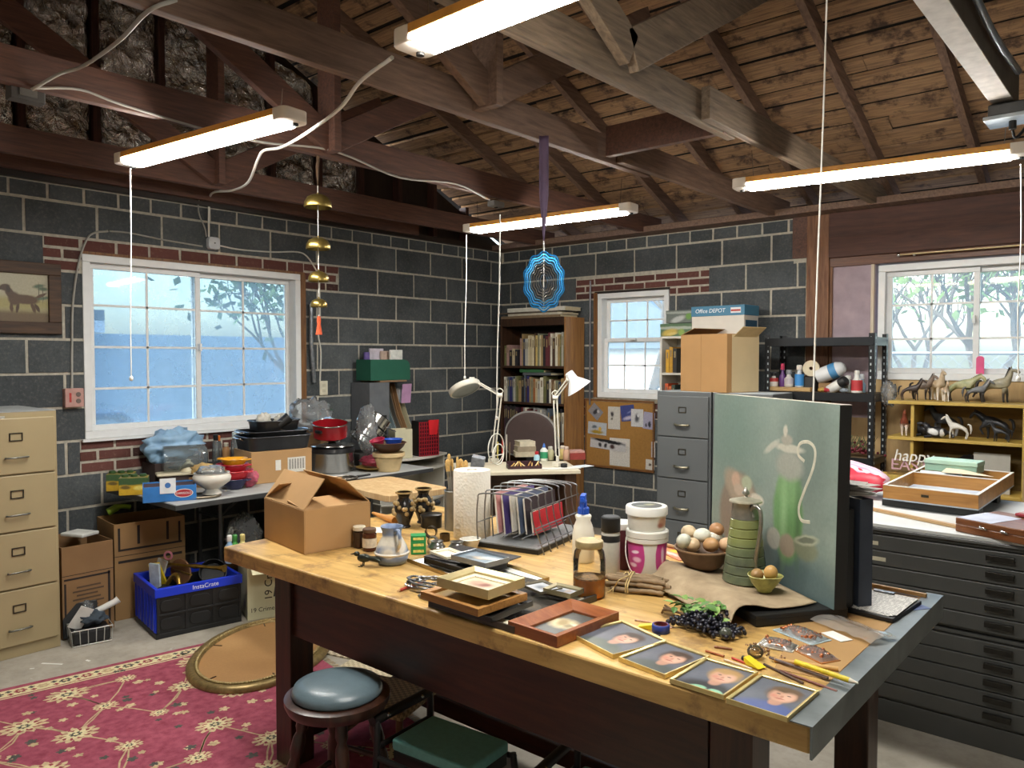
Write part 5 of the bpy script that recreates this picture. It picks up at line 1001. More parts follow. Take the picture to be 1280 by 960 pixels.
def strip(mb, pts, w, z, mat):
 mb.m = mat; P = [Vector((*p, z)) for p in pts]
 for a, b_ in zip(P, P[1:]):
  d = (b_ - a).normalized(); n = Vector((-d.y, d.x, 0)) * w / 2; mb.add([a - n, b_ - n, b_ + n, a + n], [(0, 1, 2, 3)])
mats = [CREAM, CREAM2, DKG, ROSE2, TANR, CRM]
Z = .0084
for (a, b_, mt) in ((-.035, -.115, 4), (-.125, -.135, 4)): mm.m = mt; mm.add([(X0, a, Z), (X1, a, Z), (X1, b_, Z), (X0, b_, Z)], [(0, 3, 2, 1)])
x = X0; k = 0
while x < X1:
 flower(mm, x, -.075, .028, 6, Z + .0004, .35, 0, .9, (2, 3, 1)[k % 3], .12); flower(mm, x, -.075, .012, 5, Z + .0008, .3, 0, 1, 0); flower(mm, x + .045, -.06, .014, 4, Z + .0004, .4, 0, 1, 2); flower(mm, x + .05, -.095, .013, 4, Z + .0004, .4, 0, 1, 3); x += .09; k += 1
def blossom(x, y, r, rot):
 flower(mm, x, y, r, 12, Z, .3, rot, .8, 0, .1); flower(mm, x, y, r * .72, 10, Z + .0003, .45, rot, .8, 3, .12); flower(mm, x, y, r * .6, 10, Z + .0006, .3, rot + .2, .8, 4, .1); flower(mm, x, y, r * .3, 7, Z + .0009, .4, rot, .8, 2, .1); flower(mm, x, y, r * .12, 5, Z + .0012, .2, 0, 1, 4)
pts = []
for i in range(-3, 9):
 for j in range(9):
  x = X0 + .1 + i * .3 + (j % 2) * .15 + rb_.uniform(-.03, .03); y = -.25 - j * .235 + rb_.uniform(-.03, .03)
  if X0 + .05 < x < X1 - .05 and y > -Wr + .1: pts.append((x, y))
for i, (x, y) in enumerate(pts):
 big = (i % 2 == 0); r = rb_.uniform(.07, .1) if big else rb_.uniform(.04, .055)
 near = sorted(pts, key=lambda p: (p[0] - x) ** 2 + (p[1] - y) ** 2)[1:3]
 for nx, ny in near: mx, my = (x + nx) / 2 + rb_.uniform(-.02, .02), (y + ny) / 2 + rb_.uniform(-.02, .02); strip(mm, [(x, y), (mx, my), (nx, ny)], .007, Z - .0002, 1)
 blossom(x, y, r, rb_.uniform(0, 6))
 for q in range(5):
  a = rb_.uniform(0, 6.3); d = r + rb_.uniform(.03, .07); flower(mm, x + d * math.cos(a), y + d * math.sin(a), rb_.uniform(.014, .026), 5, Z + .0001 * q, .45, a, .9, (0, 2, 0, 1, 2)[q], .15)
keep = [f for f in range(len(mm.f)) if all(X0 - .001 < (mm.v[i].x) < X1 + .001 and -Wr < mm.v[i].y < 0 for i in mm.f[f])]
mm.f = [mm.f[f] for f in keep]; mm.mi = [mm.mi[f] for f in keep]
o = mm.build('woven_pattern', mats, rg_)
for i, xx in enumerate((X0, X1)):
 m = MB(); n = 150
 for k in range(n): y = -Wr + Wr * k / (n - 1); s_ = -1 if i == 0 else 1; m.tube([(xx, y, .004), (xx + s_ * .04, y + rb_.uniform(-.01, .01), .002)], .0015, 4)
 o = m.build('fringe', CREAM, rg_); o['kind'] = 'stuff'
oc = (AZ(243, 828, RUGZ + .035) + AZ(404, 790, RUGZ + .035)) / 2; tp, bt = AZ(318, 765, RUGZ + .03), AZ(330, 851, RUGZ + .01)
ov = thing('oval_frame', 'large oval gilt carved frame lying face down on the rug', 'frame', (oc.x, oc.y, RUGZ + .003), R_(41)); rx, ry = .335, .49
GB = M('#8f7a4e', .42, .55, .3, 40); BKB = PAINTING('backing_board', '#a87e4e', [(-.2, .1, .1, .12, .4, '#b58c5a', .7), (.1, -.2, .2, .1, 0, '#9c7344', .7)], .05, (0, 1), .7, .1)
N = 96; prof = [(.0, .0), (.0, .012), (.012, .026), (.03, .03), (.042, .024), (.05, .028), (.06, .018), (.06, .004)]
def ovalring(prof, bumpy=0):
 m = MB(); vs = []
 for k in range(N):
  a = 2 * PI * k / N
  for j, (i_, z) in enumerate(prof): vs.append(((rx - i_) * math.cos(a), (ry - i_) * math.sin(a), z + (bumpy * (.5 + .5 * math.sin(a * 48)) if 4 <= j <= 5 else 0)))
 P = len(prof); m.add(vs, [(k * P + j, ((k + 1) % N) * P + j, ((k + 1) % N) * P + j + 1, k * P + j + 1) for k in range(N) for j in range(P - 1)]); return m
ovalring(prof).build('moulding', GB, ov, smooth=50)
m = MB();
for k in range(150): a = 2 * PI * k / 150; m.sph(((rx - .047) * math.cos(a), (ry - .047) * math.sin(a), .028), (.009, .009, .007), 7, 5)
o = m.build('carved_beading', M('#a08c5c', .45, .4, .3, 60), ov, smooth=180); o['kind'] = 'stuff'
MB().prism([((rx - .058) * math.cos(2 * PI * k / 72), (ry - .058) * math.sin(2 * PI * k / 72)) for k in range(72)], .008, .014).build('backing_board', BKB, ov)
for a in (.6, 2.0, 3.0, 4.2, 5.4): MB().bx(((rx - .085) * math.cos(a), (ry - .085) * math.sin(a), .016), (.045, .006, .003), (0, 0, a)).build('retaining_clip', M('#4a3a26', .5, .5), ov)
# folding table heaped with kitchenware
FT = .83
def Q(px, py, dz=0): return AZ(px, py, FT + .001 + dz)
ft = thing('folding_table', 'grey topped folding table heaped with kitchenware under the wide window', 'table', (.53, -2.80, FZ))
h = FT - FZ
MB().box((-.44, -.94, h - .028), (.44, .94, h)).build('tabletop', M('#a9aaa8', .5, 0, .08, 10), ft, bev=.003)
MB().box((-.446, -.946, h - .03), (.446, .946, h - .004)).build('edge_band', M('#4e4f50', .4, .5), ft)
LEGM = M('#5d5f5f', .35, .7)
for sy in (-.46, .72):
 for sx in (-.24, .02): MB().tube([(sx, sy, h - .03), (sx, sy, 0)], .013, 8).build('leg', LEGM, ft, smooth=60)
 [MB().tube([(-.24, sy, z), (.02, sy, z)], .01, 8).build('crossbar', LEGM, ft, smooth=60) for z in (.1, h - .2)]
 MB().tube([(.0, sy, h - .2), (.0, sy * .45, h - .03)], .008, 6).build('brace', LEGM, ft, smooth=60)
def put(name, label, cat, mb, mat, px, py, dz=0, rz=0, group=None, off=(0, 0), **kw):
 q = Q(px, py, dz); return tag(mb.build(name, mat, loc=(q.x + off[0], q.y + off[1], FT + .0015 + dz), rz=rz, **kw), label, cat, group)
def pthing(name, label, cat, px, py, dz=0, rz=0, group=None, off=(0, 0)):
 q = Q(px, py, dz); return thing(name, label, cat, (q.x + off[0], q.y + off[1], FT + .0015 + dz), rz, group)
YEL = PAINTING('yellow_print', '#c9a52c', [(.0, .08, .2, .025, 0, '#3d5c36', .3), (.03, .04, .03, .015, 0, '#e0cf6a', .4), (-.04, .045, .03, .012, 0, '#6a5a2a', .4)], .01, (0, 2), .5, .15)
for nm, px, py, off in (('yellow and green drink carton nearest the window wall', 152, 612, (0, 0)), ('yellow and green drink carton next to the blue dairy box', 167, 617, (.01, 0))):
 t = pthing('drink_carton', nm, 'carton', px, py, 0, R_(60), 'yellow drink cartons', off); MB().box((-.075, -.05, 0), (.075, .05, .10)).build('carton_body', YEL, t, bev=.002)
 for k in range(3): MB().lathe([(.018, .1002), (.019, .102), (.019, .112), (.016, .115)], 12).build('can_top', M('#4a6a42', .35, .5), t, loc=(-.048 + .048 * k, 0, 0))
t = pthing('cloche', 'bronze dome with knob at the table end by the brick sill', 'cloche', 176, 594, 0, 0, None, (-.02, .05)); CPR = M('#7d5a48', .3, .75, .25, 16)
MB().lathe([(.105, 0), (.11, .004), (.11, .03), (.104, .034), (.095, .055), (.07, .095), (.035, .13), (.014, .142)], 32).build('dome', CPR, t, smooth=45); MB().lathe([(.012, .1425), (.011, .15), (.016, .156), (.014, .163), (.004, .166)], 16).build('knob', M('#2a2624', .4), t, smooth=50)
t.scale = (1, 1, 1.12)
t = pthing('cake_dome', 'clear plastic cake dome lying on a cream tray', 'cake dome', 216, 604, .0, R_(70), None, (.04, .06))
MB().box((-.17, -.10, .06), (.17, .10, .075)).build('tray', M('#cfc4a8', .5), t, bev=.006); MB().box((-.15, -.085, 0), (.15, .085, .059)).build('tray_foot', M('#4a3b36', .6), t, bev=.004)
m = MB(); m.tube([(-.13, 0, .16), (-.125, 0, .16), (.11, 0, .16), (.13, 0, .16)], [.05, .078, .078, .06], 26); m.build('clear_dome', GLASS('#f0f6f8', .72, '#dbe6ea', .05), t, smooth=60)
MB().lathe([(.055, .0755), (.05, .09), (.03, .12), (.012, .135), (.016, .145), (.005, .15)], 20).build('cream_lid', M('#d9cfb0', .5), t, smooth=40, loc=(.02, -.01, 0))
t = pthing('dairy_box', 'blue and white dairy box with red oval sign on the folding table', 'box', 214, 624, 0, R_(66), None, (-.02, .0)); w, d_ = .27, .19
cardboard(t, w, d_, .085, [], M('#2f73b8', .5, 0, .12, 20)); MB().box((-w / 2 + .006, -d_ / 2 + .006, .005), (w / 2 - .006, d_ / 2 - .006, .078)).build('dark_contents', M('#3a2426', .8), t)
MB().box((-.05, -d_ / 2 - .0022, .045), (.03, -d_ / 2 - .0008, .128)).build('white_panel', M('#d9dde0', .5), t)
MB().lathe([(0, 0), (.015, 0), (.015, .0006), (0, .0006)], 20, cap=False).build('blue_roundel', M('#3f6fae', .5), t, loc=(-.01, -d_ / 2 - .0024, .09)).rotation_euler = (PI / 2, 0, 0)
MB().lathe([(0, 0), (.048, 0), (.048, .0008), (0, .0008)], 28, cap=False, sy=.5).build('white_oval', M('#e4e0dc', .5), t, loc=(.07, -d_ / 2 - .0008, .042)).rotation_euler = (PI / 2, 0, 0)
MB().lathe([(0, 0), (.044, 0), (.044, .0008), (0, .0008)], 28, cap=False, sy=.46).build('red_oval', M('#a52a34', .5), t, loc=(.07, -d_ / 2 - .0018, .042)).rotation_euler = (PI / 2, 0, 0)
words_mesh('lettering', 'DARIGOLD', .016, M('#e9e6e2', .5), t, (.07, -d_ / 2 - .003, .042), (PI / 2, 0, 0))
t = pthing('tray', 'flat dark pewter tray at the front edge of the folding table', 'tray', 232, 624, 0, R_(65), None, (-.03, .03)); MB().prism(rrect(.34, .15, .07, 8), 0, .004).build('tray_floor', M('#5a5248', .35, .6, .2), t); m = MB(); m.tube([(x, y, .008) for x, y in rrect(.34, .15, .07, 8)], .007, 8, closed=True); m.build('rim', M('#857a68', .35, .7, .2), t, smooth=60)
t = pthing('tureen', 'white china tureen with clear plastic stuffed inside', 'tureen', 258, 619, .01, 0, None, (-.01, .04)); WCH = M('#dedbd0', .25, 0, .03)
MB().lathe([(.05, 0), (.055, .004), (.045, .015), (.035, .03), (.06, .045), (.1, .075), (.105, .1), (.095, .118), (.098, .124), (.093, .124), (.088, .11), (.06, .06)], 36).build('bowl_body', WCH, t, smooth=50)
MB().sph((0, 0, .12), (.083, .083, .045), 22, 14, fn=lambda q: 1 + .3 * noise.noise(q * 3.5)).build('clear_plastic', CLR, t, smooth=180)
put('bread_bag', 'tan bag of rolls behind the white tureen', 'bag', bagmesh(.16, .11, .08, 9), M('#c9a668', .6, 0, .25, 20), 244, 600, .06, .4, None, (-.09, .1), smooth=180)
tag(MB().box((-.07, -.05, 0), (.07, .05, .058)).build('carton', KR, bev=.002, loc=(Q(244, 600, .06).x - .09, Q(244, 600, .06).y + .1, FT + .0015), rz=.4), 'small plain carton under the tan bag of rolls', 'box')
BLB = M('#93b7d6', .4, 0, .15, 20)
q = AX(218, 560, .16); tag(bagmesh(.22, .34, .2, 11, k=.5).build('plastic_bag', BLB, smooth=180, loc=(.14, q.y, FT + .13)), 'pale blue crumpled plastic bag below the window sill', 'bag')
tag(MB().box((-.09, -.17, 0), (.09, .17, .125)).build('carton', M('#3a2c2a', .8), bev=.003, loc=(.12, q.y + .02, FT + .0015)), 'dark carton under the pale blue plastic bag', 'box')
CB_ = GLASS('#f4f8f8', .75, '#dfe8ea', .04); ORG = M('#e0762a', .4)
tag(MB().box((-.09, -.13, 0), (.09, .13, .09)).build('carton', M('#2a2422', .7), bev=.004, loc=(.25, -3.13, FT + .0015)), 'dark box that the clear bottles stand on', 'box')
for k, (px, col, cm, cl_, lab, hh) in enumerate(((253, '#cfcfc8', 'W', ORG, 'clear bottle with orange cap standing by the window', .17), (246, '#d9dde0', 'W', BLK, 'clear bottle with black cap by the window', .18), (266, '#b98a5c', 'A', M('#d9d2c0', .4), 'amber filled bottle by the window', .12), (276, '#b9cfc4', 'W', M('#c9d6d2', .4), 'tall greenish clear bottle by the window', .19), (284, '#c9d4d8', 'W', M('#d6dcdd', .4), 'tall clear tube standing beside the roasting pans', .21))):
 q = AZ(px, 574, FT + .093); hb = hh * .8
 bottle('bottle', lab, 'bottle', (q.x * .4 + .15 + .03 * (k % 2), q.y + .02, FT + .093), [(.022, 0), (.024, .003), (.024, hb * .85), (.014, hb)], [CB_ if cm == 'W' else M(col, .3), cl_], [(.015, hb + .0005), (.016, hb + .003), (.016, hh), (.012, hh + .003)])
def bowl_prof(r, h_, t_=.004, f=.55): return [(r * f, 0), (r * f + .003, .002), (r * .86, h_ * .55), (r, h_), (r + .004, h_), (r + .002, h_ + .003), (r - .004, h_), (r * .82, h_ * .55), (r * f - .006, .006)]
q = Q(288, 614); zz = FT + .0015
for k, (col, r, h_, lab) in enumerate((('#23254a', .075, .06, 'navy bowl at the bottom of the colander stack'), ('#c4242e', .085, .07, 'red colander stacked on the navy bowl'), ('#b81f30', .08, .065, 'darker red bowl stacked in the red colander'), ('#e0a020', .075, .055, 'orange yellow colander on top of the stack'))):
 t = thing('colander', lab, 'bowl', (q.x - .06, q.y + .06, zz), .5, 'stacked colanders'); MB().lathe(bowl_prof(r, h_), 30).build('bowl_body', M(col, .35, 0, .08), t, smooth=50)
 for s_ in (-1, 1): MB().tube(spline([(s_ * (r - .002), -.025, h_ - .004), (s_ * (r + .025), -.02, h_ - .002), (s_ * (r + .025), .02, h_ - .002), (s_ * (r - .002), .025, h_ - .004)], 4), .004, 6).build('handle', M(col, .35, 0, .08), t, smooth=60)
 zz += h_ * .62 + .002
put('plastic_bag', 'pink patterned plastic bag beside the colander stack', 'bag', bagmesh(.12, .09, .11, 14, k=.4), M('#b8566a', .5, 0, .35, 40), 308, 610, 0, .3, None, (-.03, .03), smooth=180)
put('enamel_lid', 'red enamel lid standing behind the colanders', 'lid', MB().lathe([(.07, -.006), (.07, .006), (.02, .012), (.0, .013)], 26), M('#8e1c24', .3), 300, 596, .075, .3, None, (-.16, .02), smooth=50).rotation_euler = (1.35, 0, 1.2)
c0, c1, c2 = Q(325, 608), Q(293, 598), Q(390, 600)
t = thing('cardboard_box', 'closed tan carton with shipping papers carrying the roasting pans', 'box', (.57, -2.90, FT + .0015), R_(80)); w, d_, h_ = .40, .30, .20
MB().box((-w / 2, -d_ / 2, 0), (w / 2, d_ / 2, h_)).build('carton_body', CARD, t, bev=.002); a = -d_ / 2 - .001
MB().box((.035, a - .0005, .055), (.155, a + .0004, .15)).build('shipping_paper', M('#d3d0c6', .7, 0, .12, 160), t); MB().box((-.045, a - .0005, .075), (-.01, a + .0004, .14)).build('small_paper', M('#dcd9d0', .7), t)
for k in range(6): MB().box((.045 + .018 * k, a - .001, .075), (.055 + .018 * k, a - .0004, .14)).build('print_block', M('#8d8a84', .7, 0, .3, 200), t)
MB().box((-w / 2, -.018, h_ + .0003), (w / 2, .018, h_ + .001)).build('packing_tape', M('#c9ab7a', .3), t)
def pan(label, z, w, d_, h_, rz, col, handles=False, off=(0, 0)):
 t = thing('roasting_pan', label, 'pan', (.57 + off[0], -2.90 + off[1], z), rz); m = MB(); n = 5; A = rrect(w * .93, d_ * .9, .05, n); B = rrect(w, d_, .055, n); C_ = rrect(w * .96, d_ * .95, .05, n); k = len(A)
 m.add([(x, y, 0) for x, y in A] + [(x, y, h_) for x, y in B] + [(x, y, h_) for x, y in C_] + [(x, y, .006) for x, y in A], [tuple(reversed(range(k)))] + [(L * k + i, L * k + (i + 1) % k, (L + 1) * k + (i + 1) % k, (L + 1) * k + i) for L in range(3) for i in range(k)] + [tuple(3 * k + i for i in range(k))])
 m.build('pan_body', M(col, .3, 0, .2, 20), t, smooth=40); m = MB(); m.tube([(x, y, h_) for x, y in rrect(w + .006, d_ + .006, .057, n)], .004, 6, closed=True); m.build('rim', M('#4a4c50', .25, .5), t, smooth=60)
 if handles:
  for s_ in (-1, 1): MB().tube(spline([(s_ * w / 2, -.05, h_ * .8), (s_ * (w / 2 + .03), -.05, h_ * .9), (s_ * (w / 2 + .03), .05, h_ * .9), (s_ * w / 2, .05, h_ * .8)], 4), .005, 8).build('handle', CHROME, t, smooth=60)
 return t
z = FT + .0015 + .2025
pan('big dark grey roasting pan sitting on the tan carton', z, .42, .30, .085, R_(81), '#26292d', True)
pan('black roasting tray nested above the dark grey pan', z + .087, .40, .28, .03, R_(81), '#1c1c1e', True)
pan('small black loaf tray of odds on top of the roasting pans', z + .12, .30, .2, .06, R_(84), '#1b1b1c', False, (.0, .01))
z2 = z + .128
for k, (x, y, r, col, lab) in enumerate(((.54, -2.95, .06, '#c3bfb4', 'crumpled pale wrapper in the small black tray'), (.59, -2.85, .055, '#b8b4a8', 'second pale wrapper at the far end of the black tray'))): tag(bagmesh(r * 1.5, r * 1.5, r * 1.6, 20 + k, k=.4).build('wrapper', M(col, .5, 0, .15, 30), smooth=180, loc=(x, y, z2)), lab, 'wrapper')
tag(MB().cyl((0, 0, .02), (.03, .06, .075), .03, .034, 18).build('black_cup', BLK, smooth=40, loc=(.64, -2.90, z2)), 'black cup tilted in the small black tray', 'cup')
STL = M('#a9a9a6', .18, .95, .1, 8); q = Q(412, 586); pc_ = (.58, -2.44)
t = thing('stock_pot', 'large stainless pot with dark lid behind the butcher board', 'pot', (*pc_, FT + .0015)); MB().lathe([(.14, 0), (.147, .006), (.147, .13), (.15, .134)], 40).build('pot_body', STL, t, smooth=40); MB().lathe([(.152, .135), (.155, .14), (.15, .165), (.13, .178)], 40).build('black_band', M('#1d1d1f', .3), t, smooth=40); MB().lathe([(.150, .1785), (.153, .181), (.15, .187), (.06, .2), (.02, .203)], 40).build('lid', STL, t, smooth=40); MB().lathe([(.02, .2035), (.03, .208), (.03, .214), (.0, .216)], 20).build('knob', M('#6a6f6a', .3, .6), t, smooth=50)
t = thing('red_pot', 'red enamel saucepan tilted on the stainless pot', 'pot', (.57, -2.45, FT + .235), R_(20), None, (.14, .1, .3)); MB().lathe([(.1, 0), (.115, .01), (.12, .1), (.123, .104), (.118, .104), (.112, .015)], 36).build('pot_body', M('#8e1820', .25, 0, .1), t, smooth=45)
m = MB(); m.tube([(.1215 * math.cos(a * PI / 18), .1215 * math.sin(a * PI / 18), .104) for a in range(36)], .004, 6, closed=True); m.build('rim', STL, t, smooth=60); MB().bx((.0, -.128, .07), (.05, .02, .02)).build('handle', BLK, t, bev=.004)
tag(bagmesh(.28, .3, .24, 31, k=.4).build('plastic_bag', CLR, smooth=180, loc=(.30, -2.42, FT + .26)), 'clear plastic bag bulging behind the red saucepan', 'bag')
tag(bagmesh(.14, .13, .34, 37, k=.5).build('plastic_bag', CLR, smooth=180, loc=(.66, -2.20, FT + .11)), 'clear plastic bag draped between red saucepan and steel pans', 'bag')
tag(MB().box((-.1, -.12, 0), (.1, .12, .255)).build('carton', KR, bev=.003, loc=(.28, -2.44, FT + .0015)), 'plain carton under the bulging clear bag', 'box')
for k in range(4):
 t = thing('steel_pan', ['lowest of the tilted nested steel pans', 'second of the tilted nested steel pans', 'third of the tilted nested steel pans', 'topmost of the tilted nested steel pans, deep and shiny'][k], 'pan', Vector((.42, -2.06, FT + .15)) + Euler((-.5, .42, .3)).to_matrix() @ Vector((0, 0, .053 * k)), 0, 'tilted steel pans', (-.5, .42, .3))
 r = .115 - .008 * k; MB().lathe([(r * .9, 0), (r, .008), (r, .045 if k < 3 else .085), (r + .006, .047 if k < 3 else .088), (r - .003, .047 if k < 3 else .088), (r - .006, .012)], 36).build('pan_body', STL, t, smooth=45)
 MB().beam((r, 0, .035), (r + .09, 0, .045), .018, .005).build('handle', M('#8f9092', .25, .8), t, bev=.002)
tag(MB().box((-.12, -.1, 0), (.12, .1, .085)).build('carton', M('#3a3632', .8), bev=.003, loc=(.40, -2.06, FT + .0015)), 'dark carton propping the tilted steel pans', 'box')
CLAY2 = M('#c9b184', .7, 0, .12, 20)
t = thing('flower_pot', 'cream clay pot under brown and blue bowls near the shelf', 'pot', (.62, -1.955, FT + .0015)); t.location = (*Q(480, 590)[:2], FT + .0015); t.location.x -= .02; t.location.y += .06
L0 = Vector(t.location); MB().lathe([(.075, 0), (.1, .1), (.108, .1), (.11, .13), (.103, .13), (.09, .09), (.065, .006)], 32).build('pot_body', CLAY2, t, smooth=40); MB().lathe([(.1085, .102), (.1125, .104), (.1125, .128), (.1085, .13)], 32, cap=False).build('collar', CLAY2, t, smooth=50)
t = thing('bowl', 'dark brown glazed bowl sitting on the cream clay pot', 'bowl', L0 + Vector((0, 0, .132))); MB().lathe(bowl_prof(.118, .065), 34).build('bowl_body', M('#4e3526', .35), t, smooth=50); MB().lathe([(.12, .063), (.125, .066), (.12, .069)], 34, cap=False).build('rim', M('#5e4230', .35), t, smooth=60)
t = thing('bowl', 'small bright blue bowl inside the brown bowl', 'bowl', L0 + Vector((.015, .03, .165))); MB().lathe(bowl_prof(.062, .055), 28).build('bowl_body', M('#2a4fae', .35), t, smooth=50); MB().lathe([(.064, .053), (.068, .056), (.064, .058)], 28, cap=False).build('rim', M('#3460c4', .35), t, smooth=60)
t = thing('bowl', 'small crimson bowl beside the blue bowl', 'bowl', L0 + Vector((-.035, -.06, .172)), 0, None, (.3, 0, 0)); MB().lathe(bowl_prof(.05, .05), 28).build('bowl_body', M('#a02040', .4), t, smooth=50); MB().lathe([(.052, .048), (.056, .051), (.052, .053)], 28, cap=False).build('rim', M('#b02a4a', .35), t, smooth=60)
t = pthing('plate', 'yellow patterned plate at the folding table end', 'plate', 466, 588, 0, 0, None, (-.02, .02)); MB().lathe([(.05, 0), (.052, .003), (.085, .012), (.12, .022), (.12, .025), (.085, .016), (.05, .006)], 36).build('plate_body', PAINTING('yellow_plate', '#d2b25c', [(0, 0, .07, .07, 0, '#e0cfa0', .3), (.1, .0, .02, .02, 0, '#c48a2a', .5), (-.1, .0, .02, .02, 0, '#c48a2a', .5), (0, -.1, .02, .02, 0, '#c48a2a', .5)], .01), t, smooth=50); MB().lathe([(.119, .0225), (.123, .0245), (.119, .026)], 36, cap=False).build('rim', M('#8a6a2a', .5), t, smooth=60)
t2 = Vector(t.location); tag(bagmesh(.2, .15, .075, 44, k=.35).build('red_mesh_bag', M('#9a3a4c', .5, 0, .4, 50), smooth=180, loc=t2 + Vector((-.01, .0, .024))), 'wine red mesh bag lying on the yellow plate', 'bag')
t = pthing('grill_pan', 'long dark metal pan across the folding table edge before the steel pot', 'pan', 395, 602, 0, R_(80), None, (.07, .02)); MB().prism(rrect(.42, .13, .05, 5), 0, .012).build('pan_floor', M('#4a4642', .35, .6, .25, 20), t); m = MB(); m.tube([(x, y, .016) for x, y in rrect(.42, .13, .05, 5)], .006, 6, closed=True); m.build('rim', M('#7a756c', .3, .8), t, smooth=60); MB().beam((.21, 0, .014), (.32, 0, .02), .022, .012).build('handle', BLK, t, bev=.004)
tag(MB().box((-.14, -.38, 0), (.14, .38, .46)).build('storage_chest', M('#121416', .7), bev=.01, loc=(.42, -2.5, FZ + .001)), 'black covered trunk in the dark under the folding table', 'trunk')
# butcher block board on a black swivel stool
P = [AZ(418, 597, .93), AZ(493, 613, .93), AZ(555, 600, .93), AZ(482, 584, .93)]; c = sum(P, Vector()) / 4; e = P[1] - P[0]; f = P[2] - P[1]
st = thing('swivel_chair', 'black swivel office chair carrying the butcher block board', 'chair', (c.x, c.y, FZ), .3)
for k in range(5):
 a = 2 * PI * k / 5 + .4; x, y = .29 * math.cos(a), .29 * math.sin(a); MB().tube([(0, 0, .10), (x, y, .07)], [.024, .015], 8).build('base_arm', BLK, st, smooth=60)
 cw = MB().cyl((x - .012 * math.sin(a), y + .012 * math.cos(a), .028), (x + .012 * math.sin(a), y - .012 * math.cos(a), .028), .028, n=16).build('caster', BLK, st, smooth=40)
MB().tube([(0, 0, .08), (0, 0, .44)], [.03, .022], 14).build('gas_column', BLK, st, smooth=50)
MB().prism(rrect(.46, .44, .1, 6), .44, .52).build('seat', M('#17181a', .8, 0, .15, 30), st, bev=.02, seg=3)
for s_ in (-1, 1): MB().tube(spline([(s_ * .2, .0, .48), (s_ * .26, .02, .58), (s_ * .26, .0, .66), (s_ * .25, -.12, .69), (s_ * .25, .12, .69)], 4), .018, 8).build('armrest', BLK, st, smooth=60)
bb = thing('butcher_block', 'pale butcher block board with rounded corners resting on the black chair', 'board', (c.x, c.y, FZ + .755), math.atan2(e.y, e.x))
BBW = NT('block_maple'); v = BBW.coord(); bt_ = BBW.new('ShaderNodeTexBrick'); BBW.link(v, bt_.inputs['Vector']); bt_.inputs['Scale'].default_value = 14; bt_.inputs['Color1'].default_value = lin('#d6b98a'); bt_.inputs['Color2'].default_value = lin('#c4a070'); bt_.inputs['Mortar'].default_value = lin('#b08a5c'); bt_.inputs['Mortar Size'].default_value = .01
BBW = BBW.fin(BBW.mix(BBW.ramp(BBW.noise(v, 8, 4), [(.4, '#000000'), (.8, '#777777')]), bt_.outputs['Color'], '#a8865c'), .5)
MB().prism(rrect(e.length, f.length, .05, 6), 0, .034).build('board', BBW, bb, bev=.003); MB().prism(rrect(e.length * .5, f.length * .5, .02, 3), -.018, -.0004).build('mounting_plate', BLK, bb)
# bookcase corner
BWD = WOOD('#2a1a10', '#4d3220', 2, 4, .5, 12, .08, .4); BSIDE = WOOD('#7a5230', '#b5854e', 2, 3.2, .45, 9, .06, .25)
bc_ = thing('bookcase', 'tall dark wooden bookcase full of books in the block wall corner', 'bookcase', (.62, -.30, FZ)); h = 1.875; w = .38; d_ = .275
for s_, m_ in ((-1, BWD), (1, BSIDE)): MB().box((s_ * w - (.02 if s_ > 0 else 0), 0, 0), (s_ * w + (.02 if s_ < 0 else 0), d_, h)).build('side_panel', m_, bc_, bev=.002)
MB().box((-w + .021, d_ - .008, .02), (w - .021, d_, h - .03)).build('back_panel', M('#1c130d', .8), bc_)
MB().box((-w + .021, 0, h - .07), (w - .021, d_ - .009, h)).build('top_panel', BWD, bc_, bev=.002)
SHZ = [.04, .42, .78, 1.115, 1.445]
for z in SHZ: MB().box((-w + .021, .003, z - .02), (w - .021, d_ - .009, z)).build('shelf', BWD, bc_)
BKC = [('cream', '#b9aa88'), ('tan', '#9c8358'), ('grey green', '#7c8069'), ('ivory', '#cbbf9e'), ('dark brown', '#4a3628'), ('maroon', '#5e2a30'), ('pale grey', '#a9a79c'), ('black', '#26252a'), ('navy', '#2c3650'), ('straw coloured', '#c2ab6a'), ('dusty pink', '#a5837c'), ('white', '#d2ccba'), ('olive', '#66663f'), ('brown', '#6e5238'), ('slate', '#505a66')]
ORD = ['first', 'second', 'third', 'fourth', 'fifth', 'sixth', 'seventh', 'eighth', 'ninth', 'tenth', 'eleventh', 'twelfth', 'thirteenth', 'fourteenth', 'fifteenth', 'sixteenth', 'seventeenth', 'eighteenth', 'nineteenth', 'twentieth', 'twenty-first', 'twenty-second', 'twenty-third', 'twenty-fourth'] + ['twenty-' + x for x in ('fifth', 'sixth', 'seventh', 'eighth', 'ninth')] + ['thirtieth'] + ['thirty-' + x for x in ('first', 'second', 'third', 'fourth', 'fifth', 'sixth', 'seventh', 'eighth', 'ninth')]
PAGE = M('#c9bd9c', .9, 0, .08, 60)
def book(label, loc, th, d_, h_, col, rz=0, tilt=0, group=None):
 """upright book: cover boards with rounded spine on local -y, page block inside"""
 t = thing('book', label, 'book', loc, rz, group, (0, tilt, rz)); c = M(col, .6, 0, .15, 40)
 MB().box((0, .002, 0), (.0022, d_, h_)).box((th - .0022, .002, 0), (th, d_, h_)).box((0, 0, 0), (th, .0022, h_)).build('cover', c, t); MB().box((.0025, .0026, .003), (th - .0025, d_ - .004, h_ - .003)).build('pages', PAGE, t)
 MB().box((th * .3, -.0006, h_ * .62), (th * .7, -.0001, h_ * .88)).build('spine_print', M('#8f7f58' if sum(lin(col)[:3]) < .5 else '#7a6a52', .6, 0, .6, 300), t); return t
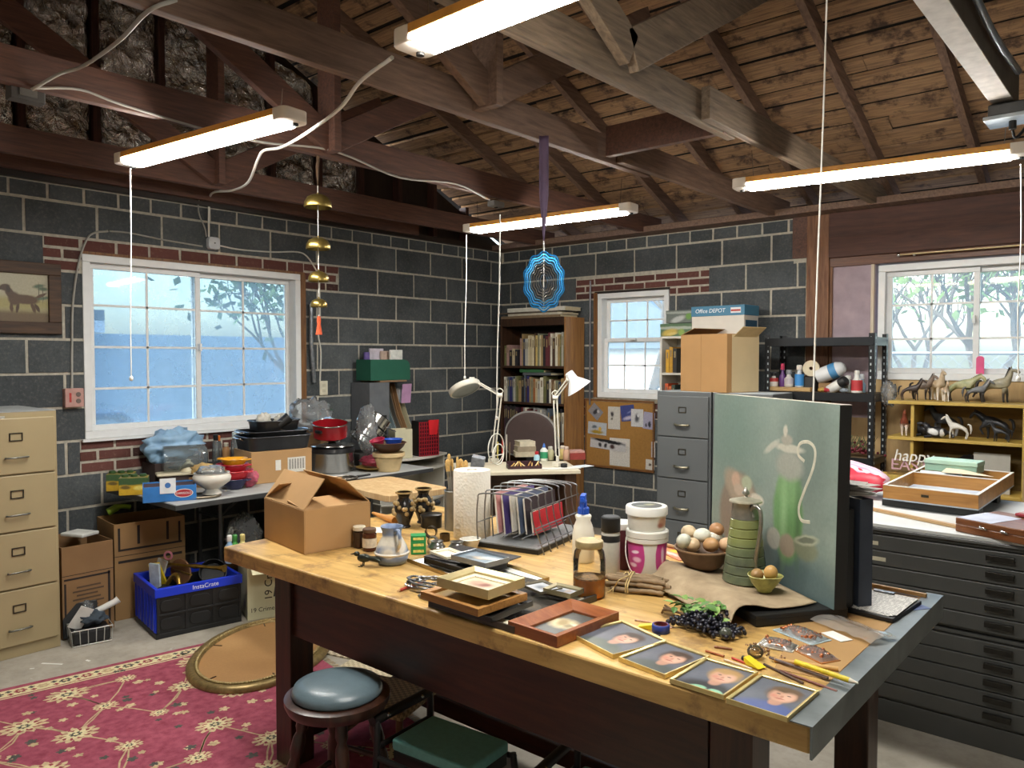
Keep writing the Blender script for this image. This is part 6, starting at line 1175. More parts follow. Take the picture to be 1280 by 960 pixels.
def row(rgseed, x0, x1, z, hmin, hmax, shelf, depth=.17, y=.02, first=0, lean=True, base=None, cols=None):
 rg = random.Random(rgseed); x = x0; k = first; L = Vector(base)
 while x < x1:
  th = rg.uniform(.014, .038); hh = rg.uniform(hmin, hmax); nm, col = (cols or BKC)[rg.randrange(len(cols or BKC))]
  tl = 0
  if x + th > x1 + .006: break
  book(f'{nm} book, {ORD[k]} from the window wall on {shelf}', L + Vector((x, y, z + .001)), th - .001, depth, hh, col, 0, tl, 'books in the bookcase'); x += th; k += 1
row(5, -w + .035, -w + .20, SHZ[4], .14, .2, 'the top bookcase shelf', base=bc_.location); row(7, -w + .225, w - .03, SHZ[4], .24, .30, 'the top bookcase shelf', first=6, base=bc_.location)
row(12, -w + .03, w - .04, SHZ[3], .19, .245, 'the second bookcase shelf', base=bc_.location, cols=BKC + [('orange brown', '#9a5c30'), ('bright white', '#dad6c8'), ('indigo', '#2a2a60')])
def flat(name, label, lo, dims, col, base, rz=0, cat='book', group=None):
 t = thing(name, label, cat, Vector(base) + Vector(lo), rz, group); x, y, z = dims
 MB().box((-x / 2, -y / 2, 0), (x / 2, y / 2, .003)).box((-x / 2, -y / 2, z - .003), (x / 2, y / 2, z)).box((-x / 2, -y / 2, .003), (x / 2, -y / 2 + .003, z - .003)).build('cover', M(col, .6, 0, .12, 30), t); MB().box((-x / 2 + .004, -y / 2 + .0034, .0034), (x / 2 - .003, y / 2 - .003, z - .0034)).build('pages', PAGE, t); return t
B0 = Vector(bc_.location)
flat('book', 'green book lying flat across the second shelf books', (-.02, .1, SHZ[3] + .2475 + .024), (.27, .17, .026), '#2f5e38', B0, .05); flat('book', 'grey book lying flat beneath the green book', (.05, .1, SHZ[3] + .2475), (.33, .18, .022), '#55585c', B0, -.03)
row(21, -w + .03, -w + .22, SHZ[2], .26, .31, 'the third bookcase shelf', base=bc_.location, cols=[('black', '#1d1c1f'), ('charcoal', '#33302e'), ('dark plum', '#3a2530')]); row(23, w - .22, w - .03, SHZ[2], .22, .29, 'the third bookcase shelf', first=8, base=bc_.location)
row(25, -w + .24, w - .24, SHZ[2], .25, .29, 'the third bookcase shelf, middle', first=13, base=bc_.location, cols=[('dark red', '#5a1c22'), ('white', '#d2ccba'), ('grey', '#8c8c88')])
for k, (x, w_, hh, col, lab) in enumerate(((-.02, .70, .022, '#7d6a52', 'tan portfolio at the bottom of the pile on the bookcase'), (.03, .62, .018, '#b9b2a0', 'cream portfolio second in the pile on the bookcase'), (-.05, .66, .014, '#54483c', 'dark brown portfolio third in the pile on the bookcase'), (.04, .64, .035, '#c9c6ba', 'thick white box topping the pile on the bookcase'))):
 zz = h + .001 + sum((.022, .018, .014, .035)[:k]) + .001 * k; flat('portfolio', lab, (x, .12, zz), (w_, .25, hh), col, B0, .02 * (k - 1), 'portfolio', 'portfolios on the bookcase')
WLAM = M('#d3cfc4', .5, 0, .05, 6)
ws = thing('corner_shelf', 'white round fronted shelf unit standing at the wall with desk files', 'shelf', (.235, -1.465, FZ));
for z in (.1, .36, .61, .705):
 P = [(-.2, -.36), (.12, -.36)] + [(.12 + .10 * math.sin(a * PI / 10), -.36 + .72 * a / 10) for a in range(1, 10)] + [(.12, .36), (-.2, .36)]
 MB().prism(P, z, z + .016).build('shelf_board', WLAM, ws, bev=.002)
for y in (-.35, .335): MB().box((-.2, y, .0), (.10, y + .014, .704)).build('side_panel', WLAM, ws)
MB().box((-.205, -.34, 0), (-.2, .34, .7)).build('back_panel', WLAM, ws)
S1 = FZ + .705 + .0175
def W(px, py, x, dz=0): return AX(px, py, x)
CRM = M('#c9c3a4', .5, 0, .06)
t = thing('file_caddy', 'cream slotted plastic caddy on the white corner shelf', 'organiser', (.33, -1.60, S1), R_(75)); w1, d1, h1 = .15, .12, .23
m = MB()
for lo, hi in (((-w1 / 2, -d1 / 2, 0), (w1 / 2, -d1 / 2 + .004, h1)), ((-w1 / 2, d1 / 2 - .004, 0), (w1 / 2, d1 / 2, h1)), ((-w1 / 2, -d1 / 2 + .004, 0), (-w1 / 2 + .004, d1 / 2 - .004, h1))): m.box(lo, hi)
for k in range(6): m.box((w1 / 2 - .004, -d1 / 2 + .004, k * .0445), (w1 / 2, d1 / 2 - .004, k * .0445 + .008))
m.build('caddy_body', CRM, t)
for k in range(5): MB().box((w1 / 2 - .006, -.02, k * .0445 + .012), (w1 / 2 - .003, .02, k * .0445 + .040)).build('slot_backing', M('#5a5546', .8), t)
t = thing('grid_organiser', 'black desk organiser with red grid front on the white corner shelf', 'organiser', (.36, -1.36, S1), R_(80)); w1, d1, h1 = .19, .12, .285
MB().box((-w1 / 2, -d1 / 2 + .01, 0), (w1 / 2, d1 / 2, h1)).build('organiser_body', M('#16181a', .4), t, bev=.002)
m = MB()
for k in range(9): m.box((-w1 / 2 + .002 + k * (w1 - .01) / 8, -d1 / 2, .0), (-w1 / 2 + .008 + k * (w1 - .01) / 8, -d1 / 2 + .0095, h1 - .01))
for k in range(10): m.box((-w1 / 2, -d1 / 2 + .001, k * (h1 - .016) / 9), (w1 / 2, -d1 / 2 + .0085, k * (h1 - .016) / 9 + .006))
m.build('red_grid', M('#a3202e', .4), t); MB().prism([(.0, .17), (.07, .17), (.09, .29), (-.01, .29)], -d1 / 2 - .006, -d1 / 2 - .0005).build('red_pocket', M('#d3242c', .4), t).rotation_euler = (PI / 2, 0, 0)
t.children[-1].matrix_basis = Matrix(((1, 0, 0, 0), (0, 0, 1, 0), (0, 1, 0, 0), (0, 0, 0, 1)))
GX = .165
t = thing('storage_box', 'tall grey storage box standing behind the cream caddy', 'box', (.13, -1.74, S1)); MB().box((-.115, -.10, 0), (.115, .10, .60)).build('box_body', M('#63666a', .6), t, bev=.003); MB().box((.1152, -.06, .06), (.117, .07, .34)).build('opening_shade', M('#121314', .8), t)  # dark sheet on the solid side stands in for a shaded opening
def magfile(label, loc, rz, col, w1=.08, d1=.25, h1=.31, tilt=0, group='magazine files'):
 t = thing('magazine_file', label, 'magazine file', loc, rz, group, (tilt, 0, rz)); m = MB(); c = M(col, .6, 0, .06)
 side = [(-d1 / 2, 0), (d1 / 2, 0), (d1 / 2, h1), (d1 / 2 - .06, h1), (-.02, h1 * .62), (-d1 / 2 + .02, h1 * .36), (-d1 / 2, h1 * .34)]
 for x in (-w1 / 2, w1 / 2 - .003):
  n = len(side); m.add([(x, y, z) for y, z in side] + [(x + .003, y, z) for y, z in side], [tuple(reversed(range(n))), tuple(range(n, 2 * n))] + [(i, (i + 1) % n, n + (i + 1) % n, n + i) for i in range(n)])
 m.box((-w1 / 2 + .003, d1 / 2 - .003, 0), (w1 / 2 - .003, d1 / 2, h1)); m.box((-w1 / 2 + .003, -d1 / 2, 0), (w1 / 2 - .003, -d1 / 2 + .003, h1 * .34)); m.box((-w1 / 2 + .003, -d1 / 2 + .003, 0), (w1 / 2 - .003, d1 / 2 - .003, .003)); m.build('file_body', c, t)
 MB().box((-w1 / 2 + .006, -d1 / 2 + .02, .004), (w1 / 2 - .006, d1 / 2 - .006, h1 * .33)).build('papers', M('#b9b8b0', .8, 0, .1, 40), t); return t
magfile('pale blue magazine file leaning behind the cream caddy', (.14, -1.575, S1), PI / 2, '#9fb3b8', h1=.54, d1=.24, w1=.045)
magfile('grey magazine file behind the cream caddy', (.14, -1.52, S1), PI / 2, '#77736a', h1=.53, d1=.24, w1=.045)
magfile('tan wooden magazine file behind the cream caddy', (.14, -1.465, S1), PI / 2, '#a8825c', h1=.58, d1=.24, w1=.045)
magfile('cream magazine file holding pink paper', (.15, -1.39, S1), PI / 2, '#cfc7a8', h1=.42, d1=.22, w1=.07)
tag(MB().bx((0, 0, .1), (.004, .11, .16), (0, .1, .1)).build('pink_paper', M('#c79ac0', .7), loc=(.16, -1.385, S1 + .40)), 'pink paper sheet sticking up from the cream magazine file', 'paper')
tag(MB().bx((0, 0, .06), (.05, .1, .12), (.1, .1, .2)).build('white_packet', M('#cfd3da', .5), bev=.01, loc=(.10, -1.385, S1 + .425)), 'white plastic packet behind the pink paper sheet', 'packet')
tag(MB().box((-.12, -.14, 0), (.12, .14, .012)).build('wooden_board', M('#8a6e52', .7), loc=(.13, -1.60, S1 + .603)), 'thin wooden board carrying the dark green magazine file', 'board')
t = thing('magazine_file', 'dark green magazine file on its side topping the grey storage box', 'magazine file', (.145, -1.62, S1 + .617)); w1 = .42
prof = [(-.20, 0), (.21, 0), (.21, .10), (.205, .13), (.185, .155), (.15, .165), (-.20, .165)]
m = MB(); n = len(prof)
for x in (-.09, .087): m.add([(x, y, z) for y, z in prof] + [(x + .003, y, z) for y, z in prof], [tuple(reversed(range(n))), tuple(range(n, 2 * n))] + [(i, (i + 1) % n, n + (i + 1) % n, n + i) for i in range(n)])
m.box((-.087, -.20, 0), (.087, .21, .003)); m.box((-.087, -.20, .003), (.087, -.197, .165)); m.build('file_body', M('#1d5a46', .55, 0, .06), t)
for k, (y, hh, col, x) in enumerate(((-.03, .25, '#c9c3cf', -.05), (.06, .23, '#c0a898', -.02), (.11, .24, '#dcdcd6', .03), (-.08, .22, '#6a5a9a', -.06))): MB().bx((x, y, .004 + hh / 2), (.02, .14, hh), (0, 0, .05 * k)).build('folder', M(col, .6, 0, .2, 20), t, bev=.004)
De = Vector((.66, .75, 0)).normalized(); Dd = Vector((-De.y, De.x, 0)); DR = Vector((1.90, -1.33, 0)); dz = .84; da = math.atan2(De.y, De.x)
DW, DD = .86, .50; dk_o = DR - De * DW / 2; dk = thing('desk', 'small cream topped desk set across the corner before the bookcase', 'desk', (dk_o.x, dk_o.y, FZ), da); hh = dz - FZ
MB().box((-DW / 2, 0, hh - .025), (DW / 2, DD, hh)).build('desktop', M('#cfc6ae', .45, 0, .05), dk, bev=.003)
for x in (-DW / 2 + .02, DW / 2 - .10): MB().box((x, .05, 0), (x + .08, DD - .05, hh - .0255)).build('pedestal', WOOD('#3a2618', '#5e402a', 2), dk, bev=.003)
MB().box((-DW / 2 + .101, DD - .1, .2), (DW / 2 - .101, DD - .085, hh - .026)).build('modesty_panel', WOOD('#3a2618', '#5e402a', 0), dk)
def D(px, py, dzz=0): q = AZ(px, py, dz + dzz + .001); return q
def dput(name, label, cat, mb, mat, px, py, rz=0, z=0, **kw): q = D(px, py, z); return tag(mb.build(name, mat, loc=(q.x, q.y, dz + .0012 + z), rz=rz, **kw), label, cat)
def dlamp(label, foot, elbow, head, kind):
 """spring arm desk lamp: clamp, two paired arms with springs, head"""
 t = thing('desk_lamp', label, 'lamp', foot); F, E_, H_ = Vector((0, 0, 0)), Vector(elbow) - Vector(foot), Vector(head) - Vector(foot); LW = M('#d6d2c4', .4, 0, .04)
 MB().box((-.03, -.03, 0), (.03, .03, .03)).cyl((0, 0, .03), (0, 0, .075), .012, n=12).build('clamp', LW, t, bev=.003)
 side = Vector((CR.x, CR.y, 0)) * .012; F = Vector((0, 0, .075))
 for nm, a, b_ in (('lower_arm', F, E_), ('upper_arm', E_, H_)):
  for s_ in (-1, 1): MB().tube([a + side * s_, b_ + side * s_], .0055, 8).build(nm, LW, t, smooth=60)
 for a, b_ in ((F, E_), (E_, H_)): MB().tube([a + (b_ - a) * .1 + Vector((0, 0, .012)), a + (b_ - a) * .3 + Vector((0, 0, .014))], .006, 8).build('spring', SIL, t, smooth=60)
 for p in (E_, H_): MB().cyl(p - side * 1.6, p + side * 1.6, .016, n=14).build('joint', LW, t, smooth=40)
 MB().tube(spline([E_, E_ + side * 2 + Vector((0, 0, .03)), E_ + Vector((0, 0, .05)), E_ - side * 2 + Vector((0, 0, .03)), E_], 3), .004, 6).build('spring_hook', LW, t, smooth=60)
 fw = (CAM - Vector(head)); fw.z = 0; fw.normalize()
 if kind == 'ring':
  c = H_ - Vector((CR.x, CR.y, 0)) * .055 - Vector((0, 0, .07)); ax = (Vector((CR.x, CR.y, 0)) * .35 + fw * .35 + Vector((0, 0, -.85))).normalized(); q = ax.to_track_quat('-Z', 'Y').to_matrix().to_4x4()
  m = MB(); m.T = Matrix.Translation(c) @ q; m.lathe([(.06, -.02), (.118, -.02), (.125, -.012), (.125, .014), (.118, .022), (.02, .026)], 36); m.build('lamp_head', LW, t, smooth=45)
  m = MB(); m.T = Matrix.Translation(c) @ q; m.lathe([(.0, -.021), (.06, -.0205), (.106, -.0225), (.11, -.0202)], 36, cap=False); m.build('ring_lens', M('#aab0ac', .2, 0, .05), t, smooth=60); MB().tube([H_, c], .008, 8).build('neck', LW, t, smooth=60)
 else:
  c = H_ + Vector((CR.x, CR.y, 0)) * .03; ax = (Vector((CR.x, CR.y, 0)) * .55 - fw * .0 + Vector((0, 0, -.8))).normalized(); q = ax.to_track_quat('-Z', 'Y').to_matrix().to_4x4(); m = MB(); m.T = Matrix.Translation(c) @ q
  m.lathe([(.022, .06), (.032, .055), (.036, .0), (.06, -.03), (.098, -.08), (.095, -.08), (.055, -.028), (.02, -.0)], 30); m.build('lamp_shade', M('#d9dadb', .3, 0, .03), t, smooth=45); m = MB(); m.T = Matrix.Translation(c) @ q; m.lathe([(.012, -.0), (.02, -.02), (.028, -.045), (.02, -.066), (.0, -.07)], 16, cap=False); m.build('bulb', M('#efeee6', .3), t, smooth=60)
 return t
f1 = D(617, 578); yl = f1.y
dlamp('cream magnifier lamp with round head reaching over the desk', (f1.x, f1.y, dz + .001), AY(625, 494, yl + .02), AY(590, 474, yl - .03), 'ring')
f2 = D(697, 583); dlamp('cream spring arm lamp with cone shade bending before the bookcase', (f2.x, f2.y, dz + .001), AY(694, 497, f2.y), AY(711, 474, f2.y + .02), 'cone')
q = AY(664, 545, -.55); ch = thing('chair', 'brown round backed chair behind the cream topped desk', 'chair', (q.x, -.56, FZ), R_(205)); CHB = M('#4d3d3a', .55, 0, .08)
m = MB(); P = [(.215 * math.cos(a) , .18 * math.sin(a)) for a in [PI * k / 16 for k in range(17)]] + [(-.215, -.14), (-.17, -.18), (.17, -.18), (.215, -.14)]
o_ = Matrix(((1, 0, 0, 0), (0, 0, 1, 0), (0, 1, 0, .87), (0, 0, 0, 1))); m.T = o_; m.prism(P, -.02, .02); m.build('backrest', CHB, ch, bev=.012, seg=3)
m = MB(); m.T = o_; m.tube([(x * 1.02, y * 1.02, 0) for x, y in P], .012, 8, closed=True); m.build('backrest_piping', M('#8d8a86', .4), ch, smooth=60)
MB().prism(rrect(.42, .42, .1, 6), .40, .46).build('seat', CHB, ch, bev=.015); MB().box((-.03, .0, .42), (.03, .022, .75)).build('back_support', BLK, ch); MB().cyl((0, 0, .03), (0, 0, .40), .03, n=12).build('column', BLK, ch, smooth=50)
for k in range(5): a = 2 * PI * k / 5; MB().tube([(0, 0, .05), (.26 * math.cos(a), .26 * math.sin(a), .02)], [.02, .014], 8).build('foot', BLK, ch, smooth=60)
for k, (x0, y0, col, lab) in enumerate(((646, 580, '#c3b79c', 'lowest of the paper pads behind the pencil tray'), (649, 579, '#9a8b74', 'middle of the paper pads behind the pencil tray'), (652, 578, '#d3c9b0', 'topmost of the paper pads behind the pencil tray'))):
 q = D(656, 570); flat('paper_pad', lab, (q.x, q.y, dz + .001 + .041 * k), (.17 - .02 * k, .13, .04), col, (0, 0, 0), da + .1 * k, 'pad', 'paper pads on the desk')
q = D(655, 585); t = thing('pencil_tray', 'dark wooden tray of pencils and brushes at the desk front', 'tray', (q.x, q.y, dz + .001), da); MB().box((-.12, -.05, 0), (.12, .05, .006)).box((-.12, -.05, .006), (.12, -.045, .02)).box((-.12, .045, .006), (.12, .05, .045)).box((-.12, -.045, .006), (-.115, .045, .03)).box((.115, -.045, .006), (.12, .045, .03)).build('tray_body', M('#3a2026', .5), t)
rg = random.Random(6)
for k in range(9): x = -.10 + .025 * k; tl = stick; a = (x, -.035, .012 + .004 * (k % 3)); MB().tube([a, (x + rg.uniform(-.02, .05), .03, .03 + .01 * (k % 2))], .005, 6).build('pencil', M(['#c9a45c', '#d9c48a', '#a87c48'][k % 3], .5), t)
bottle('glue_bottle', 'white glue bottle with green and blue print on the desk', 'bottle', D(680, 576).to_tuple()[:2] + (dz + .001,), [(.026, 0), (.029, .004), (.029, .08), (.014, .098), (.012, .1)], [M('#dfe2dc', .4), M('#3a6fc0', .4), M('#2f8f62', .5)], [(.012, .101), (.013, .103), (.006, .128), (.003, .132)], band=(.0295, .02, .07))
bottle('small_bottle', 'small pale blue bottle with red cap next to the glue', 'bottle', D(671, 580).to_tuple()[:2] + (dz + .001,), [(.02, 0), (.022, .003), (.022, .055), (.012, .07)], [M('#9cc4d2', .4), M('#b32f38', .4)], [(.013, .071), (.014, .073), (.014, .09), (.01, .093)])
for k, (px, py, col, cap, lab) in enumerate(((688, 571, '#b9b48e', '#d3cfc4', 'cream paint jar with pale cap near the lamp arm'), (703, 570, '#d8c07a', '#e3d7c8', 'yellow paint bottle behind the second lamp'), (708, 571, '#cfa58c', '#e0c8b8', 'pinkish paint bottle at the desk back'))): bottle('paint_bottle', lab, 'bottle', D(px, py + 4).to_tuple()[:2] + (dz + .001,), [(.024, 0), (.026, .003), (.026, .07), (.018, .08)], [M(col, .5), M(cap, .5)], [(.017, .081), (.018, .083), (.018, .1), (.014, .104)])
q = D(722, 574); flat('book', 'red edged book lying at the desk end', (q.x - .04, q.y, dz + .001), (.16, .12, .05), '#a5443c', (0, 0, 0), da); flat('booklet', 'pale booklet on top of the red edged book', (q.x - .04, q.y, dz + .052), (.15, .11, .015), '#d9a89c', (0, 0, 0), da + .05)
for k, (px, py, rr, lab) in enumerate(((712, 585, .1, 'loose white sheets along the desk edge'), (728, 583, .5, 'pale blue sheet hanging over the desk corner'), (690, 586, -.2, 'white sheet under the lamp clamp'))): dput('paper_sheet', lab, 'paper', MB().box((-.07, -.045, 0), (.07, .045, .003)), M('#cfd8da' if k == 1 else '#dcd9d0', .7), px, py, da + rr, .0005 + .0006 * k)
dput('ink_pot', 'round black ink pot beside the second lamp', 'pot', MB().lathe([(.022, 0), (.024, .003), (.024, .022), (.02, .026)], 18), BLK, 705, 584, 0, .004, smooth=50)
q = D(626, 580); t = thing('wire_letter_rack', 'round white wire rack holding pens at the desk end', 'rack', (q.x, q.y + .0, dz + .001), da - PI / 2 + .9); WCR = M('#d8d6cc', .4)
for k, r in enumerate((.11, .075)): m = MB(); m.tube([(-.04 + .05 * k, r * math.cos(a * PI / 12) - .05 * k, r + .002 + r * math.sin(a * PI / 12)) for a in range(24)], .0042, 6, closed=True); m.build('wire_hoop', WCR, t, smooth=60)
MB().tube([(-.04, -.1, .06), (-.04, .1, .06)], .0035, 6).tube([(-.04, 0, .002), (.01, -.05, .002)], .004, 6).build('wire_rail', WCR, t, smooth=60)
for k, (px, col, hh_, lab) in enumerate(((628, '#c23028', .17, 'red handled scissors standing in the desk end pot'), (633, '#b9b3a6', .2, 'grey marker standing in the desk end pot'), (622, '#cfc06a', .15, 'yellow pencil standing in the desk end pot'), (637, '#5a4a3a', .14, 'brown pencil standing in the desk end pot'))): dput('desk_tool', lab, 'tool', MB().tube([(0, 0, 0), (.0, .0, hh_ * .6), (.002, 0, hh_)], [.004, .007, .005], 8), M(col, .5), px, 577 - k % 2, 0, .0, smooth=60)
q = D(604, 586); tag(MB().bx((0, 0, .05), (.09, .05, .1), (.3, .2, .6)).build('small_camera', M('#8f949a', .4, 0, .3, 40), bev=.006, loc=(1.42, -1.86, dz + .012)), 'silver grey camera lying at the desk near the brushes', 'camera')
pb_ = thing('pinboard', 'brown cork pinboard hung under the small window', 'pinboard', (1.36, -.012, .655)); w1, h1 = .352, .60
MB().box((-w1, -.004, 0), (w1, .004, h1)).build('cork', M('#9c7238', .9, 0, .1, 60, .3), pb_); FRB = WOOD('#5a3a20', '#8a5e34', 0)
for lo, hi in (((-w1, -.012, -.002), (w1, -.0045, .016)), ((-w1, -.012, h1 - .016), (w1, -.0045, h1)), ((-w1, -.012, .0165), (-w1 + .014, -.0045, h1 - .0165)), ((w1 - .014, -.012, .0165), (w1, -.0045, h1 - .0165))): MB().box(lo, hi).build('frame_strip', FRB, pb_)
PH = lambda n, b, bl: PAINTING('snap_' + n, b, bl, .03, (0, 2), .4, .25)
for k, (x0, y0, x1, y1, art, rot, lab) in enumerate(((737, 507, 752, 522, PH('a', '#8a8a90', [(0, 0, .02, .03, 0, '#33343a', .4), (.02, .02, .015, .015, 0, '#c9c9cc', .4)]), .7, 'small snapshot pinned askew at the top corner of the pinboard'), (760, 508, 775, 537, PH('b', '#cfcbc2', [(-.02, .03, .02, .03, 0, '#3c3a3c', .5), (-.02, -.01, .015, .01, 0, '#6a645c', .5)]), .0, 'tall greeting card pinned beside the askew snapshot'),
 (776, 506, 793, 527, PH('c', '#3f4a86', [(.0, -.04, .06, .02, .2, '#c3bcd0', .6), (.02, .01, .03, .01, .4, '#7d84b4', .6)]), -.12, 'blue sky photo pinned half under a framed drawing'), (789, 511, 804, 534, PH('d', '#cfcfcf', [(0, .0, .025, .04, 0, '#55565c', .6), (.01, .02, .012, .015, 0, '#d9d9d9', .4)]), 0, 'white bordered grey drawing pinned over the blue photo'),
 (804, 515, 818, 537, PH('e', '#a9a5bb', [(.01, -.03, .015, .03, 0, '#33343c', .4), (-.02, -.04, .012, .02, 0, '#4a4a50', .4)]), .08, 'mountain photo pinned next to the grey drawing'), (735, 527, 758, 544, PH('f', '#b9bfc6', [(0, -.03, .08, .02, 0, '#a58a2c', .5), (-.03, .01, .03, .015, 0, '#5f6a72', .5), (.03, .0, .02, .02, 0, '#c9a83c', .5)]), .05, 'yellow meadow landscape card pinned at the edge'),
 (738, 548, 782, 564, PH('g', '#c9c7c8', [(0, .03, .2, .02, -.05, '#26262a', .4), (-.08, -.01, .02, .02, 0, '#3a383c', .5), (-.02, -.01, .02, .02, 0, '#3a383c', .5), (.05, -.01, .03, .022, 0, '#463030', .5)]), .06, 'long snow scene photo pinned across the white note'), (762, 547, 787, 584, PH('h', '#dcd8d0', [(0, .03, .1, .04, 0, '#c3bfba', .5)]), .0, 'long white note pinned low on the pinboard'), (807, 574, 818, 588, PH('i', '#d9d4ca', [(0, 0, .015, .012, 0, '#5a4a3c', .5)]), .03, 'small white card pinned near the grey cabinet'), (814, 552, 819, 572, PH('j', '#c3c0bc', []), 0, 'narrow pale strip pinned beside the grey cabinet'))):
 a, b_ = AY(x0, y0, -.02), AY(x1, y1, -.02); lay = [0, 0, 0, 1, 0, 0, 1, 0, 0, 0][k]; o = MB().box((-abs(b_.x - a.x) / 2, -.0006, -abs(a.z - b_.z) / 2), (abs(b_.x - a.x) / 2, .0006, abs(a.z - b_.z) / 2)).build('pinned_photo', art, loc=((a.x + b_.x) / 2, -.0185 - .002 * lay, (a.z + b_.z) / 2)); o.rotation_euler = (0, rot, 0); tag(o, lab, 'photo', 'photos on the pinboard')
tag(MB().tube([(1.06, -.022, 1.2), (1.06, -.022, 2.3)], .009, 8).build('conduit', M('#77767a', .4, .6), smooth=60), 'thin metal conduit between bookcase and small window', 'conduit')
# grey cabinets, racks, horses, flat file
GH = 1.275
g1 = file_cabinet('filing_cabinet', 'grey drawer metal filing cabinet beside the pinboard', (2.352, -.722, FZ), 0, .425, .40, GH, '#5c5f60', 4, None, .05, M('#aab3b8', .5, 0, .1, 8), 'cup')
g2 = file_cabinet('filing_cabinet', 'second grey filing cabinet, mostly hidden behind the leaning canvas', (2.79, -.722, FZ), 0, .425, .36, GH, '#5c5f60', 4, None, .05, M('#c3ccd2', .4, 0, .08, 8), 'cup')
GT = FZ + GH + .0035
bx2 = thing('cardboard_box', 'big tan cardboard box with one pale side on the grey cabinets', 'box', (0, 0, GT), R_(-16)); w, d_, hh = .43, .33, .405
N_ = Vector((2.69, -.735, 0)); ex = Vector((math.cos(R_(-16)), math.sin(R_(-16)), 0)); ey = Vector((-ex.y, ex.x, 0)); c = N_ - ex * w / 2 + ey * d_ / 2; bx2.location = (c.x, c.y, GT)
cardboard(bx2, w, d_, hh, [('left', .13, -70), ('front', .0015, 0)], M('#a57e50', .8, 0, .06, 5)); MB().box((w / 2 + .0005, -d_ / 2 + .05, .004), (w / 2 + .0015, d_ / 2 - .001, hh - .004)).build('pale_side', M('#c9b48c', .7, 0, .05, 5), bx2)
MB().box((-.02, -d_ / 2 - .0012, .01), (-.018, -d_ / 2 - .0003, hh)).build('crease', M('#8d6a42', .8), bx2); f = MB().box((-.12, -.002, 0), (.12, .002, .13)).build('flap', M('#c3a878', .8), bx2); f.location = (w / 2 - .02, 0.02, hh - .035); f.rotation_euler = (0, R_(0), PI / 2); f.rotation_euler = Euler((R_(52), 0, PI / 2));
sb = thing('shelf_unit', 'narrow white shelf unit with a few books behind the grey cabinet', 'shelf', (2.27, -.315, FZ)); WS = M('#c6c3ba', .5, 0, .05); sh = 1.685; sw = .33
for s_ in (-1, 1): MB().box((s_ * sw - .009, 0, 0), (s_ * sw + .009, .25, sh)).build('side_panel', WS, sb)
for z in (.3, .75, 1.08, 1.385, sh - .016): MB().box((-sw + .0095, .002, z), (sw - .0095, .24, z + .016)).build('shelf', WS, sb)
MB().box((-sw + .0095, .2405, 0), (sw - .0095, .248, sh)).build('back_panel', WS, sb)
for k, (x, th, hh, z, col, nm) in enumerate(((.006, .028, .18, 1.402, '#c99a30', 'yellow black book on the upper white shelf beside the window'), (.036, .03, .2, 1.402, '#b9892c', 'amber book on the upper white shelf'), (.068, .034, .19, 1.402, '#2a2826', 'black book on the upper white shelf'), (.0, .03, .22, 1.097, '#c2542c', 'orange red book on the lower white shelf beside the window'), (.032, .024, .2, 1.097, '#c86a3c', 'orange book on the lower white shelf'), (.058, .03, .21, 1.097, '#2f4038', 'dark green book on the lower white shelf'))): book(nm, Vector((2.27 - sw + .03 + x, -.30, FZ + z)), th - .001, .16, hh, col)
ST = FZ + sh + .0005
def paperbox(nm, lab, x0, y0, x1, y1, y, bz, d_, art, extra=None, rz=0):
 a, b_ = AY(x0, y0, y), AY(x1, y1, y); t = thing(nm, lab, 'box', ((a.x + b_.x) / 2, y, bz), rz); w = b_.x - a.x; h_ = a.z - bz if y0 < y1 else .1
 return t, w, h_
GB1 = PAINTING('green_box_print', '#4f6a4c', [(0, .065, .2, .014, 0, '#9fa79a', .3), (-.05, .03, .08, .03, .2, '#b9a04a', .4), (.05, .03, .03, .03, 0, '#86a04c', .4), (-.03, .02, .05, .012, .1, '#c9b26a', .5)], .01, (0, 2), .5, .15)
GB2 = PAINTING('grey_box_print', '#5e6660', [(-.02, .03, .07, .025, .3, '#a9aca8', .4), (.07, .05, .03, .03, 0, '#5f8a3c', .4), (0, .08, .2, .01, 0, '#8f968e', .4)], .01, (0, 2), .5, .15)
for lab, x, z, art, w_ in (('green and yellow paper box on top of the white shelf unit', 2.06, ST, GB1, .27), ('grey green paper box stacked on the green and yellow one', 2.10, ST + .102, GB2, .25)):
 t = thing('paper_box', lab, 'box', (x, -.20, z), 0, None); MB().box((-w_ / 2, -.10, 0), (w_ / 2, .10, .095)).build('box_body', art, t, bev=.002); MB().box((-w_ / 2 - .002, -.102, .07), (w_ / 2 + .002, .102, .0985)).build('lid', art, t, bev=.002)
t = thing('paper_box', 'white office carton with blue lettered lid beside the green boxes', 'box', (2.42, -.205, ST), R_(-3)); w_, h_ = .43, .22
MB().box((-w_ / 2, -.11, 0), (w_ / 2, .11, h_ - .075)).build('box_body', M('#cfc9be', .6, 0, .05, 8), t, bev=.002); MB().box((-w_ / 2 - .004, -.114, h_ - .0745), (w_ / 2 + .004, .114, h_)).build('lid', M('#3f7896', .5, 0, .05), t, bev=.002)
MB().box((w_ / 2 + .0005, -.09, .03), (w_ / 2 + .0015, .09, .11)).build('blue_end_panel', M('#2c5068', .5), t)
words_mesh('lettering', 'Office DEPOT', .042, M('#dfe6ea', .5), t, (-.06, -.1145, h_ - .037), (PI / 2, 0, 0), shear=.15); MB().box((.11, -.1152, h_ - .058), (.19, -.1142, h_ - .018)).build('white_panel', M('#d9dcde', .5), t); MB().box((.112, -.1157, h_ - .046), (.188, -.1151, h_ - .032)).build('red_band', M('#b2443c', .5), t)
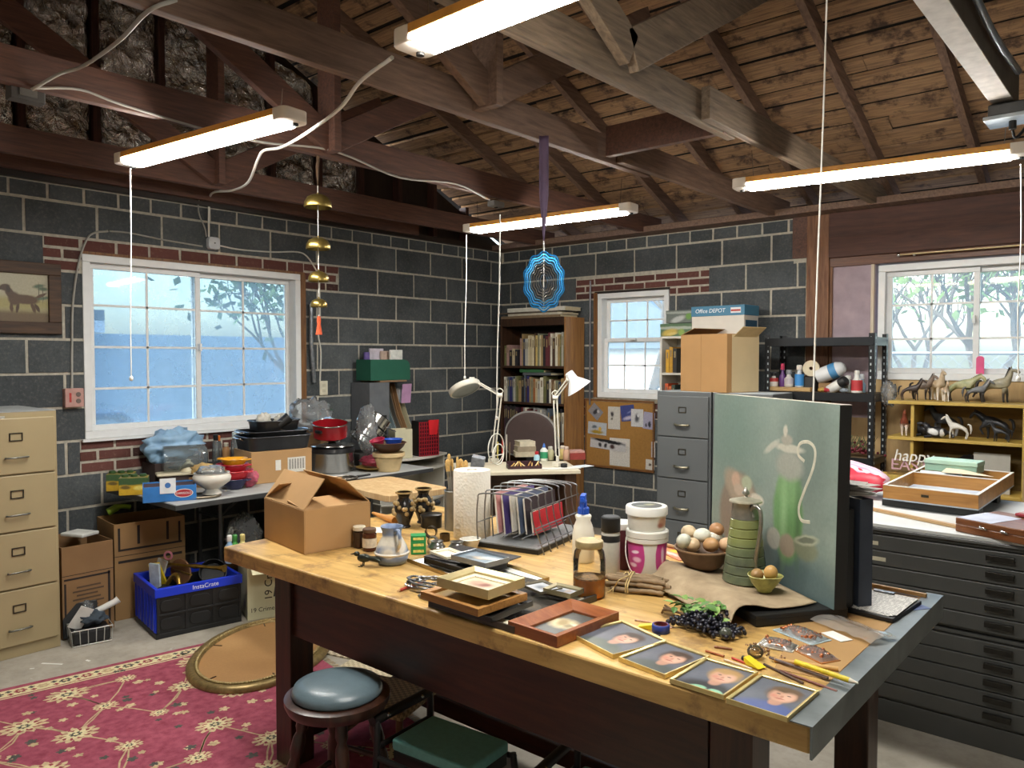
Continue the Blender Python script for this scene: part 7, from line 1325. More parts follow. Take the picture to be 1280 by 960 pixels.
rk2 = thing('metal_rack', 'black slotted steel rack of cleaning bottles before the timber post', 'rack', (3.165, -.205, FZ)); RX, RY, RH = .365, .15, 1.68; RBL = M('#191b1e', .4, .3, .1)
for sx in (-1, 1):
 for sy in (-1, 1):
  m = MB(); x, y = sx * RX, sy * RY; m.box((x - .0015 + sx * .0, y - (.036 if sy > 0 else 0), 0), (x + .0015, y + (.036 if sy < 0 else 0), RH)); m.box((x - (.036 if sx > 0 else -.0016), y - .0015, 0), (x + (.036 if sx < 0 else -.0016), y + .0015, RH)); m.build('post', RBL, rk2)
  m = MB();
  for k in range(38): z = .05 + k * .043; m.box((x - sx * .022 - .004, y + sy * -.0 - .0022, z), (x - sx * .022 + .004, y + .0022, z + .016)); m.box((x - .0022, y - sy * .022 - .004, z), (x + .0022, y - sy * .022 + .004, z + .016))
  m.build('post_slots', M('#a9b2b6', .6), rk2)
for z in (.12, .5, .86, 1.285, 1.655):
 m = MB(); b_ = .055 if z > 1 else .045
 for sy in (-1, 1): m.box((-RX + .0025, sy * RY - .0025 - .004, z - b_), (RX - .0025, sy * RY + .0025 - .004 * (sy > 0), z))
 for sx in (-1, 1): m.box((sx * RX - .005, -RY + .004, z - b_), (sx * RX + .001, RY - .008, z))
 m.build('shelf_beam', RBL if z < 1.6 else M('#1f2226', .35, .4), rk2); MB().box((-RX + .007, -RY + .003, z - .012), (RX - .007, RY - .010, z - .003)).build('shelf_board', M('#7a6448', .8) if z < 1.6 else M('#2a2522', .8), rk2)
RZ = FZ + 1.285 + .0005
def rput(px, y=-.30, z=RZ): q = AY(px, 485, y); return Vector((q.x, y, z))
def rb_bottle(lab, px, y, r, hh, col, cap, ch=.03, cr=.6, name='bottle', band=None, flat=1):
 q = rput(px, y); mats = [M(col, .35), M(cap, .4)] + ([M(band[0], .5)] if band else []); prof = [(r * .9, 0), (r, .004), (r, hh * .62), (r * .5, hh * .8), (r * .42, hh)]
 return bottle(name, lab, 'bottle', q, prof, mats, [(r * cr, hh + .0005), (r * cr + .001, hh + .003), (r * cr, hh + ch), (r * cr * .7, hh + ch + .004)], band=(r + .0006, band[1], band[2]) if band else None)
m_ = MB().box((-.145, -.06, 0), (.145, .06, .028)); tag(m_.build('wooden_crate', WOOD('#9a7c50', '#c8a873', 0), loc=(2.965, -.27, RZ), bev=.002), 'shallow pale wooden crate on the black rack', 'crate')
CRZ = RZ + .029
for (px, r, hh, col, cap, band, lab, ch) in ((967, .032, .075, '#d9d4cc', '#2a2a2c', ('#b33a38', .035, .06), 'white tub with red band on the rack, next to the tan box', .02), (978, .022, .12, '#5a3470', '#b83a5a', None, 'purple spray bottle on the rack', .04), (986, .032, .09, '#c9c6c0', '#8f9296', ('#b9b2b4', .02, .06), 'white jar with grey cap in the pale crate', .025), (999, .03, .12, '#c4cdd4', '#d9d6cf', ('#3a86c8', .01, .09), 'white bottle with blue front in the pale crate', .03)):
 b = rb_bottle(lab, px, -.275, r, hh, col, cap, ch, band=band); b.location.z = CRZ
t = thing('paper_roll', 'cream paper roll lying among rack bottles', 'roll', rput(1014, -.20) + Vector((0, 0, .16)), 0, None, (PI / 2, 0, .3)); MB().lathe([(.012, -.06), (.055, -.06), (.055, .06), (.012, .06)], 26, cap=False).build('roll_body', M('#cfc3a8', .8), t, smooth=50); MB().lathe([(.0118, -.0605), (.0118, .0605)], 14, cap=False).build('core', M('#7a6448', .8), t, smooth=50)
tag(MB().box((-.05, -.07, 0), (.05, .07, .10)).build('dark_carton', M('#2a2826', .6), loc=rput(1014, -.2), bev=.003), 'dark carton under the cream roll on the rack', 'box')
t = thing('wipes_pack', 'large white plastic jug lying tilted on the rack', 'jug', rput(1040, -.20) + Vector((-.01, 0, .135)), 0, None, (0, R_(68), .1)); MB().lathe([(.05, -.10), (.066, -.09), (.068, .05), (.05, .085), (.03, .10)], 28, sx=.8).build('jug_body', M('#d5d7d8', .4, 0, .04, 10), t, smooth=50); MB().lathe([(.0685, .0), (.069, .004), (.069, .045), (.0685, .048)], 28, cap=False, sx=.8).build('blue_band', M('#4a86b4', .5), t, smooth=60)
tag(MB().box((-.06, -.05, 0), (.06, .05, .06)).build('small_carton', M('#8a6c48', .8), loc=rput(1037, -.20), bev=.003), 'small brown carton under the white plastic jug', 'box')
t = thing('bottle', 'black capped white bottle lying on its side before the plastic jug', 'bottle', rput(1046, -.315) + Vector((0, 0, .045)), 0, None, (0, R_(60), -.3)); MB().lathe([(.03, -.07), (.034, -.065), (.034, .02), (.03, .03)], 22).build('vessel_body', M('#cfcfca', .4), t, smooth=45); MB().lathe([(.03, .0305), (.033, .033), (.033, .075), (.028, .08)], 22).build('cap', BLK, t, smooth=45)
rb_bottle('white bottle with red front near the rack post', 1071, -.29, .036, .12, '#d6d6d0', '#dcdad4', .025, .45, band=('#b8383c', .015, .085))
rb_bottle('clear squat bottle between the jug and red fronted bottle', 1060, -.24, .032, .09, '#b9c4bc', '#d8d8d2', .02)
rb_bottle('small blue and white bottle at the rack end', 1077, -.23, .026, .09, '#8fb0c8', '#d6dade', .03)
for k, (px, y, col, lab) in enumerate(((1027, -.325, '#b8964c', 'gold foil scrap at the rack front'), (1034, -.325, '#a8323c', 'red scrap packet at the rack front'), (1055, -.33, '#8a949c', 'grey packet lying at the rack front'))): tag(bagmesh(.05, .035, .03, 60 + k, k=.4).build('packet', M(col, .4, .2, .2), smooth=180, loc=rput(px, y)), lab, 'packet')
tag(bagmesh(.09, .07, .16, 71, k=.5).build('plastic_bag', CLR, smooth=180, loc=Vector((3.575, -.19, FZ + 1.2))), 'clear plastic hung bag on the rack end post', 'bag')
for k, (x0, col, hh, lab) in enumerate(((2.93, '#b3322f', .12, 'red box seen through the lower rack shelf'), (3.02, '#2f4a6a', .14, 'blue box on the lower rack shelf'), (3.11, '#7d7466', .10, 'grey brown carton on the lower rack shelf'))): tag(MB().box((-.04, -.06, 0), (.04, .06, hh)).build('small_box', M(col, .6, 0, .2, 30), loc=(x0, -.25, FZ + .8605), bev=.002), lab, 'box')
q = AY(1071, 572, -.28); wr = thing('berry_wreath', 'dried wreath of dark red berries and green sprigs on the lower rack', 'wreath', (q.x - .02, -.26, FZ + .862)); rg = random.Random(14); m = MB()
for k in range(120): m.sph((rg.gauss(0, .06), rg.uniform(-.06, .04), .02 + abs(rg.gauss(0, .03))), .009, 6, 5)
o = m.build('berries', M('#6e2530', .45, 0, .35, 60), wr, smooth=180); o['kind'] = 'stuff'; m = MB()
for k in range(60): a = (rg.uniform(-.1, .1), rg.uniform(-.06, .04), .05); m.tube([a, (a[0] + rg.uniform(-.05, .05), a[1] + rg.uniform(-.02, .02), rg.uniform(.09, .14))], .0022, 4)
o = m.build('sprigs', M('#5f6240', .8, 0, .3), wr); o['kind'] = 'stuff'
q = AY(1082, 583, -.95); bd_ = thing('black_chest', 'black painted chest with gold flower before the rack', 'chest', (q.x + .0, -.93, FZ + .645), R_(-14)); MB().box((-.19, -.06, 0), (.19, .07, .15)).build('chest_body', M('#15161a', .4), bd_, bev=.004); MB().box((-.193, -.063, .135), (.193, .073, .152)).build('lid_rim', M('#1c1d22', .35), bd_, bev=.003)
m = MB()
for k in range(5): a = 2 * PI * k / 5; m.sph((.013 * math.cos(a), -.0625, .085 + .013 * math.sin(a)), (.01, .003, .007), 8, 6)
m.build('gold_flower', M('#c9a640', .35, .5), bd_, smooth=180)
tag(MB().box((-.22, -.09, 0), (.22, .09, .64)).build('storage_chest', M('#5a4632', .7, 0, .1, 6), loc=(q.x, -.93, FZ + .001), rz=R_(-14), bev=.004), 'plain brown cabinet under the black painted chest', 'cabinet')
YW = WOOD('#a88a3c', '#d1b25c', 0, 4, .5, 10, .06, .2); YWV = WOOD('#a88a3c', '#d1b25c', 2, 4, .5, 10, .06, .2); YWD = WOOD('#6a5428', '#8f7238', 0, 4, .6, 10, .06, .3)
ys = thing('display_shelf', 'yellow wooden shelf displaying model horses under the chain link window', 'shelf', (4.0, -.35, FZ)); yh = 1.245
MB().box((-.385, 0, yh - .02), (.37, .30, yh)).build('top_board', YW, ys, bev=.002); MB().box((-.385, 0, .997), (.345, .28, 1.017)).build('shelf_board', YW, ys, bev=.002); MB().box((-.235, .0, .68), (.345, .28, .70)).build('shelf_board', YW, ys, bev=.002)
MB().box((.346, 0, 0), (.372, .30, yh - .0205)).build('side_panel', YWV, ys, bev=.002); MB().box((-.255, .02, 0), (-.236, .29, .9965)).build('side_panel', YWV, ys, bev=.002); MB().box((-.255, .02, 1.0175), (-.236, .29, yh - .0205)).build('divider', YWV, ys); MB().box((-.235, .281, 0), (.345, .29, yh - .021)).build('back_panel', YWD, ys)
def horse(label, loc, rz, s, body, mane, legs=None, pose=0, muzzle=None):
 """standing model horse: continuous skinned body, mane and tail; s = height at withers"""
 t = thing('model_horse', label, 'model horse', loc, rz, 'model horses'); fo = pose == 1
 nk = (Vector((.42, 0, 1.0)), Vector((.56, 0, 1.22)), Vector((.66, 0, 1.42)), Vector((.80, 0, 1.34)), Vector((.95, 0, 1.20)))
 if pose == 2: nk = (Vector((.42, 0, .98)), Vector((.62, 0, 1.13)), Vector((.80, 0, 1.24)), Vector((.92, 0, 1.10)), Vector((1.0, 0, .95)))
 if pose == 3: nk = (Vector((.40, 0, 1.02)), Vector((.47, 0, 1.25)), Vector((.53, 0, 1.47)), Vector((.69, 0, 1.44)), Vector((.86, 0, 1.34)))
 V = [(Vector((-.45, 0, .90)), .20), (Vector((-.1, 0, .85)), .20), (Vector((.25, 0, .87)), .205), (nk[0], .15), (nk[1], .105), (nk[2], .085), (nk[3], .075), (nk[4], .05)]; E = [(0, 1), (1, 2), (2, 3), (3, 4), (4, 5), (5, 6), (6, 7)]
 for i, sy in enumerate((-1, 1)):
  st = .06 * sy; kick = pose == 2 and sy > 0
  b = len(V); f_ = [(Vector((.3, .11 * sy, .68)), .10), (Vector((.31 + st, .11 * sy, .40)), .052), (Vector((.31 + st, .11 * sy, .10)), .036), (Vector((.35 + st, .11 * sy, .03)), .046)]
  if kick: f_ = [(Vector((.34, .11 * sy, .68)), .10), (Vector((.54, .11 * sy, .52)), .055), (Vector((.44, .11 * sy, .30)), .038), (Vector((.40, .11 * sy, .22)), .046)]
  V += f_; E += [(2, b), (b, b + 1), (b + 1, b + 2), (b + 2, b + 3)]
  b = len(V); V += [(Vector((-.46, .12 * sy, .66)), .13), (Vector((-.60 - st, .12 * sy, .40)), .055), (Vector((-.54 - st, .12 * sy, .10)), .037), (Vector((-.50 - st, .12 * sy, .03)), .047)]; E += [(0, b), (b, b + 1), (b + 1, b + 2), (b + 2, b + 3)]
 th = .8 if fo else 1
 me = bpy.data.meshes.new('horse_body'); me.from_pydata([tuple(v * s) for v, r in V], E, []); me.materials.append(body); o = bpy.data.objects.new('horse_body', me); COL.objects.link(o); o.parent = t
 md = o.modifiers.new('skin', 'SKIN'); md.use_smooth_shade = True
 for i, (v, r) in enumerate(V): me.skin_vertices[0].data[i].radius = (r * s * th * 1.15,) * 2; me.skin_vertices[0].data[i].use_root = i == 0
 o.modifiers.new('sub', 'SUBSURF').render_levels = 2
 m = MB()
 for k in range(7): u = k / 6; p = nk[0].lerp(nk[1], u * 2) if u < .5 else nk[1].lerp(nk[2], u * 2 - 1); off = Vector((-.11 + .03 * u, 0, .06 - .0 * u)); m.sph((p + off) * s, (.05 * s, .035 * s, .07 * s), 8, 6)
 m.build('mane', mane, t, smooth=180)
 MB().tube(spline([Vector(p) * s for p in ((-.60, 0, .98), (-.74, 0, .92), (-.80, 0, .66), (-.78, .02, .38))], 4), [.045 * s] * 4 + [.065 * s] * 6 + [.03 * s] * 3, 8).build('tail', mane, t, smooth=60)
 m = MB()
 for sy in (-1, 1): m.tube([(nk[2] + Vector((-.01, .04 * sy, .06))) * s, (nk[2] + Vector((-.01, .055 * sy, .17))) * s], [.028 * s, .004 * s], 6)
 m.build('ears', body, t, smooth=60); return t
def coat(n, base, dark, low=None):
 t = NT('coat_' + n); v = t.coord(); sp = t.new('ShaderNodeSeparateXYZ'); t.link(v, sp.inputs[0]); c = t.ramp(t.noise(v, 28, 3), [(.35, base), (.65, dark)])
 if low: c = t.mix(t.ramp(sp.outputs[2], [(.055, '#ffffff'), (.085, '#000000')]), c, low)
 return t.fin(c, .4)
HT = FZ + yh + .001; H2 = FZ + 1.0175 + .0005
def hx(px, py, y, z): q = AY(px, py, y); return (q.x, y, z)
DB, BAY, PAL, DAP, GRY, GRU = coat('dark', '#4a3a32', '#2e2522'), coat('bay', '#8a7a6c', '#6a5a4e', '#2e2622'), coat('pal', '#c9b79c', '#b49c7c', '#d9d2c6'), coat('dapple', '#b9b48c', '#8f9468', '#3a332c'), coat('grey', '#8d8f90', '#6f7072', '#3a3634'), coat('grulla', '#a59c80', '#86806a', '#33302c')
MD, MW, MG_ = M('#241d1a', .5), M('#d3c9b8', .5), M('#5f6060', .5)
horse('dark brown model foal at the window end of the upper row', hx(1139, 503, -.29, HT), R_(8), 0.093, DB, MD, None, 1)
horse('grey brown bay model horse behind the dark brown foal', hx(1153, 503, -.20, HT), R_(-20), 0.112, BAY, MD)
horse('palomino model horse facing out with head high beside the bay', hx(1172, 503, -.22, HT), R_(-55), 0.125, PAL, MW, None, 3)
horse('small pale model foal between palomino and dapple horses', hx(1182, 505, -.29, HT), R_(-70), 0.086, PAL, MW, None, 1)
horse('cream dapple model horse with lowered head in the upper row', hx(1203, 505, -.22, HT), R_(-5), 0.129, DAP, M('#7d7a5c', .5), None, 2)
horse('grey model foal standing before the dapple horse', hx(1221, 506, -.30, HT), R_(15), 0.095, GRY, MG_, None, 1)
horse('grey tan model horse with alert head at the upper row end', hx(1246, 507, -.24, HT), R_(2), 0.136, GRU, MD, None, 3)
horse('chestnut model horse with white blaze at the lower shelf end', hx(1130, 549, -.28, H2), R_(-75), 0.107, coat('chest', '#8d4a34', '#6e3626', '#d8c8b8'), M('#2b1b18', .5), None, 3)
horse('slate grey model horse at the back of the lower shelf', hx(1180, 548, -.14, H2), R_(172), 0.129, coat('slate', '#55585c', '#3c3f43', '#8a8c8e'), M('#2c2d30', .5), None, 0)
horse('white model foal at the front of the lower shelf', hx(1196, 552, -.30, H2), R_(178), 0.096, coat('white', '#d9d6cc', '#c4c0b4'), M('#cfcac0', .5), None, 1)
horse('black prancing model horse with raised foreleg on the lower shelf', hx(1242, 552, -.20, H2), R_(176), 0.131, coat('black', '#25282e', '#16181c'), M('#121316', .5), None, 2)
horse('small black model foal beneath the prancing horse', hx(1250, 554, -.305, H2), R_(178), 0.076, coat('black2', '#2d2f33', '#1c1d20'), M('#18191c', .5), None, 1)
def lying(label, px, y, col, spot): q = hx(px + 10, 550, y, H2); t = thing('model_horse', label, 'model horse', q, R_(190), 'model horses'); MB().sph((0, 0, .035), (.06, .03, .034), 16, 10).tube(spline([(.04, 0, .045), (.06, 0, .075), (.075, 0, .09)], 4), [.02] * 5 + [.014] * 4, 8).sph((.09, 0, .086), (.024, .012, .012), 10, 8).tube([(.03, .03, .012), (.07, .035, .008)], .008, 6).tube([(-.03, -.03, .012), (.02, -.045, .008)], .009, 6).build('horse_body', PAINTING('pinto' + str(px), col, [(.02, .04, .03, .02, .4, spot, .2), (-.03, .03, .015, .03, 0, spot, .2)], .03, (0, 2), .4), t, smooth=60); MB().tube(spline([(-.055, 0, .04), (-.08, 0, .03), (-.09, .01, .008)], 4), .008, 6).build('tail', MD, t, smooth=60)
lying('black and white pinto model horse lying on the lower shelf', 1161, -.30, '#26262a', '#d9d9d4'); lying('all black model horse lying beside the pinto one', 1148, -.22, '#1c1d20', '#2e2f33')
Z3 = FZ + .7005
a = AY(1113, 588, -.42); es = thing('easter_sign', 'pink and white spring greeting cut-out sign standing by the horse shelf', 'sign', (a.x, -.42, FZ + .80)); words_mesh('pink_letters', 'EASTER', .095, M('#c9a0a8', .6), es, (0, 0, .045), (PI / 2, 0, 0), .006, 'LEFT', 1.05); words_mesh('script_letters', 'happy', .10, M('#e6e2da', .5), es, (.02, -.013, .105), (PI / 2, 0, 0), .005, 'LEFT', .95, .2)
MB().box((-.01, -.03, -.012), (.36, .03, -.002)).build('foot', YWD, es); tag(MB().box((-.22, -.06, 0), (.22, .06, .785)).build('side_table', YWV, loc=(a.x + .16, -.42, FZ + .001), bev=.003), 'plain wooden stand under the spring greeting sign', 'stand')
for k, px in enumerate((1158, 1184)):
 q = AY(px, 578, -.20); t = thing('lattice_tile', ('pointed arch lattice tile nearest the spring greeting', 'second pointed arch lattice tile beside the pale board')[k], 'tile', (q.x, -.20, Z3 + .03)); P = [(-.06, 0), (.06, 0), (.06, .06), (.045, .10), (0, .15), (-.045, .10), (-.06, .06)]; m = MB(); m.T = Matrix(((1, 0, 0, 0), (0, 0, 1, 0), (0, 1, 0, 0), (0, 0, 0, 1))); m.prism(P, -.004, .004); m.build('tile_face', M('#b9ab8c', .7, 0, .5, 120), t); m = MB(); m.tube([(x * 1.12, 0, y * 1.06) for x, y in P], .011, 6, closed=True); m.build('dark_surround', M('#3a2a20', .6), t, smooth=60); MB().box((-.06, -.02, -.029), (.06, .02, -.013)).build('foot', M('#3a2a20', .6), t)
q0, q1 = AY(1218, 563, -.26), AY(1263, 600, -.26); tag(MB().box((-(q1.x - q0.x) / 2, -.006, 0), ((q1.x - q0.x) / 2, .006, .24)).build('canvas_board', M('#a9a69c', .8, 0, .06, 20), loc=((q0.x + q1.x) / 2, -.27, Z3 + .001)), 'blank pale grey board leaning in the low horse shelf', 'board')
tag(MB().box((-.12, -.07, 0), (.12, .06, .14)).build('plastic_tub', GLASS('#e6ecee', .55, '#aab2b6', .1), loc=(4.13, -.20, Z3 + .001)), 'clear plastic tub behind the blank pale board', 'tub')
tag(bagmesh(.12, .09, .07, 81, k=.4).build('dark_cloth', M('#2b2424', .9), smooth=180, loc=(4.05, -.19, Z3 + .143)), 'dark cloth bundle on the clear plastic tub', 'cloth')
for k in range(3): q = AY(1272 + 4 * k, 590, -.50); tag(MB().box((-.008, -.12, 0), (.008, .12, .33 - .01 * k)).build('picture_frame', M(['#a58a5c', '#6e4a34', '#8d7648'][k], .5), loc=(4.40 + .026 * k, -.56, FZ + .62), bev=.003), ['gilt frame edge standing at the end of the horse shelf', 'brown frame edge next to the gilt one', 'dull gold frame edge furthest along'][k], 'frame')
tag(MB().box((-.1, -.15, 0), (.1, .15, .615)).build('crate_stand', YWD, loc=(4.44, -.56, FZ + .001)), 'dark wooden crate under the upright frames', 'crate')
ff = thing('flat_file', 'grey ten drawer steel flat file with pale top behind the worktable', 'plan chest', (4.09, -2.27, FZ)); FW = .62; FG = M('#4c4d4b', .42, .2, .08, 6); FGD = M('#2d2e2d', .5, .2)
MB().box((-FW, .008, 0), (FW, .95, .095)).build('plinth', FG, ff, bev=.003)
for z0 in (.096, .451): MB().box((-FW, .012, z0), (FW, .95, z0 + .35)).build('cabinet_body', FG, ff, bev=.002); MB().box((-FW - .001, .002, z0 + .338), (FW + .001, .0118, z0 + .35)).build('front_rail', FG, ff)
for z0 in (.096, .451):
 for k in range(5):
  z = z0 + .012 + k * .0645; dr = MB().box((-FW + .02, -.003, z), (FW - .02, .0115, z + .0605)).build('drawer', FG, ff, bev=.003)
  for x in (-.44, .44): MB().box((x - .047, -.016, z + .034), (x + .047, -.0035, z + .046)).box((x - .047, -.020, z + .024), (x + .047, -.0165, z + .046)).build('handle', M('#2f2d29', .4, .6, .3, 60), dr, bev=.002)
  if (z0 > .3 and k in (4, 3)) or (z0 < .3 and k in (0, 1)): MB().box((-.075 + .0, -.0048, z + .018), (.005 + .03 * (k % 2), -.0034, z + .034)).build('name_card', M('#bdb69e', .7, 0, .1, 100), dr); words_mesh('card_lettering', ['PAPERS', 'ART PAPER', 'MAPS', 'PRINTS'][k % 4], .010, INKM, dr, (-.032, -.0052, z + .026), (PI / 2, 0, 0))
MB().box((-FW - .01, -.012, .802), (FW + .01, .96, .815)).build('steel_top', M('#6f7070', .4, .4), ff, bev=.003); MB().box((-FW - .008, -.01, .8155), (FW + .008, .958, .83)).build('pale_worktop', M('#c6c8c6', .4, 0, .1, 5), ff, bev=.002)
FZT = FZ + .8305
def P_(px, py, dzz=0): return AZ(px, py, FZT + dzz)
tag(MB().box((-.42, -.012, 0), (.42, .012, .012)).build('wooden_strip', WOOD('#9a7850', '#c9a878', 0), loc=((P_(1080, 636) + P_(1195, 660)) / 2).to_tuple()[:2] + (FZT + .001,), rz=math.atan2((P_(1195, 660) - P_(1080, 636)).y, (P_(1195, 660) - P_(1080, 636)).x)), 'thin wooden strip lying across the pale flat file top', 'strip')
HONEY = WOOD('#9a6a34', '#c8924e', 0, 4, .4, 10, .06, .2); a, b_ = P_(1106, 624, .03), P_(1218, 641, .03); ang = -.07; L = .39
tr = thing('drawer_tray', 'honey coloured divided wooden drawer with pale rims on the flat file', 'tray', (a.x, a.y - .03, FZT + .035), ang, None, (R_(3), 0, ang)); DT, HT_ = .62, .065; RIM = M('#d6d2c8', .5)
MB().box((0, 0, 0), (L, DT, .006)).build('tray_floor', M('#a9b6c4', .5, 0, .2, 14), tr)
for nm, lo, hi in (('front_wall', (0, 0, .006), (L, .012, HT_)), ('back_wall', (0, DT - .012, .006), (L, DT, HT_)), ('divider', (.012, DT * .62, .006), (L - .012, DT * .62 + .012, HT_)), ('side_wall', (0, .012, .006), (.012, DT - .012, HT_)), ('side_wall', (L - .012, .012, .006), (L, DT - .012, HT_))):
 p = MB().box(lo, hi).build(nm, HONEY, tr); MB().box((lo[0], lo[1], HT_ + .0003), (hi[0], hi[1], HT_ + .003)).build('pale_rim', RIM, p)
MB().box((L * .42, -.004, .03), (L * .5, -.0003, .042)).build('hardware', DRK, tr, bev=.001)
for nm, lo, rz in (('front block under the honey coloured drawer', (a + (b_ - a) * .5 + Vector((0, .06, 0))), ang), ('rear block under the honey coloured drawer', (a + (b_ - a) * .5 + Vector((0, .5, 0))), ang)): tag(MB().box((-.2, -.03, 0), (.2, .03, .030 if 'front' in nm else .05)).build('support_block', FGD, loc=(lo.x, lo.y, FZT + .001), rz=rz), nm, 'block')
Tm = Matrix.Translation(Vector(tr.location)) @ Euler(tr.rotation_euler).to_matrix().to_4x4()
q = Tm @ Vector((L * .40, DT * .84, .062)); t = thing('tin_box', 'mint green lidded box lying over the drawer back compartment', 'box', q + Vector((0, 0, .004)), ang); MB().box((-.115, -.065, 0), (.115, .065, .05)).build('box_body', M('#8fb09c', .45, 0, .06), t, bev=.003); MB().box((-.118, -.068, .035), (.118, .068, .056)).build('lid', M('#a9c8b4', .45, 0, .06), t, bev=.003)
q = Tm @ Vector((L * .30, DT * .715, .03)); tag(MB().tube([(-.09, 0, 0), (.09, 0, 0)], .02, 14).build('paper_roll', M('#b9c4c8', .5), smooth=60, loc=q + Vector((0, 0, .02)), rz=ang), 'pale blue grey roll resting along the drawer divider', 'roll')
q = Tm @ Vector((L * .62, DT * .69, .074)); tag(MB().add([(-.11, -.03, 0), (.11, -.02, 0), (-.10, .05, .02), (-.11, -.03, .002), (.11, -.02, .002), (-.10, .05, .022)], [(0, 2, 1), (3, 4, 5), (0, 1, 4, 3), (1, 2, 5, 4), (2, 0, 3, 5)]).build('cream_sheet', M('#c9bda4', .7), loc=q, rz=ang), 'folded cream sheet beside the mint green box', 'paper')
a, b_ = P_(1194, 664), P_(1290, 684); ang2 = math.atan2(b_.y - a.y, b_.x - a.x); wcs = thing('wooden_case', 'flat brown wooden case with two clasps at the flat file front', 'case', (a.x, a.y, FZT + .001), ang2); BRN = WOOD('#5c331c', '#96603a', 0, 4, .3, 10, .06, .3)
MB().box((0, 0, 0), (.46, .28, .03)).build('case_base', BRN, wcs, bev=.003); MB().box((0, 0, .0305), (.46, .28, .055)).build('case_lid', BRN, wcs, bev=.003); MB().box((.002, .002, .0553), (.14, .20, .0562)).build('pale_sheet', M('#b9bccb', .5), wcs)
for x in (.105, .185): MB().tube(spline([(x, -.001, .04), (x, -.012, .036), (x + .02, -.012, .034), (x + .02, -.001, .028)], 3), .004, 6).build('clasp', CHROME, wcs, smooth=60)
Tw = Matrix.Translation(Vector(wcs.location)) @ Matrix.Rotation(ang2, 4, 'Z')
q = Tw @ Vector((.10, .22, .058)); rf = thing('red_tray', 'red edged flat tray under the black box of papers', 'tray', q, ang2 + .05); MB().box((0, 0, 0), (.45, .30, .012)).build('tray_base', M('#9a3238', .45), rf, bev=.003); MB().box((.012, .012, .0123), (.438, .288, .014)).build('tray_lining', M('#c9a8a4', .6), rf)
kb = thing('black_box', 'black open box heaped with papers on the red edged tray', 'box', Tw @ Vector((.14, .26, .074)), ang2 + .02); MB().box((0, 0, 0), (.42, .26, .004)).box((0, 0, .004), (.42, .005, .11)).box((0, .255, .004), (.42, .26, .11)).box((0, .005, .004), (.005, .255, .11)).box((.415, .005, .004), (.42, .255, .11)).build('box_body', M('#1f1f20', .5), kb, bev=.001)
for k in range(6): MB().bx((.21, .13, .088 + .007 * k), (.395, .235, .0055), (.01 * (k % 2), .012 * k - .02, 0)).build('paper', M(['#cfc6b0', '#b9a684', '#d6d2c8'][k % 3], .8), kb)
q = P_(1083, 622); m = MB(); m.sph((0, 0, .07), (.30, .10, .075), 30, 16, fn=lambda d: 1 + .12 * noise.noise(d * 4)); pq = thing('quilt_bag', 'red and pink zipped quilt bag lying on the flat file', 'bag', (q.x - .16, q.y + .12, FZT + .003), -.55)
m.build('red_side', M('#b8243a', .45, 0, .2, 18), pq, smooth=180); m = MB(); m.sph((.01, .02, .084), (.28, .095, .072), 30, 16, fn=lambda d: 1 + .10 * noise.noise(d * 4)); m.build('pink_striped_top', PAINTING('stripes', '#d9b9c8', [(0, y, .3, .006, .05, '#b08aa8', .4) for y in (-.05, -.02, .01, .04, .07)], .02, (0, 1), .5), pq, smooth=180)
# hanging from the trusses
BRB = M('#8f7c44', .3, .85, .3, 30); TP = AX(397, 207, 1.68)
st = []
for k, (py, wpx, lab) in enumerate(((252, 34, 'largest brass bell at the top of the hanging string'), (305, 30, 'second brass bell down the hanging string'), (346, 26, 'third brass bell down the hanging string'), (379, 21, 'smallest brass bell above the orange tassel'))):
 q = AX(398, py, 1.68); r = wpx / 2 * (q - CAM).dot(CF) / FPX; t = thing('brass_bell', lab, 'bell', (1.68, TP.y, q.z - r * .45), 0, 'brass bells on a string')
 MB().lathe([(r, 0), (r * 1.02, r * .06), (r * .97, r * .4), (r * .78, r * .75), (r * .4, r * .95), (.006, r), (.0055, r - .003), (r * .38, r * .92), (r * .75, r * .72), (r * .94, r * .38), (r * .98, 0)], 30, cap=False).build('bell_body', BRB, t, smooth=60); MB().sph((0, 0, r + .004), .005, 8, 6).build('bead', BRB, t, smooth=180); st.append(q.z)
zb_ = AX(398, 400, 1.68).z
sg = thing('bell_string', 'knotted string with orange tassel carrying the brass bells', 'string', (1.68, TP.y, 2.65)); MB().tube([(0, 0, 0), (0, .003, -.03), (0, -.002, -.06), (0, 0, st[0] - 2.65 + .08)], [.01, .007, .009, .002], 8).build('rope_top', M('#5a4634', .9), sg); MB().tube([(0, 0, st[0] - 2.65 + .08), (0, 0, zb_ - 2.65)], .0022, 6).build('cord', CORDW, sg)
MB().tube([(0, 0, zb_ - 2.65 + .02), (0, 0, zb_ - 2.65), (0, 0, zb_ - 2.65 - .02), (0, 0, zb_ - 2.65 - .075)], [.008, .011, .009, .017], 10).build('tassel', M('#c9532c', .8, 0, .2, 90), sg, smooth=60)
TP2 = AX(680, 186, 2.77); q = AX(681, 352, 2.77); dpt = (q - CAM).dot(CF); hh = 37 * dpt / FPX; ww = 26 * dpt / FPX; face = math.atan2(CR.y, CR.x)
ws_ = thing('wind_spinner', 'blue metal wind spinner of wavy rings hung on purple ribbon', 'wind spinner', (2.77, TP2.y, q.z), face)
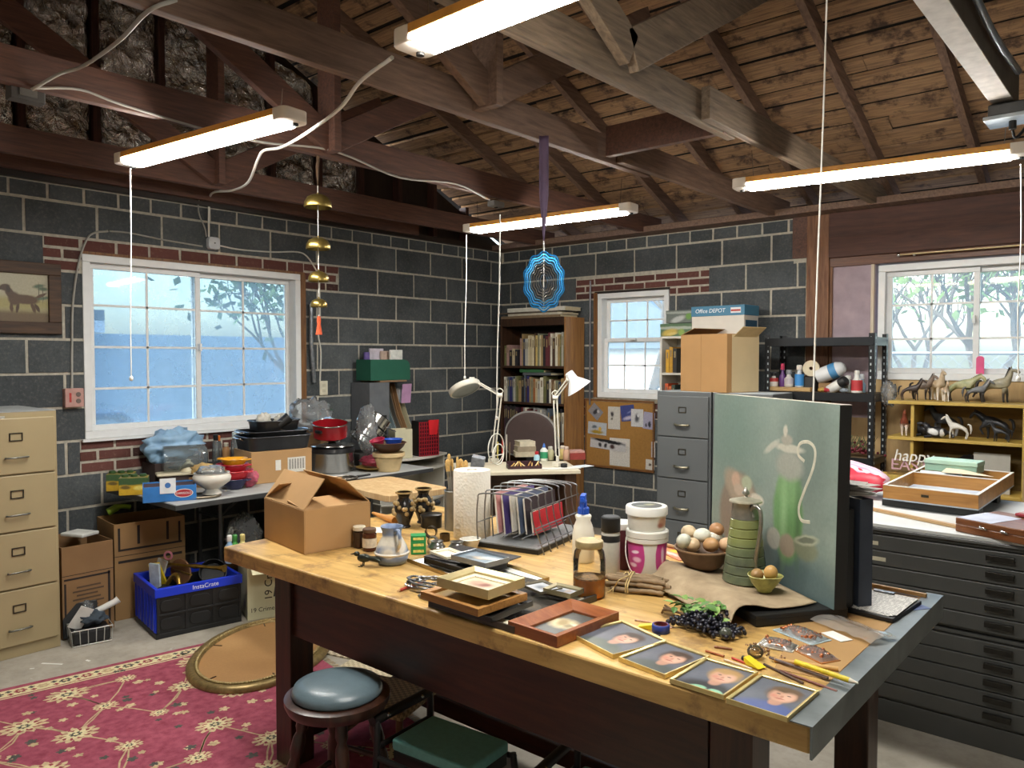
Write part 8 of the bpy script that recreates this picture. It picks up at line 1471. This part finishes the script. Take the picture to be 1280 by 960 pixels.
for k in range(9):
 f_ = 1 - k * .095; ang = .05 * k - .1; cl = M(['#1f7fc0', '#2a8fd0', '#2a76b0', '#4a8ab0', '#8a9aa6', '#a9a49c', '#9c9a98', '#8f8c88', '#5a6a7c'][k], .25, .8, .1)
 P = [((ww * f_ * math.sin(a)) * (1 + .045 * math.cos(10 * a)), 0, hh * f_ * math.cos(a) * (1 + .045 * math.cos(10 * a))) for a in [2 * PI * i / 100 for i in range(100)]]
 m = MB(); w0 = ww * (.055 if k < 4 else .03); n = len(P); m.T = Matrix.Rotation(ang * 2.2, 4, 'Z'); I = [(x * (1 - w0 / ww / f_), 0, z * (1 - w0 / ww / f_)) for x, y, z in P]
 m.add([(x, -.001, z) for x, y, z in P] + [(x, -.001, z) for x, y, z in I] + [(x, .001, z) for x, y, z in P] + [(x, .001, z) for x, y, z in I], [f for i in range(n) for j in [(i + 1) % n] for f in ((i, j, n + j, n + i), (2 * n + i, 3 * n + i, 3 * n + j, 2 * n + j), (i, 2 * n + i, 2 * n + j, j), (n + i, n + j, 3 * n + j, 3 * n + i))]); m.build('wavy_ring', cl, ws_)
MB().box((-.0015, -.001, -hh * .95), (.0015, .001, hh * .95)).build('axle', SIL, ws_); MB().tube([(0, 0, hh), (0, 0, hh + .05)], .004, 8).build('swivel', SIL, ws_, smooth=60)
zt = 2.65 - q.z; z0 = hh + .05; MB().grid(lambda u, v: ((u - .5) * (.004 + .04 * min(1, v * 2.2)), .004 * math.sin(u * 6) + .003, z0 + (zt - z0) * v), 6, 20).build('hanging_ribbon', M('#5d4a66', .6, 0, .15), ws_, solid=.002, smooth=180)
def cord(label, pts, r=.0028, name='pull_cord', end=None):
 t = thing(name, label, 'pull cord', pts[0]); m = MB(); m.tube(spline([p - pts[0] for p in pts], 4), r, 6); m.build('cord', CORDW, t, smooth=60)
 if end: MB().lathe([(.003, -.0), (.008, -.004), (.009, -.018), (.004, -.024)], 12).build('knob', end, t, loc=pts[-1] - pts[0], smooth=60)
def drop(px, y0, y1, Y, sway=0): a, b_ = AY(px, y0, Y), AY(px + sway, y1, Y); return [a, a.lerp(b_, .35) + Vector((.004, 0, 0)), a.lerp(b_, .7) - Vector((.004, 0, 0)), Vector((b_.x, Y, b_.z))]
cord('white pull cord hanging before the wide hazy window', drop(163, 211, 470, -4.07, 1), end=CORDW)
cord('white pull cord from the strip light down to the magnifier lamp', drop(583, 293, 470, -1.93, -2), end=CORDW)
cord('white cord from the truss box down past the bookcase edge', drop(625, 268, 520, -2.3, -4), .004, end=CORDW)
cord('long white pull cord ending in a dark bead before the canvas', [Vector((p.x, p.y, p.z)) for p in (AY(1034, -20, -3.2), AY(1029, 150, -3.2), AY(1022, 330, -3.2), AY(1015, 545, -3.2))], .003, end=BLK)
cord('white pull cord dropping past the chain link window', drop(1276, 205, 470, -1.8, -3), end=CORDW)
t = thing('ceiling_box', 'small grey junction box fixed under the truss by the wind spinner', 'junction box', AX(620, 256, 1.66) + Vector((0, 0, .0))); MB().box((-.03, -.05, -.015), (.03, .05, .02)).build('box_body', M('#8d8d8a', .5), t, bev=.004); MB().cyl((0, 0, -.02), (0, 0, -.0155), .012, n=12).build('gland', BLK, t)
t = thing('ceiling_box', 'dark junction box on the truss by the gable foil', 'junction box', AX(32, 118, 1.64)); MB().box((-.03, -.06, -.03), (.03, .06, .03)).build('box_body', M('#4a4642', .5, .3), t, bev=.004); MB().box((.0305, -.03, -.015), (.034, .03, .015)).build('cover', M('#6a6660', .4, .4), t)
cable('pale cable looping from the dark truss box up to the ceiling', [AX(40, 112, 1.70), AX(75, 92, 1.8), AX(105, 82, 1.9), AX(150, 50, 2.2), AX(185, 14, 2.72), AX(220, 0, 2.75)], .007, CORDG)
cable('pale cable running along the truss chord to the small grey box', [AX(45, 110, 1.71), AX(100, 112, 1.71), AX(150, 130, 1.71), AX(250, 160, 1.71), AX(330, 178, 1.71), AX(400, 185, 1.735), AX(440, 197, 1.735), AX(500, 222, 1.71), AX(570, 230, 1.71), AX(612, 250, 1.71)], .006, CORDG)
cable('white cord climbing from the big strip light towards the ridge', [AY(507, 58, -4.2) + Vector((0, 0, .03)), AY(530, 40, -4.0), AY(560, 22, -3.7), AY(592, 0, -3.6), AY(610, -15, -3.6)], .007, CORDW)
wbm = struct(MB().box((4.42, -6.3, 2.66), (4.50, -1.86, 2.80)).build('ceiling_painted_beam', M('#6a635c', .7, 0, .15), bev=.003)); struct(MB().box((4.421, -6.3, 2.655), (4.499, -2.05, 2.6598)).build('painted_face', M('#cfcac4', .6, 0, .15, 20), wbm))
cable('grey conduit along the painted beam', [(4.53, -4.5, 2.74), (4.53, -3.2, 2.74), (4.525, -2.6, 2.72), (4.53, -2.1, 2.73)], .013, M('#8a9096', .35, .6), 'conduit', 'conduit')
fl_ = thing('flood_lamp', 'grey flood lamp fixture under the painted beam end', 'lamp', (4.47, -1.93, 2.654)); MB().box((-.06, -.06, -.05), (.07, .07, -.001)).build('housing', M('#5a5a5a', .4, .5), fl_, bev=.006); MB().prism([(-.075, -.075), (.085, -.075), (.085, .085), (-.075, .085)], -.066, -.0505).build('reflector', M('#c9d4dc', .25, .3), fl_, bev=.003); MB().cyl((.02, .0, -.066), (.02, 0, -.10), .014, n=10).build('socket', BLK, fl_)
cable('black cord looping from the flood lamp to the strip light end', [(4.49, -1.93, 2.55), (4.50, -1.92, 2.52), (4.53, -1.9, 2.56), (4.54, -1.86, 2.62), (4.53, -1.83, 2.55), (4.525, -1.82, 2.515)], .006, BLK)
t = thing('curtain_rod', 'thin brass curtain rod above the chain link window', 'curtain rod', (3.6, -.075, 2.305)); MB().tube([(0, 0, 0), (1.1, 0, .0)], .006, 8).build('rod', M('#c9b58a', .3, .6), t, smooth=60); MB().sph((-.008, 0, 0), .012, 10, 8).build('finial', CHROME, t, smooth=180)
for x in (.08, .75): MB().box((x, .0, -.012), (x + .012, .029, .004)).build('bracket', SIL, t)
a = AY(1225, 458, -.005); tag(MB().prism(rrect(.045, .13, .018), 0, .002).build('pink_tag', M('#e0558a', .5, 0, .1), loc=(a.x, -.0, a.z)), 'bright pink tag stuck on the chain link window pane', 'tag').rotation_euler = (PI / 2, 0, 0)
# under and before the worktable
sl = thing('bar_stool', 'round wooden stool with blue grey vinyl cushion before the worktable', 'stool', (3.02, -4.215, FZ)); SB = WOOD('#241510', '#4d2e20', 2, 4, .3, 10, .06, .4); sz = .455
MB().lathe([(.12, sz - .045), (.155, sz - .04), (.165, sz - .02), (.165, sz - .005), (.15, sz)], 40).build('seat_ring', SB, sl, smooth=40); MB().lathe([(.138, sz + .0005), (.143, sz + .008), (.135, sz + .028), (.10, sz + .042), (.05, sz + .049), (.0, sz + .051)], 40).build('cushion', M('#5f7078', .32, 0, .06, 30, .15), sl, smooth=70)
for k in range(4):
 a = PI / 4 + k * PI / 2 + .25; p0 = Vector((.10 * math.cos(a), .10 * math.sin(a), sz - .046)); p1 = Vector((.19 * math.cos(a), .19 * math.sin(a), 0)); MB().tube([p0.lerp(p1, u) for u in (0, .12, .16, .2, .3, .36, .42, .7, 1)], [.017, .02, .014, .02, .022, .015, .02, .019, .013], 12).build('leg', SB, sl, smooth=50)
 b_ = a + PI / 2; z = .16 if k % 2 else .22; u = (sz - .046 - z) / (sz - .046); r = .10 + .09 * u; MB().tube([(r * math.cos(a), r * math.sin(a), z), (r * math.cos(b_), r * math.sin(b_), z)], .009, 8).build('rung', SB, sl, smooth=60)
def padded_stool(label, P, z, rz, gcol):
 t = thing('padded_stool', label, 'stool', (P[0], P[1], FZ), rz, None); h = z - FZ; m = MB(); GV = M(gcol, .6, 0, .1, 60, .25)
 MB().prism(rrect(.31, .20, .012), h - .035, h).build('padded_seat', GV, t, bev=.008, seg=3); MB().box((-.15, -.095, h - .075), (.15, .095, h - .036)).build('seat_tray', M('#252b2a', .4, .3), t, bev=.003)
 for y in (-.125, .125):
  MB().tube(spline([(-.24, y, 0), (-.20, y, h * .6), (-.19, y, h + .03), (-.20, y, h + .055)], 5), .011, 8).build('leg', BLK, t, smooth=60); MB().tube([(.20, y, 0), (.15, y, h - .05)], .011, 8).build('leg', BLK, t, smooth=60); MB().tube([(-.2, y, h - .06), (.16, y, h - .06)], .009, 8).tube([(-.22, y, .1), (.19, y, .1)], .008, 8).build('side_rail', BLK, t, smooth=60)
 MB().tube([(-.20, -.135, h + .055), (-.20, .135, h + .055)], .016, 10).build('top_rail', BLK, t, smooth=60); MB().tube([(-.195, -.125, h - .03), (-.195, .125, h - .03)], .009, 8).build('cross_rail', BLK, t, smooth=60)
 for y in (-.08, .08): MB().sph((-.185, y, h + .06), .007, 8, 6).build('stud', CHROME, t, smooth=180)
 return t
padded_stool('black tube framed seat with green ribbed pad under the worktable edge', (3.34, -4.03), .435, .1, '#69a6a0')
padded_stool('second green padded seat deeper beneath the worktable, by the hand wheel', (3.87, -3.90), .40, .15, '#5c9a94')
hw = thing('hand_wheel', 'black cast iron hand wheel on a stand under the worktable', 'hand wheel', (3.50, -4.33, FZ), R_(35)); MB().box((-.09, -.06, 0), (.09, .06, .03)).build('foot', BLK, hw, bev=.005); MB().tube([(0, 0, .03), (0, 0, .33)], [.035, .022], 10).build('pillar', BLK, hw, smooth=60)
m = MB(); m.tube([(.07 * math.cos(a * PI / 14), -.035, .33 + .07 * math.sin(a * PI / 14)) for a in range(28)], .013, 8, closed=True); m.build('wheel_rim', BLK, hw, smooth=60)
for k in range(5): a = 2 * PI * k / 5; MB().tube([(0, -.035, .33), (.065 * math.cos(a), -.035, .33 + .065 * math.sin(a))], .006, 6).build('wheel_spoke', BLK, hw)
MB().cyl((0, -.05, .33), (0, .02, .33), .018, n=12).build('hub', BLK, hw, smooth=50)
cord_ = AZ(389, 842, RUGZ); tag(MB().tube([(0, 0, 0), (.0, .01, .34)], .007, 8).build('thin_rod', BLK, smooth=60, loc=(cord_.x, cord_.y, RUGZ + .004)), 'thin black rod standing on the rug beside the oval frame', 'rod')
def weave(nm, a, b_, sc):
 t = NT('woven_' + nm); v = t.coord(); ck = t.new('ShaderNodeTexChecker'); t.link(v, ck.inputs['Vector']); ck.inputs['Scale'].default_value = sc; ck.inputs['Color1'].default_value = lin(a); ck.inputs['Color2'].default_value = lin(b_); t.bump(ck.outputs['Fac'], .5, .006)
 return t.fin(t.mix(t.ramp(t.noise(v, 6, 3), [(.4, '#000000'), (.7, '#666666')]), ck.outputs['Color'], '#8a7f6c'), .9)
for lab, px, py, w_, d_, rz, mt in (('cream and grey lattice woven mat on the floor behind the oval frame', 432, 800, .80, .42, .25, weave('lattice', '#c9bca0', '#8f8571', 46)), ('second woven mat lying under the black swivel chair', 515, 835, .62, .5, .25, weave('cream', '#c3b698', '#a3977c', 60))):
 q = AZ(px, py, FZ); tag(MB().box((-w_ / 2, -d_ / 2, 0), (w_ / 2, d_ / 2, .007)).build('woven_mat', mt, loc=(q.x, q.y, FZ + .0008 + (.008 if 'second' in lab else 0)), rz=rz), lab, 'mat')
q = AZ(503, 842, .33); lw = thing('low_stool', 'low wooden stool with woven tan seat beneath the worktable', 'stool', (2.74, -3.775, FZ), .3); MB().box((-.15, -.14, .20), (.15, .14, .225)).build('woven_seat', weave('tan', '#a98f66', '#7d6a4c', 70), lw, bev=.006)
for sx in (-1, 1):
 for sy in (-1, 1): MB().tube([(sx * .125, sy * .115, 0), (sx * .125, sy * .115, .23)], .014, 8).build('leg', WOOD('#5c3f26', '#8d673f', 2), lw, smooth=60)
 MB().tube([(sx * .125, -.115, .1), (sx * .125, .115, .1)], .009, 8).build('rung', WOOD('#5c3f26', '#8d673f', 2), lw, smooth=60)
for k, (px, py, L, rz, lab) in enumerate(((65, 830, .11, .6, 'thin white paper strip on the bare concrete'), (110, 826, .03, .2, 'tiny white paper scrap nearest the wire basket'), (40, 836, .02, 1, 'tiny white paper scrap nearest the tan cabinet'))): q = AZ(px, py, FZ); tag(MB().box((-L / 2, -.006, 0), (L / 2, .006, .0012)).build('paper_scrap', M('#dcdad2', .8), loc=(q.x, q.y, FZ + .0005), rz=rz), lab, 'paper')
# outdoors, seen through the panes
BARK = M('#5f564c', .9, 0, .25, 10); LVS = [M('#6f8a4a', .8, 0, .3, 8), M('#55703c', .8, 0, .3, 8)]
def tree(label, x, y, h, seed, leafy, name='tree'):
 t = thing(name, label, 'tree', (x, y, -.25)); rg = random.Random(seed); m = MB(); ml = MB()
 def grow(p, d, L, r, k):
  q = p + d * L; m.tube([p, p.lerp(q, .5) + Vector((rg.uniform(-.05, .05), rg.uniform(-.05, .05), 0)) * L, q], [r, r * .85, r * .7], 5)
  if k == 0:
   if leafy:
    for _ in range(4): c = q + Vector((rg.gauss(0, .3), rg.gauss(0, .3), rg.gauss(0, .25))); a, b_ = Vector((rg.gauss(0, 1), rg.gauss(0, 1), rg.gauss(0, 1))).normalized() * .07, Vector((rg.gauss(0, 1), rg.gauss(0, 1), rg.gauss(0, 1))).normalized() * .05; ml.add([c - a, c + b_, c + a, c - b_], [(0, 1, 2, 3)])
   return
  for _ in range(3): e = (d + Vector((rg.uniform(-.8, .8), rg.uniform(-.8, .8), rg.uniform(-.1, .6)))).normalized(); grow(q, e, L * rg.uniform(.6, .8), r * .62, k - 1)
 grow(Vector((0, 0, 0)), Vector((rg.uniform(-.1, .1), rg.uniform(-.1, .1), 1)).normalized(), h * .3, h * .022, 5); m.build('trunk', BARK, t)
 if leafy: ml.build('leaves', LVS[seed % 2], t)
for x, y, h, sd, lf, lab in ((-4.4, .9, 3.4, 3, True, 'leafy shrub tree outside the wide window'), (-1.1, 4.6, 4.6, 5, False, 'bare branching tree outside the small window'), (1.5, 9.5, 4, 8, False, 'bare twiggy tree beyond the chain link fence, next to post'), (3.1, 6.2, 4.2, 10, True, 'sparse leafy tree nearest beyond the chain link fence'), (4.6, 11, 5, 12, False, 'taller bare tree far beyond the chain link fence')): tree(lab, x, y, h, sd, lf)
fe = thing('chain_link_fence', 'wire chain link fence beyond the flat window', 'fence', (1.5, 4.2, -.25)); m = MB(); s_ = .14
for k in range(-14, 44): m.beam((k * s_, 0, 0), (k * s_ + 1.9, 0, 1.9), .006, .006); m.beam((k * s_ + 1.9, .007, 0), (k * s_, .007, 1.9), .006, .006)
o = m.build('wire_mesh', M('#9a9fa2', .4, .7), fe)
for x in (-1.5, .8, 3.1, 5.4): MB().tube([(x, 0, 0), (x, 0, 2.0)], .03, 8).build('post', M('#8d9294', .4, .7), fe)
MB().tube([(-2, 0, 1.92), (7.5, 0, 1.92)], .022, 8).build('top_rail', M('#8d9294', .4, .7), fe)
SID = M('#aebfca', .7, 0, .06, 3)
gh = thing('outbuilding', 'pale blue outbuilding with white eaves across from the wide window', 'building', (-6.2, -2.6, -.25)); MB().box((-2, -5, 0), (0, 4.2, 2.2)).build('wall', SID, gh); MB().box((-2.4, -5.4, 2.2), (.4, 1.2, 2.36)).build('eave', M('#f0f2f2', .5), gh); MB().prism([(.4, -5.4), (.4, 1.2), (-2.4, 1.2), (-2.4, -5.4)], 2.361, 2.5).build('roof', M('#6a6e72', .8), gh); MB().box((.01, -1.2, 0), (.04, 1.0, 2.0)).build('garage_door', M('#d9dfe2', .5), gh)
cr = thing('parked_car', 'dark blue parked car outside the wide window', 'car', (-2.5, -3.5, -.25), PI / 2); CB2 = M('#2f4a66', .2, .3, .05)
pf = [(-2.1, .35), (2.1, .35), (2.15, .75), (1.2, .95), (.6, 1.42), (-1.0, 1.45), (-1.7, 1.0), (-2.15, .9)]; m = MB(); n = len(pf); m.add([(x, -.85, z) for x, z in pf] + [(x, .85, z) for x, z in pf], [tuple(range(n)), tuple(reversed(range(n, 2 * n)))] + [(i, n + i, n + (i + 1) % n, (i + 1) % n) for i in range(n)]); m.build('car_body', CB2, cr, bev=.06, seg=3)
for sy in (-.856, .856): MB().add([(x, sy, z) for x, z in ((-1.45, 1.0), (.95, .98), (.5, 1.36), (-.95, 1.38))], [(0, 1, 2, 3)]).build('side_glass', M('#9fb4c2', .1), cr, solid=.004)
for x in (-1.35, 1.35):
 for sy in (-.8, .8): MB().cyl((x, sy - .1, .32), (x, sy + .1, .32), .32, n=20).build('wheel', BLK, cr, smooth=40)
sh_ = thing('neighbour_shed', 'white gabled shed outside the small window', 'building', (-3.2, 7.6, -.25)); MB().box((-1.6, 0, 0), (1.4, 3, 2.1)).build('wall', M('#dfe6ea', .7), sh_)
MB().add([(-1.9, -.3, 2.05), (1.7, -.3, 2.05), (-.1, -.3, 3.4), (-1.9, 3.3, 2.05), (1.7, 3.3, 2.05), (-.1, 3.3, 3.4)], [(0, 1, 2), (5, 4, 3), (0, 2, 5, 3), (1, 4, 5, 2), (0, 3, 4, 1)]).build('roof', M('#5f7180', .7), sh_)
